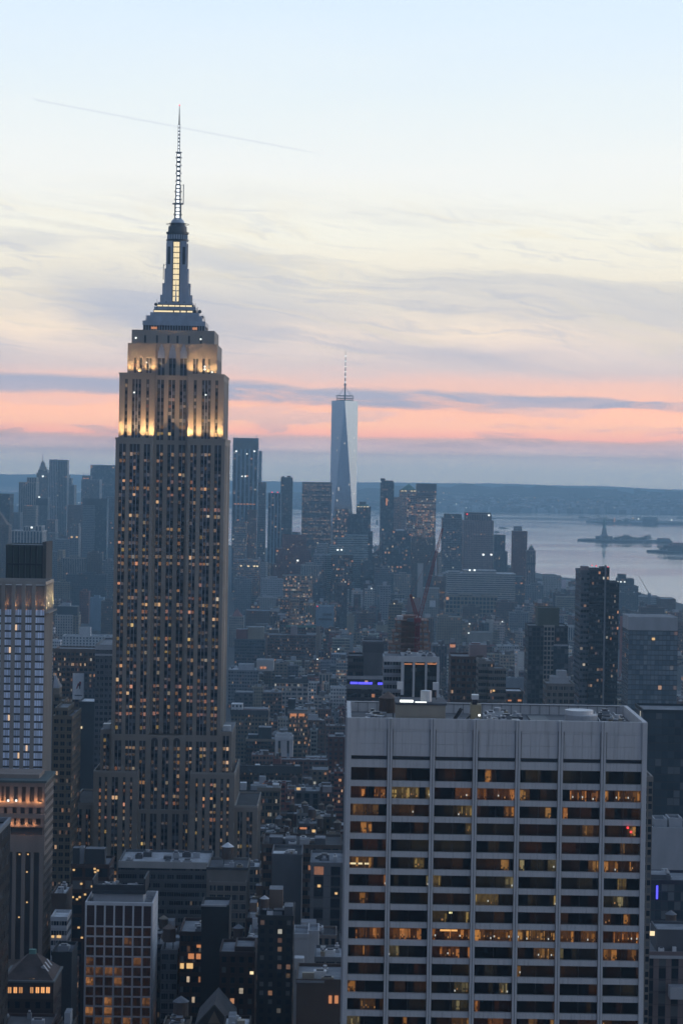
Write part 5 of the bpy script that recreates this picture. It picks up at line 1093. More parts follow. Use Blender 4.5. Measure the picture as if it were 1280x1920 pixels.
for (a, b_, y_, D_, c_, st, lp, lb) in (
    (118, 160, 1047, 3400, 'stone', 'pier', .01, 'pale pilastered block with a bluish roof left of the limestone skyscraper'), (164, 192, 1038, 3450, 'brown', 'punched', .02, 'brown round-shouldered block between pale pilastered block and limestone skyscraper'),
    (192, 214, 1052, 3300, 'gray', 'paired', .08, 'narrow grey block with few lamps hard against the limestone skyscraper, far left side'), (126, 200, 1078, 2900, 'dkgray', 'wide', .02, 'wide dark low block below the pale pilastered block'),
    (102, 131, 1092, 2800, 'tan', 'punched', .02, 'tan block with an uneven roof right of the dark ribbed box tower'), (150, 167, 1110, 2500, 'red', 'punched', .02, 'slender red-brown tower left of the limestone skyscraper'),
    (169, 194, 1122, 2450, 'blue', 'tinted', .0, 'small bluish-white blank block beside the slender red-brown tower'), (190, 216, 1128, 2350, 'brown', 'paired', .03, 'brown apartment block touching the left side of the limestone skyscraper'),
    (440, 472, 1086, 2900, 'gray', 'punched', .04, 'grey block with dark water tanks right of the limestone skyscraper, far'), (490, 531, 1086, 2950, 'silver', 'punched', .03, 'pale low block left of the twin-glowing tan block'),
    (586, 610, 1096, 2900, 'dkgray', 'paired', .05, 'dark block wedged right of the twin-glowing tan block'), (668, 700, 1150, 2300, 'brick', 'paired', .05, 'brown brick apartment tower with pale roof huts, below the dark brown gridded slab'),
    (650, 664, 1156, 2350, 'tan', 'tinted', .0, 'narrow tan blank wall left of the brown brick apartment tower'), (676, 700, 1056, 3500, 'dkgray', 'punched', .1, 'dark lit-windowed block right of the dark brown gridded slab'),
    (702, 735, 1066, 3350, 'gray', 'paired', .06, 'grey mid-rise below the dark block with pale roof shed'), (738, 770, 1078, 3100, 'stone', 'punched', .08, 'stone mid-rise with amber windows left of the red crane jib'),
    (866, 900, 1138, 2700, 'brown', 'wide', .04, 'brown loft under the wide pale warehouse'), (985, 1018, 1098, 3500, 'gray', 'punched', .06, 'grey loft with bright white roof lamps near the waterfront'),
    (1160, 1195, 1112, 3600, 'dkgray', 'punched', .03, 'dark block right behind the banded glass tower'), (1200, 1245, 1140, 3300, 'brick', 'paired', .03, 'brick warehouse above the white-topped glass tower'),
    (930, 960, 1130, 3000, 'brick', 'paired', .05, 'reddish block right of the wide pale warehouse'), (955, 990, 1150, 2600, 'gray', 'punched', .04, 'grey block midway between wide pale warehouse and dark stepped tower')):
    B('mid_rise', lb, 'building', a, b_, y_, D_, 26, c_, st, lp, yb=y_+34, n_units=2, tiers=[(a+(b_-a)*.3, a+(b_-a)*.72, y_-4, 6, 14)])
# banner on the brown building
bn2 = thing('banner', 'tall white advertising banner on the brown building', 'banner', (0, 0, 0))
xa, za = W(137, 1262, 1698.5); xb, zb = W(158, 1312, 1698.5)
m = MB(); m.box(xa, xb, 1698.7, 1699.1, zb, za, 'white_paint', bottom=True); m.build('sheet', bn2)
xm = (xa+xb)/2; zm = (za+zb)/2; m = MB()
m.face([(xm-.3, 1698.6, zm+.2), (xm+1.6, 1698.6, zm+.4), (xm+1.9, 1698.6, zm+3.2), (xm+.6, 1698.6, zm+3.4)], 'crane_red'); m.face([(xm-1.8, 1698.6, zm-2), (xm-.8, 1698.6, zm-1.4), (xm+.6, 1698.6, zm+2.2), (xm-.4, 1698.6, zm+2.2)], 'crane_red')
m.face([(xm+.6, 1698.55, zm-1.6), (xm+1.4, 1698.55, zm-2.2), (xm+1.2, 1698.55, zm+1.8), (xm+.2, 1698.55, zm+2)], 'dark_steel'); m.face([(xm-2.6, 1698.6, zb+2.6), (xm+2.6, 1698.6, zb+2.6), (xm+2.6, 1698.6, zb+3.3), (xm-2.6, 1698.6, zb+3.3)], 'dark_steel'); m.build('printed_figure', bn2)

# ------------------------------------------------------------------ left-edge tower (tan piers, pale blinds)
LD = 1000.0
def LX(px, py, d=0): return W(px, py, LD+d)
lt = thing('blind_windowed_tower', 'tan-piered tower with stacked pale-blue blinds and a floodlit crown at the left edge', T, (LX(40, 1140)[0], LD, 0)); ox = LX(40, 1140)[0]
lx0, lx1 = LX(-60, 1140)[0]-ox, LX(84, 1140)[0]-ox; lzt = LX(60, 1096)[1]; TANP = (.33, .30, .27, 0)
strips = [(LX(a, 1200)[0]-ox, LX(b_, 1200)[0]-ox) for a, b_ in ((-48, -36), (-29, -17), (-11, 2), (8.6, 21), (28, 40), (47, 59), (66, 83))]
zlast = LX(60, 1143)[1]; e_ = [lx0]+[v for s_ in strips for v in s_]+[lx1]
m = MB()
for k in range(0, len(e_), 2): m.box(e_[k], e_[k+1]+.02, 0, 1.2, 100, lzt, 'tinted', TANP)
for a, b_ in strips: m.face([(a, .9, zlast), (b_, .9, zlast), (b_, .9, lzt-.3), (a, .9, lzt-.3)], 'tinted', (.26, .23, .21, 0)); m.face([(a, .8, 100), (b_, .8, 100), (b_, .8, zlast), (a, .8, zlast)], 'spandrel')
m.build('wall', lt)
m = MB()
for k in range(20): y = 1.0+k*1.35; m.box(lx1, lx1+.35, y, y+.55, 100, lzt, 'tinted', TANP)
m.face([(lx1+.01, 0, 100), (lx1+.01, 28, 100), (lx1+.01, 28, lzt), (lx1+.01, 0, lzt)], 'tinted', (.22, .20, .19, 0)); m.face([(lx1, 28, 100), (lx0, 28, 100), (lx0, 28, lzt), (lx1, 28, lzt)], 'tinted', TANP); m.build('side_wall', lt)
m = MB(); m.ring(rect(lx0-.1, lx1+.4, -.1, 28), lzt-.02, lzt+1.2, .5, 'tinted', TANP); m.face([(x, y, lzt-.4) for x, y in rect(lx0, lx1, 0, 28)], 'roofing', C['silver']); m.build('roof', lt)
lw = random.Random(3); cnt = 0; rest = MB()
for k in range(22):
    z1 = zlast-k*3.13-.1
    if k == 0: z1 -= 0
    for i, (a, b_) in enumerate(strips):
        q = MB() if cnt < 98 and i >= 2 else rest; n = 4 if i == 6 else 3; z0 = z1-2.35-(.9 if False else 0)
        for j in range(n):
            u0 = a+(b_-a)*j/n+.06; u1 = a+(b_-a)*(j+1)/n-.06; c_ = lw.uniform(.5, .95); l = (.04*c_, .055*c_, .09*c_)  # faint blue glow added to the blinds, standing in for sky light
            if lw.random() < .02: l = (.8, .5, .25)
            q.face([(u0, .7, z0), (u1, .7, z0), (u1, .7, z1), (u0, .7, z1)], 'pane', (c_*.86, c_*.95, c_*1.12, 0), l)
        q.box(a, b_, .62, .78, z0-.12, z0, 'dark_steel')
        if q is not rest: q.build('window', lt); cnt += 1
rest.build('hidden_windows', lt)['kind'] = 'stuff'
for i, (a, b_) in enumerate(strips[2:]):
    for u in ((a+.5,) if i < 4 else (a+.5, b_-.5)):
        l = bpy.data.lights.new('crown_bulb', 'SPOT'); l.energy = 700; l.color = (1, .5, .22); l.spot_size = math.radians(70); l.spot_blend = .9; l.shadow_soft_size = .2
        o = bpy.data.objects.new('crown_bulb', l); COL.objects.link(o); o.parent = lt; o.location = (u, .1, zlast+.3); o.rotation_euler = (math.radians(180-6), 0, 0)
        q = MB(); q.box(u-.22, u+.22, -.05, .2, zlast-.1, zlast+.25, 'orange_lamp', bottom=True); q.build('lamp', lt)
for y in (4, 11, 18, 25):
    l = bpy.data.lights.new('crown_bulb', 'SPOT'); l.energy = 9000; l.color = (1, .75, .38); l.spot_size = math.radians(75); l.spot_blend = .9; l.shadow_soft_size = .3
    o = bpy.data.objects.new('crown_bulb', l); COL.objects.link(o); o.parent = lt; o.location = (lx1+1.7, y, zlast-.5); o.rotation_euler = (Vector((-1.8, 0, 5))).to_track_quat('-Z', 'Y').to_euler()
m = MB(); m.box(lx1+.4, lx1+1.9, 0, 28, zlast-1.6, zlast-1.2, 'tinted', TANP); m.build('ledge', lt)
HAND.append((lx0+ox, lx1+ox+1, LD, LD+28, -60, 99, LD, 1460, 1092))
dt_ = B('dark_ribbed_tower', 'dark green ribbed box tower rising behind the floodlit crown at the left edge', T, 12, 80, 1023, 1120, 24, (.11, .14, .13), 'tinted', .0, yb=1092, par=.4, tiers=[(80.2, 87.5, 1020, 2, 24, 'tinted', (.09, .09, .09))],
   extras=[('box', x, x+2.6, 1022.6, -.9, 1.2, 'black') for x in (12, 23.5, 34.5, 45.5, 56.5, 67.5, 79)]+[('band', 12, 81, 1058, .9, 'black', -1.1)])
for o in list(dt_.children):
    if o.name.startswith('bulkhead'):
        z_ = max(v.co.z for v in o.data.vertices)
        for v in o.data.vertices:
            if v.co.z < z_-.05: v.co.z = 150
        o.name = 'rib'
    if o.name.startswith('cornice'): o.name = 'belt_course'
# building below it with the lit colonnade
CD = 955.0
cb = thing('colonnaded_old_tower', 'old stone tower with an amber-lit colonnade storey, lower left edge', T, (W(40, 1470, CD)[0], CD, 0)); ox = W(40, 1470, CD)[0]
def CX(px, py, d=0): a, b_ = W(px, py, CD+d); return a-ox, b_
x0, x1 = CX(-60, 1500)[0], CX(84, 1500)[0]; zt_ = CX(50, 1466)[1]; ST = (.27, .22, .19, 0); dp = 30
m = MB(); z = lambda y: CX(50, y)[1]
def ccol(ya, yb_, xs, d=0, c_=ST):
    """row of piers between openings"""
    e = [x0]+[CX(v, ya)[0] for s_ in xs for v in s_]+[x1]
    for k in range(0, len(e), 2): m.box(e[k], e[k+1], d, 1.2, z(yb_), z(ya), 'tinted', c_)
def slab_(ya, yb_, d=-.3, c_=ST): m.box(x0-.3, x1+.3, d, 1.3, z(yb_), z(ya), 'tinted', c_, bottom=True)
slab_(1466, 1475); ccol(1475, 1503, [(-25, -17), (-10, -2), (3, 8) , (11, 19), (26.5, 34.5), (41.5, 49.5), (56.5, 65), (71, 80)]); slab_(1503, 1514, -.2)
ccol(1514, 1526, [(-20, -14), (-6, 0), (8, 14), (24, 32), (39, 47), (54, 62), (69, 77)]); slab_(1526, 1534, -.8); ccol(1534, 1546, [(-20, -14), (-6, 0), (12, 19), (27, 31), (39, 47), (53, 61), (68, 77)]); slab_(1546, 1551, -.2)
ccol(1551, 1566, [(20, 80)], .2); slab_(1566, 1598, 0)
ccol(1598, 1800, [(-22, -12), (-5, 4), (12, 24), (31, 41), (48, 58), (64, 74)]); m.box(x0, x1, 1.0, dp, 0, z(1800), 'tinted', ST)
m.box(x0, x1-.3, 1.2, dp, 0, zt_-1, 'spandrel')
m.build('wall', cb)
m = MB(); m.walls([(x1, .02), (x1, dp), (x1-.25, dp), (x1-.25, .02)], 0, zt_-.5, 'paired', (.27, .23, .20, .02), 3.0, 3.6, 77); m.build('side_wall', cb)
m = MB(); m.box(x0-.6, x1+.8, -.9, dp+.5, zt_-.3, zt_+.6, 'tinted', (.10, .13, .13, 0), bottom=True); m.box(x0, x1-3, 6, dp-6, zt_+.6, zt_+2.2, 'tinted', ST); m.build('cornice_roof', cb)
for px in (-6, 1, 9, 22.5, 38, 53, 68, 76):
    u = CX(px, 1500)[0]; l = bpy.data.lights.new('colonnade_bulb', 'POINT'); l.energy = 150; l.color = (1, .45, .18); l.shadow_soft_size = .2
    o = bpy.data.objects.new('colonnade_bulb', l); COL.objects.link(o); o.parent = cb; o.location = (u, -1.0, z(1501))
for px in (24, 35, 50, 65):
    u = CX(px, 1540)[0]; l = bpy.data.lights.new('colonnade_bulb', 'POINT'); l.energy = 90; l.color = (1, .45, .18); l.shadow_soft_size = .2
    o = bpy.data.objects.new('colonnade_bulb', l); COL.objects.link(o); o.parent = cb; o.location = (u, -1.0, z(1545))
for px, py in ((16, 1501), (31, 1501)):
    a, b_ = CX(px, py, -.5); q = MB(); q.box(a-.35, a+.35, -.8, -.4, b_-.35, b_+.35, 'white_lamp', bottom=True); q.build('lamp', cb)
for px, py in ((51, 1635), (51, 1692), (36, 1720), (37, 1602), (53, 1602)):
    a, b_ = CX(px, py, .9); q = MB(); q.box(a-.3, a+.3, 1.0, 1.15, b_-.25, b_+.25, 'gold_lamp', bottom=True); q.build('lit_window', cb)
HAND.append((x0+ox, x1+ox, CD, CD+30, -60, 99, CD, 1800, 1460))
bk = thing('black_side_wall_building', 'unlit black-walled building cropped by the lower left edge', 'building', (-95, 520, 0))
m = MB(); m.walls(rect(-14, 14, 0, 80), 0, 169, 'punched', (.035, .03, .03, .0), 3, 3.6, 91); m.build('wall', bk); m = MB(); m.ring(rect(-14, 14.2, 0, 80), 168.9, 170, .6, 'tinted', C['gray']); m.flat(rect(-14, 14, 0, 80), 168.5, 'roofing', C['gray']); m.build('roof', bk)
HAND.append((-110, -80, 520, 600, -60, 28, 520, 1920, 1500))
# pyramid-roofed building bottom left
PD = 750.0
py_ = thing('hip_roofed_building', 'building with a dark pyramid roof over a row of brightly lit orange windows, bottom left', AP, (W(52, 1842, PD)[0], PD, 0)); ox = W(52, 1842, PD)[0]
x0, x1 = W(5, 1842, PD)[0]-ox, W(101, 1842, PD)[0]-ox; zt_ = W(52, 1842, PD)[1]; dp = 22
m = MB(); m.walls(rect(x0, x1, 0, dp), 0, zt_-5.2, 'punched', (.05, .04, .04, .06), 3.2, 3.8, 51); m.walls(rect(x0+.01, x1-.01, .01, dp-.01), zt_-5.2, zt_, 'tinted', (.06, .05, .05, 0)); m.build('wall', py_)
m = MB(); m.box(x0-.4, x1+.4, -.5, dp+.4, zt_, zt_+.6, 'tinted', (.14, .15, .15, 0), bottom=True); m.build('cornice', py_)
m = MB(); za = W(60, 1788, PD+11)[1]; m.frustum(rect(x0+.3, x1-.3, .3, dp-.3), rect(-1.2, 1.6, dp/2-1, dp/2+1), zt_+.6, za, 'roofing', (.075, .055, .05)); m.build('hip_roof', py_)
m = MB(); m.box(-.9, 1.2, dp/2-.8, dp/2+.8, za, za+1.4, 'copper_green'); m.build('roof_lantern', py_)
for k in range(3):
    m = MB(); y = 5+k*4.5; u = x1-2.6; m.beam((u, y, zt_+2.2), (u-1.6, y+.3, zt_+4.2), .7, 'metalwork', C['silver']); m.build('skylight', py_)
for a, b_ in ((15, 22), (26, 32.5), (36, 43), (57, 63), (67.5, 74), (77.5, 84), (87, 94)):
    u0, z0 = W(a, 1862, PD-.1); u1, z1 = W(b_, 1851, PD-.1); m = MB(); s_ = lw.uniform(.45, 1.1)
    m.face([(u0-ox, -.06, z0), (u1-ox, -.06, z0), (u1-ox, -.06, z1), (u0-ox, -.06, z1)], 'pane', (.05, .05, .05, 0), (1*s_, .45*s_, .16*s_)); um = (u0+u1)/2-ox; m.box(um-.05, um+.05, -.12, -.02, z0, z1, 'dark_steel'); m.build('window', py_)
for a in (33, 42, 50, 57, 64):
    u0, z0 = W(a, 1836, PD+1.5); m = MB(); m.box(u0-ox-.35, u0-ox+.35, .9, 1.2, z0-.6, z0+.3, 'gold_lamp'); m.build('dormer_window', py_)
HAND.append((x0+ox, x1+ox, PD, PD+dp, 5, 125, PD, 1920, 1785))
# gothic gabled roof bottom centre
gt = thing('gabled_hall', 'steep gabled slate roof at the bottom, between dark tower and gridded tower', 'church', (W(400, 1900, 760)[0], 760, 0))
ox = W(400, 1900, 760)[0]; x0, x1 = W(365, 1915, 760)[0]-ox, W(438, 1915, 760)[0]-ox; zr_, ze = W(400, 1884, 760)[1], W(400, 1925, 760)[1]
m = MB(); m.walls(rect(x0, x1, 0, 26), 0, ze, 'punched', (.08, .07, .065, .02), 4, 5, 63); m.build('wall', gt)
m = MB(); xm = (x0+x1)/2
m.face([(x0, 0, ze), (xm, 0, zr_), (xm, 26, zr_), (x0, 26, ze)], 'roofing', C['tar']); m.face([(xm, 0, zr_), (x1, 0, ze), (x1, 26, ze), (xm, 26, zr_)], 'roofing', C['tar']); m.face([(x0, 0, ze), (x1, 0, ze), (xm, 0, zr_)], 'tinted', (.06, .055, .05, 0)); m.build('gable_roof', gt)
m = MB(); m.beam((x0, -.1, ze), (xm, -.1, zr_), .3, 'tinted', (.10, .095, .09, 0)); m.beam((x1, -.1, ze), (xm, -.1, zr_), .3, 'tinted', (.10, .095, .09, 0)); m.face([(xm-2, -.1, ze+1), (xm+2, -.1, ze+1), (xm, -.1, ze+5)], 'tinted', (.2, .15, .11, 0)); m.build('gable_trim', gt)
HAND.append((x0+ox, x1+ox, 760, 786, 365, 440, 760, 1920, 1860))

# ------------------------------------------------------------------ white gridded tower
WD = 888.0
wg = thing('white_gridded_tower', 'white concrete-gridded office tower with red-brown louvres, lower left', OB, (W(223, 1695, WD)[0], WD, 0)); ox = W(223, 1695, WD)[0]
x0, x1 = W(160, 1697, WD)[0]-ox, W(287, 1697, WD)[0]-ox; zt_ = W(223, 1692, WD)[1]; dp = 25; WH = (.66, .65, .66, 0); nb = 7; pt = (x1-x0-.6)/nb
m = MB()
for k in range(nb+1): u = x0+k*pt; m.box(u, u+.62, 0, 1.0, 0, zt_-.9, 'tinted', WH)
m.build('mullion_frame', wg)
m = MB(); m.box(x0, x1, -.06, 1.0, zt_-1.2, zt_, 'tinted', WH); zf = zt_-1.2-7.6
fl = []
m.box(x0, x1, .08, 1.0, zf-.5, zf, 'tinted', WH); k = 0; zc = zf-.5
while zc > 5: fl.append((zc-3.2, zc)); m.box(x0, x1, .08, 1.0, zc-3.7, zc-3.2, 'tinted', WH); zc -= 3.7
m.build('floor_beams', wg)
for k in range(nb):
    q = MB(); u = x0+k*pt+.62; q.face([(u, .8, zf), (u+pt-.62, .8, zf), (u+pt-.62, .8, zt_-1.2), (u, .8, zt_-1.2)], 'tinted', (.11, .055, .05, 0))
    for j in range(8): q.box(u, u+pt-.62, .62, .8, zf+.4+j*.9, zf+.55+j*.9, 'tinted', (.06, .035, .035, 0))
    q.build('louvre', wg)
WR = {2: (.0, .1), 3: (.3, .18), 4: (.4, .25), 5: (.45, .55), 6: (.1, .1), 7: (.2, .35), 8: (.3, .4), 9: (.25, .2)}
rest = MB()
for f_, (za, zb_) in enumerate(fl):
    for k in range(nb):
        u = x0+k*pt+.62; w_ = pt-.62; q = MB() if f_ < 13 else rest; p_, s_ = WR.get(f_, (.08, .2)); on = lw.random() < p_; n = 6; hh = 4
        br = lw.uniform(.3, 1)*s_ if on else 0; sp_ = lw.randint(1, 5)
        for i in range(n):
            for j in range(hh):
                v = br*lw.uniform(.5, 1.1)*(.35 if j == 0 or (i > sp_ and lw.random() < .7) else 1) if on else (lw.uniform(0, .02))
                a, b_ = za+(zb_-za)*j/hh, za+(zb_-za)*(j+1)/hh
                q.face([(u+w_*i/n, .8, a), (u+w_*(i+1)/n, .8, a), (u+w_*(i+1)/n, .8, b_), (u+w_*i/n, .8, b_)], 'pane', (.016, .02, .026, 0), (v, v*.42, v*.14))
        q.box(u+w_/2-.04, u+w_/2+.04, .72, .8, za, zb_, 'dark_steel')
        if q is not rest: q.build('window', wg)
rest.build('lower_windows', wg)['kind'] = 'stuff'
m = MB(); m.box(x1-.5, x1, 1.0, dp, 0, zt_, 'tinted', WH); m.box(x0, x0+.5, 1.0, dp, 0, zt_, 'tinted', WH); m.box(x0, x1, dp, dp+.5, 0, zt_, 'tinted', WH)
for j in range(34): zc = zt_-1-j*3.7; m.box(x1, x1+.06, 1, dp, zc-.1, zc, 'tinted', (.4, .4, .43, 0))
m.build('side_wall', wg)
m = MB(); m.box(x0+.5, x1-.5, 1, dp, zt_-2.2, zt_-1.9, 'roofing', C['gray']); m.box(x0+2.6, x1-4, 5, dp-6, zt_-1.9, zt_+2.4, 'tinted', C['silver']); m.build('roof', wg)
m = MB(); a, b_ = x0+2.0, x1-3.2; m.box(a, b_, 4.0, 5.0, zt_+2.4, zt_+3.6, 'dark_steel', bottom=True); m.box(a, a+.5, 5, dp-3, zt_+2.4, zt_+7.5, 'dark_steel'); m.box(b_-.6, b_, 4.2, dp-3, zt_+2.4, zt_+8.2, 'dark_steel'); m.box(a+.5, b_-.6, 4.4, 5.1, zt_+3.6, zt_+5.8, 'dark_steel'); m.box(a, b_, 5, dp-3, zt_+2.4, zt_+3, 'roofing', C['dkgray']); m.build('plant_screen', wg)
clutter(wg, a+1, b_-1, 6, dp-4, zt_+3.0, 12, random.Random(8))
HAND.append((x0+ox, x1+ox, WD, WD+dp, 160, 302, WD, 1920, 1635))

# ------------------------------------------------------------------ construction frame and red crane
KD = 1500.0
kf = thing('construction_frame', 'unfinished brown concrete building frame with open floors beneath the red crane', 'construction site', (W(767, 1200, KD)[0], KD, 0)); ox = W(767, 1200, KD)[0]
x0, x1 = W(728, 1200, KD)[0]-ox, W(806, 1200, KD)[0]-ox; zt_ = W(767, 1163, KD)[1]; z = zt_; rr = random.Random(12); k = 0
m = MB(); q = MB()
while z > 4:
    a, b_ = (x0+4, x1-1) if k < 2 else (x0+2.2, x1) if k < 4 else (x0, x1+.6)
    m.box(a, b_, 0, 24, z-.45, z, 'concrete', bottom=True)
    for j in range(7):
        u = a+.6+(b_-a-1.4)*j/6; q.box(u, u+.6, .5, 1.2, z-3.6, z-.45, 'concrete'); q.box(u, u+.6, 12, 12.7, z-3.6, z-.45, 'concrete')
    if k % 3 == 1: q.box(a+1, b_-2, -.15, -.05, z-1.1, z-.5, 'orange_netting' if 'orange_netting' in MT else 'concrete')
    z -= 3.6; k += 1
m.build('floor_slabs', kf); q.build('columns', kf)
m = MB(); m.box(-5, 5, 8, 18, 0, zt_+2.5, 'concrete'); m.build('core', kf)
m = MB(); u0 = W(777, 1180, KD)[0]-ox; u1 = W(787, 1180, KD)[0]-ox; m.box(u0, u1, -1.2, -.4, W(780, 1197, KD)[1], W(780, 1170, KD)[1], 'tinted', C['pale'], bottom=True); m.box(u0+.6, u1-.6, -1.25, -1.2, W(780, 1194, KD)[1], W(780, 1173, KD)[1], 'tinted', C['red']); m.build('hoist_panel', kf)
m = MB()
for j in range(12): u = x0+3+(x1-x0-5)*j/11; m.beam((u, .4, zt_), (u, .4, zt_+1.6), .1, 'dark_steel')
m.box(x0+5, x0+9, 4, 9, zt_, zt_+2.4, 'metalwork', C['snow']); m.box(x1-9, x1-6, 4, 7, zt_, zt_+2.2, 'metalwork', C['snow']); m.build('site_sheds', kf)
HAND.append((x0+ox, x1+ox, KD, KD+24, 728, 808, KD, 1230, 1150))
cr = thing('tower_crane', 'red luffing tower crane with a raised lattice jib over the unfinished building', 'crane', (W(782, 1180, KD-3)[0], KD-3, 0)); ox = W(782, 1180, KD-3)[0]
def truss(mb, p, q, w0, w1, r, n, mt_='crane_red'):
    p, q = Vector(p), Vector(q); d = (q-p).normalized(); s1 = Vector((0, 1, 0)); s2 = d.cross(s1).normalized(); prev = None
    for k in range(n+1):
        u = k/n; c_ = p.lerp(q, u); w_ = w0+(w1-w0)*u; P = [c_+s1*a*w_+s2*b_*w_ for a, b_ in ((-1, -1), (1, -1), (1, 1), (-1, 1))]
        if prev:
            for j in range(4): mb.beam(prev[j], P[j], r, mt_); mb.beam(prev[j], P[(j+1) % 4], r*.7, mt_)
        for j in range(4): mb.beam(P[j], P[(j+1) % 4], r*.7, mt_)
        prev = P
hx, hz = 0, W(782, 1166, KD)[1]
m = MB(); truss(m, (0, 0, 40), (0, 0, hz), 1.3, 1.3, .28, 34); m.build('mast', cr)
m = MB(); m.box(-2.2, 2.2, -1.8, 1.8, hz, hz+2.6, 'crane_red'); m.build('slewing_cab', cr)
tx_, tz_ = W(829, 991, KD-3); cx_, cz_ = W(769, 1115, KD-3)
m = MB(); truss(m, (1.0, 0, hz+2), (tx_-ox, 0, tz_), 1.0, .5, .17, 26); m.build('jib', cr)
m = MB(); truss(m, (0, 0, hz+2), (cx_-ox, 0, cz_), 1.1, .5, .25, 8); m.build('counter_mast', cr)
m = MB(); m.beam((cx_-ox, 0, cz_), (tx_-ox-3, 0, tz_-9), .09, 'crane_red'); m.build('pendant_line', cr)
m = MB(); m.box(-6.5, -2.2, -1.5, 1.5, hz+.2, hz+2.4, 'tinted', C['dkgray']); m.build('counterweight', cr)
cr2 = thing('dock_crane', 'thin grey crane leaning over the right shoreline', 'crane', (W(1216, 1110, 4300)[0], 4300, 0)); ox = W(1216, 1110, 4300)[0]
a, b_ = W(1196, 1079, 4300); c_, d_ = W(1216, 1113, 4300); m = MB(); m.beam((c_-ox, 0, d_), (a-ox, 0, b_), .8, 'antenna_steel', r2=.45); m.build('jib', cr2); m = MB(); m.box(c_-ox-2.5, c_-ox+2.5, -3, 3, 0, d_+1, 'tinted', C['gray']); m.build('base', cr2)

# ------------------------------------------------------------------ robed statue on its island
SD = 9300.0
sx, _ = W(1135, 1000, SD)
sg = thing('robed_statue', 'robed figure statue with raised torch on a stone pedestal on the harbour island', 'statue', (sx, SD+60, 0))
zb0 = 3
m = MB(); pts = []
n = 11
for k in range(2*n):
    a = math.pi*k/n; r = 34 if k % 2 == 0 else 26; pts.append((r*math.cos(a), r*math.sin(a)))
m.walls(pts, 2, 17, 'tinted', (.22, .21, .20, 0)); m.flat(pts, 17, 'tinted', (.2, .2, .18, 0)); m.build('star_fort', sg)
m = MB(); m.frustum(rect(-15, 15, -15, 15), rect(-10, 10, -10, 10), 17, 26, 'tinted', (.25, .24, .22, 0)); m.frustum(rect(-9.5, 9.5, -9.5, 9.5), rect(-7, 7, -7, 7), 26, 46, 'tinted', (.25, .24, .22, 0)); m.box(-8, 8, -8, 8, 46, 48, 'tinted', (.25, .24, .22, 0)); m.build('pedestal', sg)
m = MB(); m.lathe(0, 0, [(6.2, 48), (5.6, 54), (5.0, 62), (4.6, 70), (4.4, 75), (4.8, 78), (3.2, 80.5), (1.5, 81.5), (1.5, 82.5), (2.4, 84), (2.5, 86.5), (1.7, 88.6), (0, 89.2)], 'copper_green', n=16)
m.beam((3.6, 0, 78.5), (5.8, 0, 86), 1.5, 'copper_green', r2=1.2, n=8); m.beam((5.8, 0, 86), (6.4, 0, 92), 1.2, 'copper_green', r2=.8, n=8)
m.beam((-3.6, 0, 78.5), (-5.2, -2, 72), 1.5, 'copper_green', r2=1.1, n=8); m.box(-6.2, -3.4, -3.4, -2.4, 70, 76, 'copper_green'); m.build('figure', sg)
m = MB(); m.lathe(6.4, 0, [(0, 91.8), (1.5, 92.4), (1.6, 93.4), (0, 93.4)], 'copper_green', n=10); m.lathe(6.4, 0, [(.9, 93.4), (1.1, 94.6), (0, 96.4)], 'gold_lamp', n=8); m.build('torch', sg)
m = MB()
for k in range(7): a = math.pi*(k+.5)/7; m.beam((1.9*math.cos(a), 0, 87+1.5*math.sin(a)), (4.2*math.cos(a), 0, 87.6+3.6*math.sin(a)), .3, 'copper_green', r2=.08)
m.build('crown', sg)
def isl_building(name, label, pxa, pxb, py, D, col='gray', roofc='red'):
    xa = W(pxa, py, D)[0]; xb = W(pxb, py, D)[0]; zt_ = W((pxa+pxb)/2, py, D)[1]; cx = (xa+xb)/2; o = thing(name, label, 'building', (cx, D, 0))
    m = MB(); m.walls(rect(xa-cx, xb-cx, 0, 30), 2, zt_*.7, 'wide', (*C[col], .1), 6, 5, nseed()); m.build('wall', o)
    m = MB(); m.frustum(rect(xa-cx-1, xb-cx+1, -1, 31), rect((xa-cx)*.8, (xb-cx)*.8, 12, 18), zt_*.7, zt_, 'roofing', C[roofc]); m.build('roof', o)
isl_building('island_building', 'low building at the right end of the statue island', 1232, 1256, 1009, 9300)
isl_building('harbour_building', 'large dark hall on the nearest harbour island at the right edge', 1252, 1300, 1018, 8100, 'brick')
isl_building('harbour_building', 'long low dark shed on the far spit behind the statue', 1205, 1232, 969, 12800, 'dkgray', 'dkgray')
isl_building('harbour_building', 'pale warehouse on the far spit right of the long dark shed', 1182, 1204, 977, 12650, 'silver', 'silver')
for px, py, D_, mt_, lb in ((1151, 975, 12700, 'orange_lamp', 'tall orange beacon mast on the far spit just right of the statue'), (1186, 972, 12700, 'gold_lamp', 'golden lamp mast near the middle of the far spit'), (1196, 973, 12700, 'white_lamp', 'white lamp mast near the middle of the far spit'), (1258, 975, 12700, 'white_lamp', 'small lamp mast toward the right end of the far spit')):
    x_, z_ = W(px, py, D_); o = thing('lamp_mast', lb, 'lamp mast', (x_, D_, 0)); m = MB(); m.beam((0, 0, 2), (0, 0, z_), 1.0, 'antenna_steel'); m.build('pole', o)
    m = MB(); s_ = 3.0; hh = 12 if mt_ == 'orange_lamp' else 3; m.box(-s_, s_, -s_, s_, z_-hh, z_+hh, mt_, bottom=True); m.build('lamp', o)
x_, z_ = W(948, 900, 18400); o = thing('radio_mast', 'thin radio mast standing on the far hill crest', 'mast', (x_, 18400, 0)); m = MB(); m.beam((0, 0, 100), (0, 0, W(948, 896, 18400)[1]), 3, 'antenna_steel', r2=1.2); m.build('pole', o)
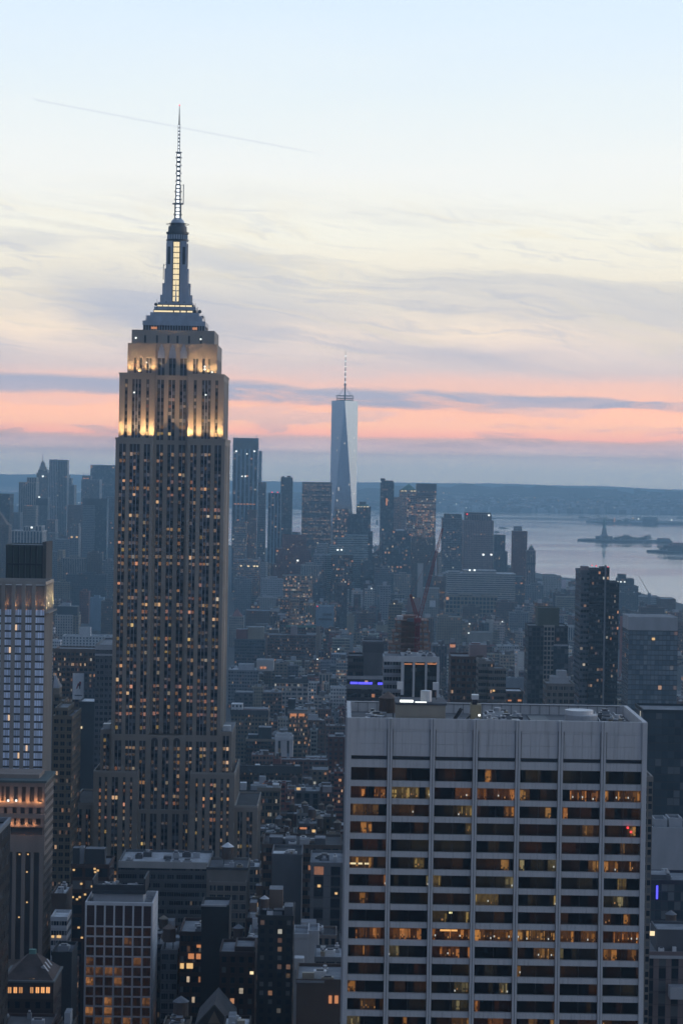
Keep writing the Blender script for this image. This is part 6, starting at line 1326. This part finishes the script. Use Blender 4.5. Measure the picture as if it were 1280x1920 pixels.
# boats
def boat(px, py, L, label, col='white', h=8, rz=0.0, nm='ferry', cat='boat'):
    eye = 880+.017*(px-640); D_ = EYE*F/(py-eye)*1.0+ 3*F/(py-eye); x_, _ = W(px, py, D_); o = thing(nm, label, cat, (x_, D_, -3), rz=rz)
    m = MB(); a, w_ = L/2, L*.11; hull = [(-a, -w_*.8), (a*.7, -w_), (a, 0), (a*.7, w_), (-a, w_*.8)]
    m.frustum([(x*.94, y*.8) for x, y in hull], hull, 0, h*.4, 'tinted', C['dkgray']); m.build('hull', o)
    m = MB(); m.walls(rect(-a*.8, a*.45, -w_*.6, w_*.6), h*.4, h, 'ribbon', (*C[col], .1), 4, 3, nseed()); m.flat(rect(-a*.8, a*.45, -w_*.6, w_*.6), h, 'tinted', C[col]); m.build('cabin', o)
    m = MB(); m.lathe(-a*.2, 0, [(w_*.25, h), (w_*.22, h*1.5), (0, h*1.5)], 'tinted', C['dkgray'], n=8); m.build('funnel', o); return o
boat(707, 981, 26, 'orange-hulled ferry in the water gap left of the dark widening tower', 'red', 16, 1.2)
boat(943, 991, 48, 'dark barge on the bay right of the big rose-grey stone block', 'dkgray', 7, nm='barge')
boat(931, 998, 24, 'smaller barge just below the larger barge on the bay', 'dkgray', 6, nm='barge')
boat(922, 973, 40, 'pale ship near the far shore above the two barges', 'silver', 9, nm='ship')
boat(1092, 971, 60, 'small ship on the open bay left of the statue', 'gray', 9, nm='ship')
boat(560, 953, 70, 'dark ship moored in the gap right of the thin dark tower', 'dkgray', 16, nm='ship')
boat(711, 963, 50, 'grey ship near the far shore at the water gap', 'gray', 9, nm='ship')
boat(1276, 972, 60, 'ship at the far right edge of the bay', 'gray', 10, nm='ship')
# far-shore town: pale boxes and lights too many to count
m = MB(); q = MB(); rr = random.Random(31)
for k in range(1700):
    px = rr.choice([rr.uniform(820, 1290), rr.uniform(540, 1290)]); D_ = 15640+abs(rr.gauss(0, 1))*620; x_ = (px-640)/F*D_; w_ = rr.uniform(12, 50); h_ = rr.uniform(8, 26)
    zg = (125 if px > 720 else 75)*min(1, max(0, (D_-15600)/2000))**.8
    c_ = C[rr.choice(['pale', 'silver', 'stone', 'snow', 'brick', 'gray'])]; m.box(x_, x_+w_, D_, D_+30, -3, zg+h_, 'tinted', c_)
    if rr.random() < .055: s_ = rr.uniform(3, 6.5); q.box(x_, x_+s_, D_-2, D_-1, zg+h_+2, zg+h_+2+s_, rr.choice(['gold_lamp', 'white_lamp', 'orange_lamp', 'gold_lamp']))
tag(m.build('far_shore_town'), 'speckle of pale buildings along the far shore', 'town', None, 'stuff'); tag(q.build('far_shore_lights'), 'scattered shore lights across the bay', 'lights', None, 'stuff')

# ------------------------------------------------------------------ cars in the canyon street
def car_at(y, off, label, coming, colr, first=[None]):
    x = avx(y)+off; t = math.atan2(avx(y+10)-avx(y), 10) if avx(y+10) else 0
    o = thing('car', label, 'car', (x, y, .07), 'cars on the canyon avenue', -t+(math.pi if coming else 0))
    m = MB(); m.frustum(rect(-.95, .95, -2.3, 2.3), rect(-.9, .9, -2.2, 2.2), .35, .95, 'tinted', colr); m.box(-.95, .95, -2.3, 2.3, .3, .36, 'dark_steel'); m.build('body', o)
    m = MB(); m.frustum(rect(-.85, .85, -1.5, 1.1), rect(-.7, .7, -1.0, .6), .95, 1.5, 'car_glass', (0, 0, 0, 0)); m.build('cabin', o)
    for s_ in (-.65, .65):
        m = MB(); m.box(s_-.2, s_+.2, 2.2, 2.34, .55, .8, 'white_lamp', bottom=True); m.build('headlight', o)
        m = MB(); m.box(s_-.2, s_+.2, -2.34, -2.2, .55, .8, 'red_lamp', bottom=True); m.build('tail_light', o)
    for a in (-.85, .85):
        for b_ in (-1.4, 1.4):
            m = MB(); m.beam((a-.1, b_, .33), (a+.1, b_, .33), .33, 'dark_steel', n=10); m.build('wheel', o)
for k in range(9):
    y = 2140+k*26; x = avx(y)+11.5; o = thing('street_lamp', f'{["nearest", "second", "third", "fourth", "fifth", "sixth", "seventh", "eighth", "farthest"][k]} white street lamp along the canyon avenue kerb', 'street lamp', (x, y, .18), 'street lamps of the canyon avenue')
    m = MB(); m.beam((0, 0, 0), (0, 0, 8.5), .12, 'antenna_steel', r2=.08, n=6); m.beam((0, 0, 8.4), (-2.2, 0, 8.9), .07, 'antenna_steel'); m.build('pole', o)
    m = MB(); m.box(-2.9, -2.1, -.35, .35, 8.55, 9.0, 'mast_light', bottom=True); m.build('lamp_head', o)
cars = [(1900, -2, 0, 'dkgray', 'dark car with red tail lights nearest the viewer in the canyon street'), (1935, 2, 0, 'gray', 'grey car just beyond the nearest dark car, right lane'), (1975, -5, 1, 'silver', 'silver oncoming car in the left lane of the canyon street'),
        (2030, 2, 0, 'red', 'red car halfway down the canyon street'), (2090, 5, 1, 'snow', 'white oncoming car by the kerb of the canyon street'), (2170, -2, 0, 'ochre', 'yellow-brown cab farther down the canyon street'), (2240, 3, 1, 'snow', 'farthest oncoming car in the canyon street')]
for y, off, co, c_, lb in cars: car_at(y, off, lb, co, C[c_])

# ================================================================== the rest of the city
FR = random.Random(99)
def inside_land(x, y):
    c = False; n = len(SHORE)
    for i in range(n):
        (x1, y1), (x2, y2) = SHORE[i], SHORE[(i+1) % n]
        if (y1 > y) != (y2 > y) and x < (x2-x1)*(y-y1)/(y2-y1)+x1: c = not c
    return c
def min_roof_y(px, D):
    """highest allowed roofline (photo row) of anonymous buildings"""
    e = [(0, 1250, [(0, 1640), (95, 1640), (100, 1560), (135, 1640), (230, 1660), (470, 1600), (560, 1500), (640, 1560), (1205, 1640), (1280, 1640)]),
         (1250, 1800, [(0, 1330), (100, 1330), (128, 1480), (190, 1480), (216, 1400), (430, 1310), (640, 1310), (660, 1330), (830, 1330), (1280, 1330)]),
         (1800, 2600, [(0, 1180), (430, 1200), (600, 1190), (680, 1180), (1000, 1200), (1280, 1200)]),
         (2600, 3600, [(0, 1100), (430, 1090), (620, 1105), (800, 1110), (1000, 1115), (1280, 1160)]),
         (3600, 5000, [(0, 1010), (130, 1020), (430, 1040), (600, 1060), (800, 1070), (1000, 1098), (1100, 1105), (1200, 1130), (1280, 1145)]),
         (5000, 8200, [(0, 958), (130, 952), (215, 975), (430, 985), (560, 998), (700, 1030), (712, 1015), (830, 1035), (950, 1060), (1010, 1086), (1280, 1110)])]
    for a, b_, p in e:
        if a <= D < b_: return interp(p, px)
    return 1000
cand = []
def try_add(x, y, w, d, h, rz):
    if not inside_land(x, y+d/2) or not inside_land(x+(w/2 if x > 0 else 0), y): return
    pl, _ = PX(x-w/2, y, h); pr, _ = PX(x+w/2, y, h)
    if pr < -12 or pl > 1292: return
    pass
    ax = avx(y+d/2)
    if ax is not None and abs(x-ax) < w/2+19: return
    for (X0, X1, Y0, Y1, a, b_, Dh, yb, yt) in HAND:
        if x+w/2 > X0-2 and x-w/2 < X1+2 and y+d > Y0-2 and y < Y1+4: return
    pm = (pl+pr)/2; cap = max(min_roof_y(pl, y), min_roof_y(pr, y))+FR.uniform(0, 14)*(1 if y > 2000 else 3)
    for (X0, X1, Y0, Y1, a, b_, Dh, yb, yt) in HAND:
        if y < Dh and pr > a-1 and pl < b_+1: cap = max(cap, yb+FR.uniform(-3, 6))
    eye = 880+.017*(pm-640); hm = EYE-(cap-eye)*y/F
    if y < 1250 and hm > 20: h = hm*FR.uniform(.72, 1)
    else: h = min(h, hm)
    if h < 7: return
    cand.append([y, x, w, d, h, rz])
y = 720.0; row = 0
while y < 7700:
    step = 80 if y < 5000 else 70; street = 17
    avs = 250
    x = -0.17*y-60; lim = .17*y+60; NS = 3 if y < 5200 else 2; rowd = (step-street)/NS
    for sub in range(NS):
        x = -0.17*y-60
        while x < lim:
            w = FR.choice([6, 7, 8, 10, 12, 14, 17, 22]) if y < 4500 else FR.choice([14, 20, 26, 34])
            if FR.random() < .06: w = FR.uniform(34, 56)
            if y < 1250: w = min(w, 20)
            phase = (x+130) % avs
            if phase < 26: x += 26-phase; continue
            r_ = FR.random()
            if y < 1250: h = FR.uniform(40, 95)
            elif y < 1800: h = FR.uniform(16, 34) if r_ < .5 else FR.uniform(30, 62)
            elif y < 2600: h = FR.uniform(10, 20) if r_ < .62 else FR.uniform(20, 48)
            elif y < 4500: h = FR.uniform(10, 21) if r_ < .62 else FR.uniform(20, 52)
            else: h = FR.uniform(14, 40) if r_ < .5 else FR.uniform(40, 105)
            if 2600 <= y < 4500 and FR.random() < .045: h = FR.uniform(60, 115); w = max(w, 16)
            rz = 0
            if 2700 < y < 3700 and x > 60: rz = math.radians(22)
            if y > 4300: rz = math.radians(-14 if x < 100 else 10)
            dd = rowd-FR.uniform(1, 6); f_ = 1.0 if not rz else .82
            try_add(x+w/2, y+sub*rowd+FR.uniform(0, 2), w*f_*.985, dd*f_, h, rz)
            x += w
    y += step
cand.sort()
occ = [1920.0]*321
def vis(pl, pr, yt, commit=True):
    a, b_ = max(0, int(pl/4)), min(320, int(pr/4)); area = 0
    for c_ in range(a, b_+1):
        if yt < occ[c_]:
            area += occ[c_]-yt
            if commit: occ[c_] = yt
    return area
events = [(c[0], 0, c) for c in cand]+[(h_[6], 1, h_) for h_ in HAND]
events.sort(key=lambda e: e[0]); seen = []
for D_, k, o in events:
    if k == 1: vis(o[4], o[5], o[8]); continue
    y, x, w, d, h, rz = o
    pl, pt = PX(x-w/2, y, h); pr, _ = PX(x+w/2, y, h); _, pback = PX(x, y+d, h)
    ar = vis(pl, pr, min(pt, pback)-1)
    if ar > 1.5: seen.append((ar, o))
seen.sort(key=lambda s_: -s_[0])
NBIG = 290
WALLC = [('brick', 'brown brick', 16), ('dkbrick', 'dark brick', 12), ('red', 'red brick', 10), ('tan', 'tan', 14), ('pale', 'pale', 12), ('stone', 'stone-coloured', 12), ('gray', 'grey', 14), ('dkgray', 'dark grey', 8), ('white', 'white', 5), ('brown', 'brown', 10)]
def pick(l): 
    t = FR.uniform(0, sum(a[-1] for a in l))
    for a in l:
        t -= a[-1]
        if t <= 0: return a
    return l[-1]
def design(o):
    y, x, w, d, h, rz = o; s = {}
    s['c'], s['cn'], _ = pick(WALLC); k = FR.uniform(.5, 1.0)*(.6 if o[0] < 1600 else 1.45); s['col'] = tuple(v*k*FR.uniform(.94, 1.06) for v in C[s['c']])  # nearer walls toned down, street-canyon shade put into the colour
    s['style'], s['sn'], _ = pick([('punched', 'small windows', 30), ('paired', 'paired windows', 25), ('wide', 'wide windows', 18), ('pier', 'long piers', 8), ('grid', 'a window grid', 9), ('ribbon', 'banded windows', 8), ('tinted', 'a blank wall', 5)])
    s['litp'] = FR.choice([.005, .01, .03, .05, .08, .14]) * (2.0 if y > 1500 else 1.0)
    s['roof'] = FR.choice(['tar', 'gray', 'gray', 'dkgray', 'silver', 'silver', 'brown', 'snow' if FR.random() < .6 else 'gray'])
    s['setback'] = h > 30 and FR.random() < .3; s['bulk'] = FR.random() < .7; s['tank'] = FR.random() < (.45 if y < 1300 else .30 if y < 2600 else .12); s['units'] = FR.randint(5, 11) if y < 1300 else FR.randint(2, 6) if y < 2700 else 0
    s['seed'] = FR.randint(20, 9000); s['bay'] = FR.choice([2.6, 3, 3.4, 4.2]); s['cornice'] = FR.random() < .4; s['lamp'] = FR.random() < .09
    s['bx'], s['bw'] = FR.uniform(.15, .5), FR.uniform(.25, .45); s['bh'] = FR.uniform(2.5, 6)
    return s
def city_parts(o, s, base):
    """adds geometry; base(name) returns a mesh builder for that part"""
    y, x, w, d, h, rz = o; a, b_ = -w/2, w/2; col = s['col']; h1 = h*(.72 if s['setback'] else 1)
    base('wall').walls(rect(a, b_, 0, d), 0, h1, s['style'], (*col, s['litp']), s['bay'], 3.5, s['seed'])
    base('roof').flat(rect(a, b_, 0, d), h1, 'roofing', C[s['roof']])
    base('parapet').ring(rect(a-.1, b_+.1, -.1, d+.1), h1-.4, h1+.9, .45, 'tinted', tuple(v*1.1 for v in col) if s['cornice'] else col)
    if s['setback']:
        q = rect(a+w*.12, b_-w*.2, d*.15, d*.95)
        base('wall').walls(q, h1, h, s['style'], (*col, s['litp']), s['bay'], 3.5, s['seed']+1); base('roof').flat(q, h, 'roofing', C[s['roof']]); base('parapet').ring(q, h-.01, h+.9, .4, 'tinted', col)
        a, b_, y0, y1 = q[0][0], q[1][0], q[0][1], q[2][1]
    else: y0, y1 = 0, d
    W_, D_ = b_-a, y1-y0
    if s['bulk']:
        q = rect(a+W_*s['bx'], a+W_*(s['bx']+s['bw']), y0+D_*.3, y0+D_*.7); m = base('bulkhead'); z = h+s['bh']
        for i in range(4):
            p0, p1 = q[i], q[(i+1) % 4]; m.face([(p0[0], p0[1], h+.01), (p1[0], p1[1], h+.01), (p1[0], p1[1], z), (p0[0], p0[1], z)], 'tinted', C['brown' if s['seed'] % 3 else 'silver'])
        m.flat(q, z, 'roofing', C['gray'])
    return a, b_, y0, y1
LM = [('the limestone skyscraper', 210, 440, 1618), ('the white office slab', 640, 1215, 2000), ('the red crane', 765, 800, 1240), ('the pillared penthouse tower', 719, 823, 1325), ('the banded glass tower', 1088, 1160, 1330),
      ('the white-topped glass tower', 1178, 1270, 1330), ('the dark stepped tower', 990, 1065, 1310), ('the tan left-edge tower', 0, 98, 1460), ('the white gridded tower', 160, 300, 1920), ('the near-black narrow tower', 484, 550, 1920),
      ('the white grid loft', 514, 578, 1335), ('the bright white building', 516, 549, 1425), ('the red brick apartment tower', 615, 650, 1450), ('the tank-topped brick tower', 845, 912, 1315), ('the violet-blue strips', 650, 749, 1310),
      ('the long white apartment block', 118, 216, 1220), ('the blank bluish wall', 592, 626, 1180), ('the wide pale warehouse', 835, 932, 1155), ('the tan classical building', 483, 525, 1560), ('the orange-lit loft', 335, 425, 1830),
      ('the red-brown ziggurat', 512, 590, 1085), ('the terraced pale building', 604, 690, 1080), ('the twin-glowing tan block', 529, 585, 1122), ('the green-eaved brick building', 500, 592, 1240), ('the construction frame', 728, 806, 1230),
      ('the balconied tower', 897, 948, 1315), ('the street canyon', 100, 135, 1560), ('the banner building', 100, 180, 1330), ('the rose-grey stone block', 869, 925, 1065), ('the slim brick-red tower', 960, 988, 1085), ('the blue-lit facade', 1215, 1280, 1740)]
used = {}
def label_for(o, s):
    y, x, w, d, h, rz = o; px, py = PX(x, y, h); best = None
    for nm, a, b_, yb in LM:
        cx = min(max(px, a), b_); dxp = px-cx; cyb = min(py, yb); ddy = abs(py-yb)
        dist = abs(dxp)+ddy*.8
        if best is None or dist < best[0]: best = (dist, nm, dxp, py-yb)
    _, nm, dxp, dyp = best
    rel = ('left of ' if dxp < 0 else 'right of ') if abs(dxp) > 14 else ('just below ' if dyp > 0 else 'behind ')
    feat = 'a water tank' if s['tank'] else ('a stepped top' if s['setback'] else {'snow': 'a whitish roof', 'silver': 'a light roof', 'tar': 'a black roof', 'brown': 'a rusty roof', 'dkgray': 'a dark roof', 'gray': 'a grey roof'}[s['roof']])
    size = ('narrow ' if w < 15 else 'wide ' if w > 28 else '')+('low ' if h < 22 else 'tall ' if h > 60 else '')
    base_ = f"{size}{s['cn']} building, {feat}"
    opts = [f"{base_}, {rel}{nm}", f"{base_} and {s['sn']}, {rel}{nm}"]
    for q in ('nearer the viewer', 'farther back', 'with a roof hut' if s['bulk'] else 'with a bare roof', 'with several lit windows' if s['litp'] > .1 else 'mostly unlit'): opts.append(f"{base_} and {s['sn']}, {q}, {rel}{nm}")
    row_ = int((y-560)//80)+1
    zone = 'foreground' if y < 1250 else 'near middle' if y < 1800 else 'middle distance' if y < 2600 else 'far middle' if y < 3700 else 'far rooftops'
    opts.append(f"{base_}, {rel}{nm}, {zone}")
    i = 0
    for op in opts:
        if len(op.split()) <= 16 and op not in used: used[op] = 1; return op
    for dnm in ('leftmost', 'rightmost', 'highest', 'lowest', 'second from left', 'second from right'):
        op = f"{base_}, {dnm} of those {rel}{nm}"
        if len(op.split()) <= 16 and op not in used: used[op] = 1; return op
    return opts[0]
for ar, o in seen[:NBIG]:
    s = design(o); y, x, w, d, h, rz = o
    lb = label_for(o, s)
    root = thing('city_building', lb, 'building', (x, y, 0), 'ordinary city buildings between the landmarks', rz)
    parts = {}
    def base(n_):
        m = MB(); parts.setdefault(n_, []).append(m); return m
    a, b_, y0, y1 = city_parts(o, s, base)
    for n_, ms in parts.items():
        for m in ms: m.build(n_, root)
    if s['tank']: add_tank(root, a+(b_-a)*FR.uniform(.6, .85), y0+(y1-y0)*FR.uniform(.3, .7), h, FR.uniform(1.6, 2.4), FR.uniform(3.2, 4.6), 2.2, FR.choice(['tan', 'brown', 'gray']))
    if s['units']: clutter(root, a+.5, b_-.5, y0+.5, y1-.5, h, s['units'], FR)
    if s['lamp']:
        m = MB(); u = FR.uniform(a, b_); sz = .18+.00014*y; mt_ = FR.choice(['gold_lamp', 'white_lamp', 'orange_lamp', 'gold_lamp', 'mast_light']); zz = h+1.4
        m.box(u-sz, u+sz, -.4, 0, zz-sz, zz+sz, mt_, bottom=True); m.build('lamp', root)
rest = MB()
def bake(o, s):
    y, x, w, d, h, rz = o; loc = MB()
    a, b_, y0, y1 = city_parts(o, s, lambda n_: loc)
    if s['lamp']: u = FR.uniform(a, b_); sz = .2+.00015*y; loc.box(u-sz, u+sz, -.5, 0, h+.5, h+.5+sz*2, FR.choice(['gold_lamp', 'white_lamp', 'orange_lamp']))
    c_, s__ = math.cos(rz), math.sin(rz); off = len(rest.v)
    rest.v.extend([(x+p[0]*c_-p[1]*s__, y+p[0]*s__+p[1]*c_, p[2]) for p in loc.v]); rest.f.extend([tuple(i+off for i in f_) for f_ in loc.f])
    rest.uv += loc.uv; rest.col += loc.col; rest.lit += loc.lit; rest.mi += [rest.mid(loc.mats[i]) for i in loc.mi]; rest.sm += loc.sm
for ar, o in seen[NBIG:]: bake(o, design(o))
# low far-side borough, left
for k in range(700):
    y = FR.uniform(7900, 14200); x = FR.uniform(-.16*y, -.06*y)
    if inside_land(x, y): bake([y, x, FR.uniform(15, 60), 30, FR.uniform(8, 34), 0], design([y, x, 20, 30, 20, 0]))
o = rest.build('distant_city'); tag(o, 'mass of small distant city buildings down to the harbour', 'city', None, 'stuff')
print('filler', len(cand), 'seen', len(seen), 'hand', len(HAND))
# a few dark tree clumps among the far blocks
tree_mass('park_trees', 700, 712, 7500, 14, 24, 40, 11, 'small dark park trees at the tip of the city beside the water gap')
tree_mass('square_trees', 112, 160, 2360, 9, 16, 40, 12, 'dark bare trees of the square at the end of the street canyon', 60)

# ================================================================== haze
m = bpy.data.materials.new('haze_air'); m.use_nodes = True; nt = NT(m.node_tree); m.node_tree.nodes.clear()
pv = nt.n('ShaderNodeVolumePrincipled'); pv.inputs['Color'].default_value = (.40, .70, 1.0, 1); pv.inputs['Density'].default_value = HDENS; pv.inputs['Anisotropy'].default_value = 0.74
oo = nt.n('ShaderNodeOutputMaterial'); nt.L.new(pv.outputs[0], oo.inputs['Volume']); MT['haze_air'] = m
hz = MB(); hz.box(-13500, 13500, -900, HFAR, -5.2, 452, 'haze_air', bottom=True); o = hz.build('haze'); o['kind'] = 'stuff'
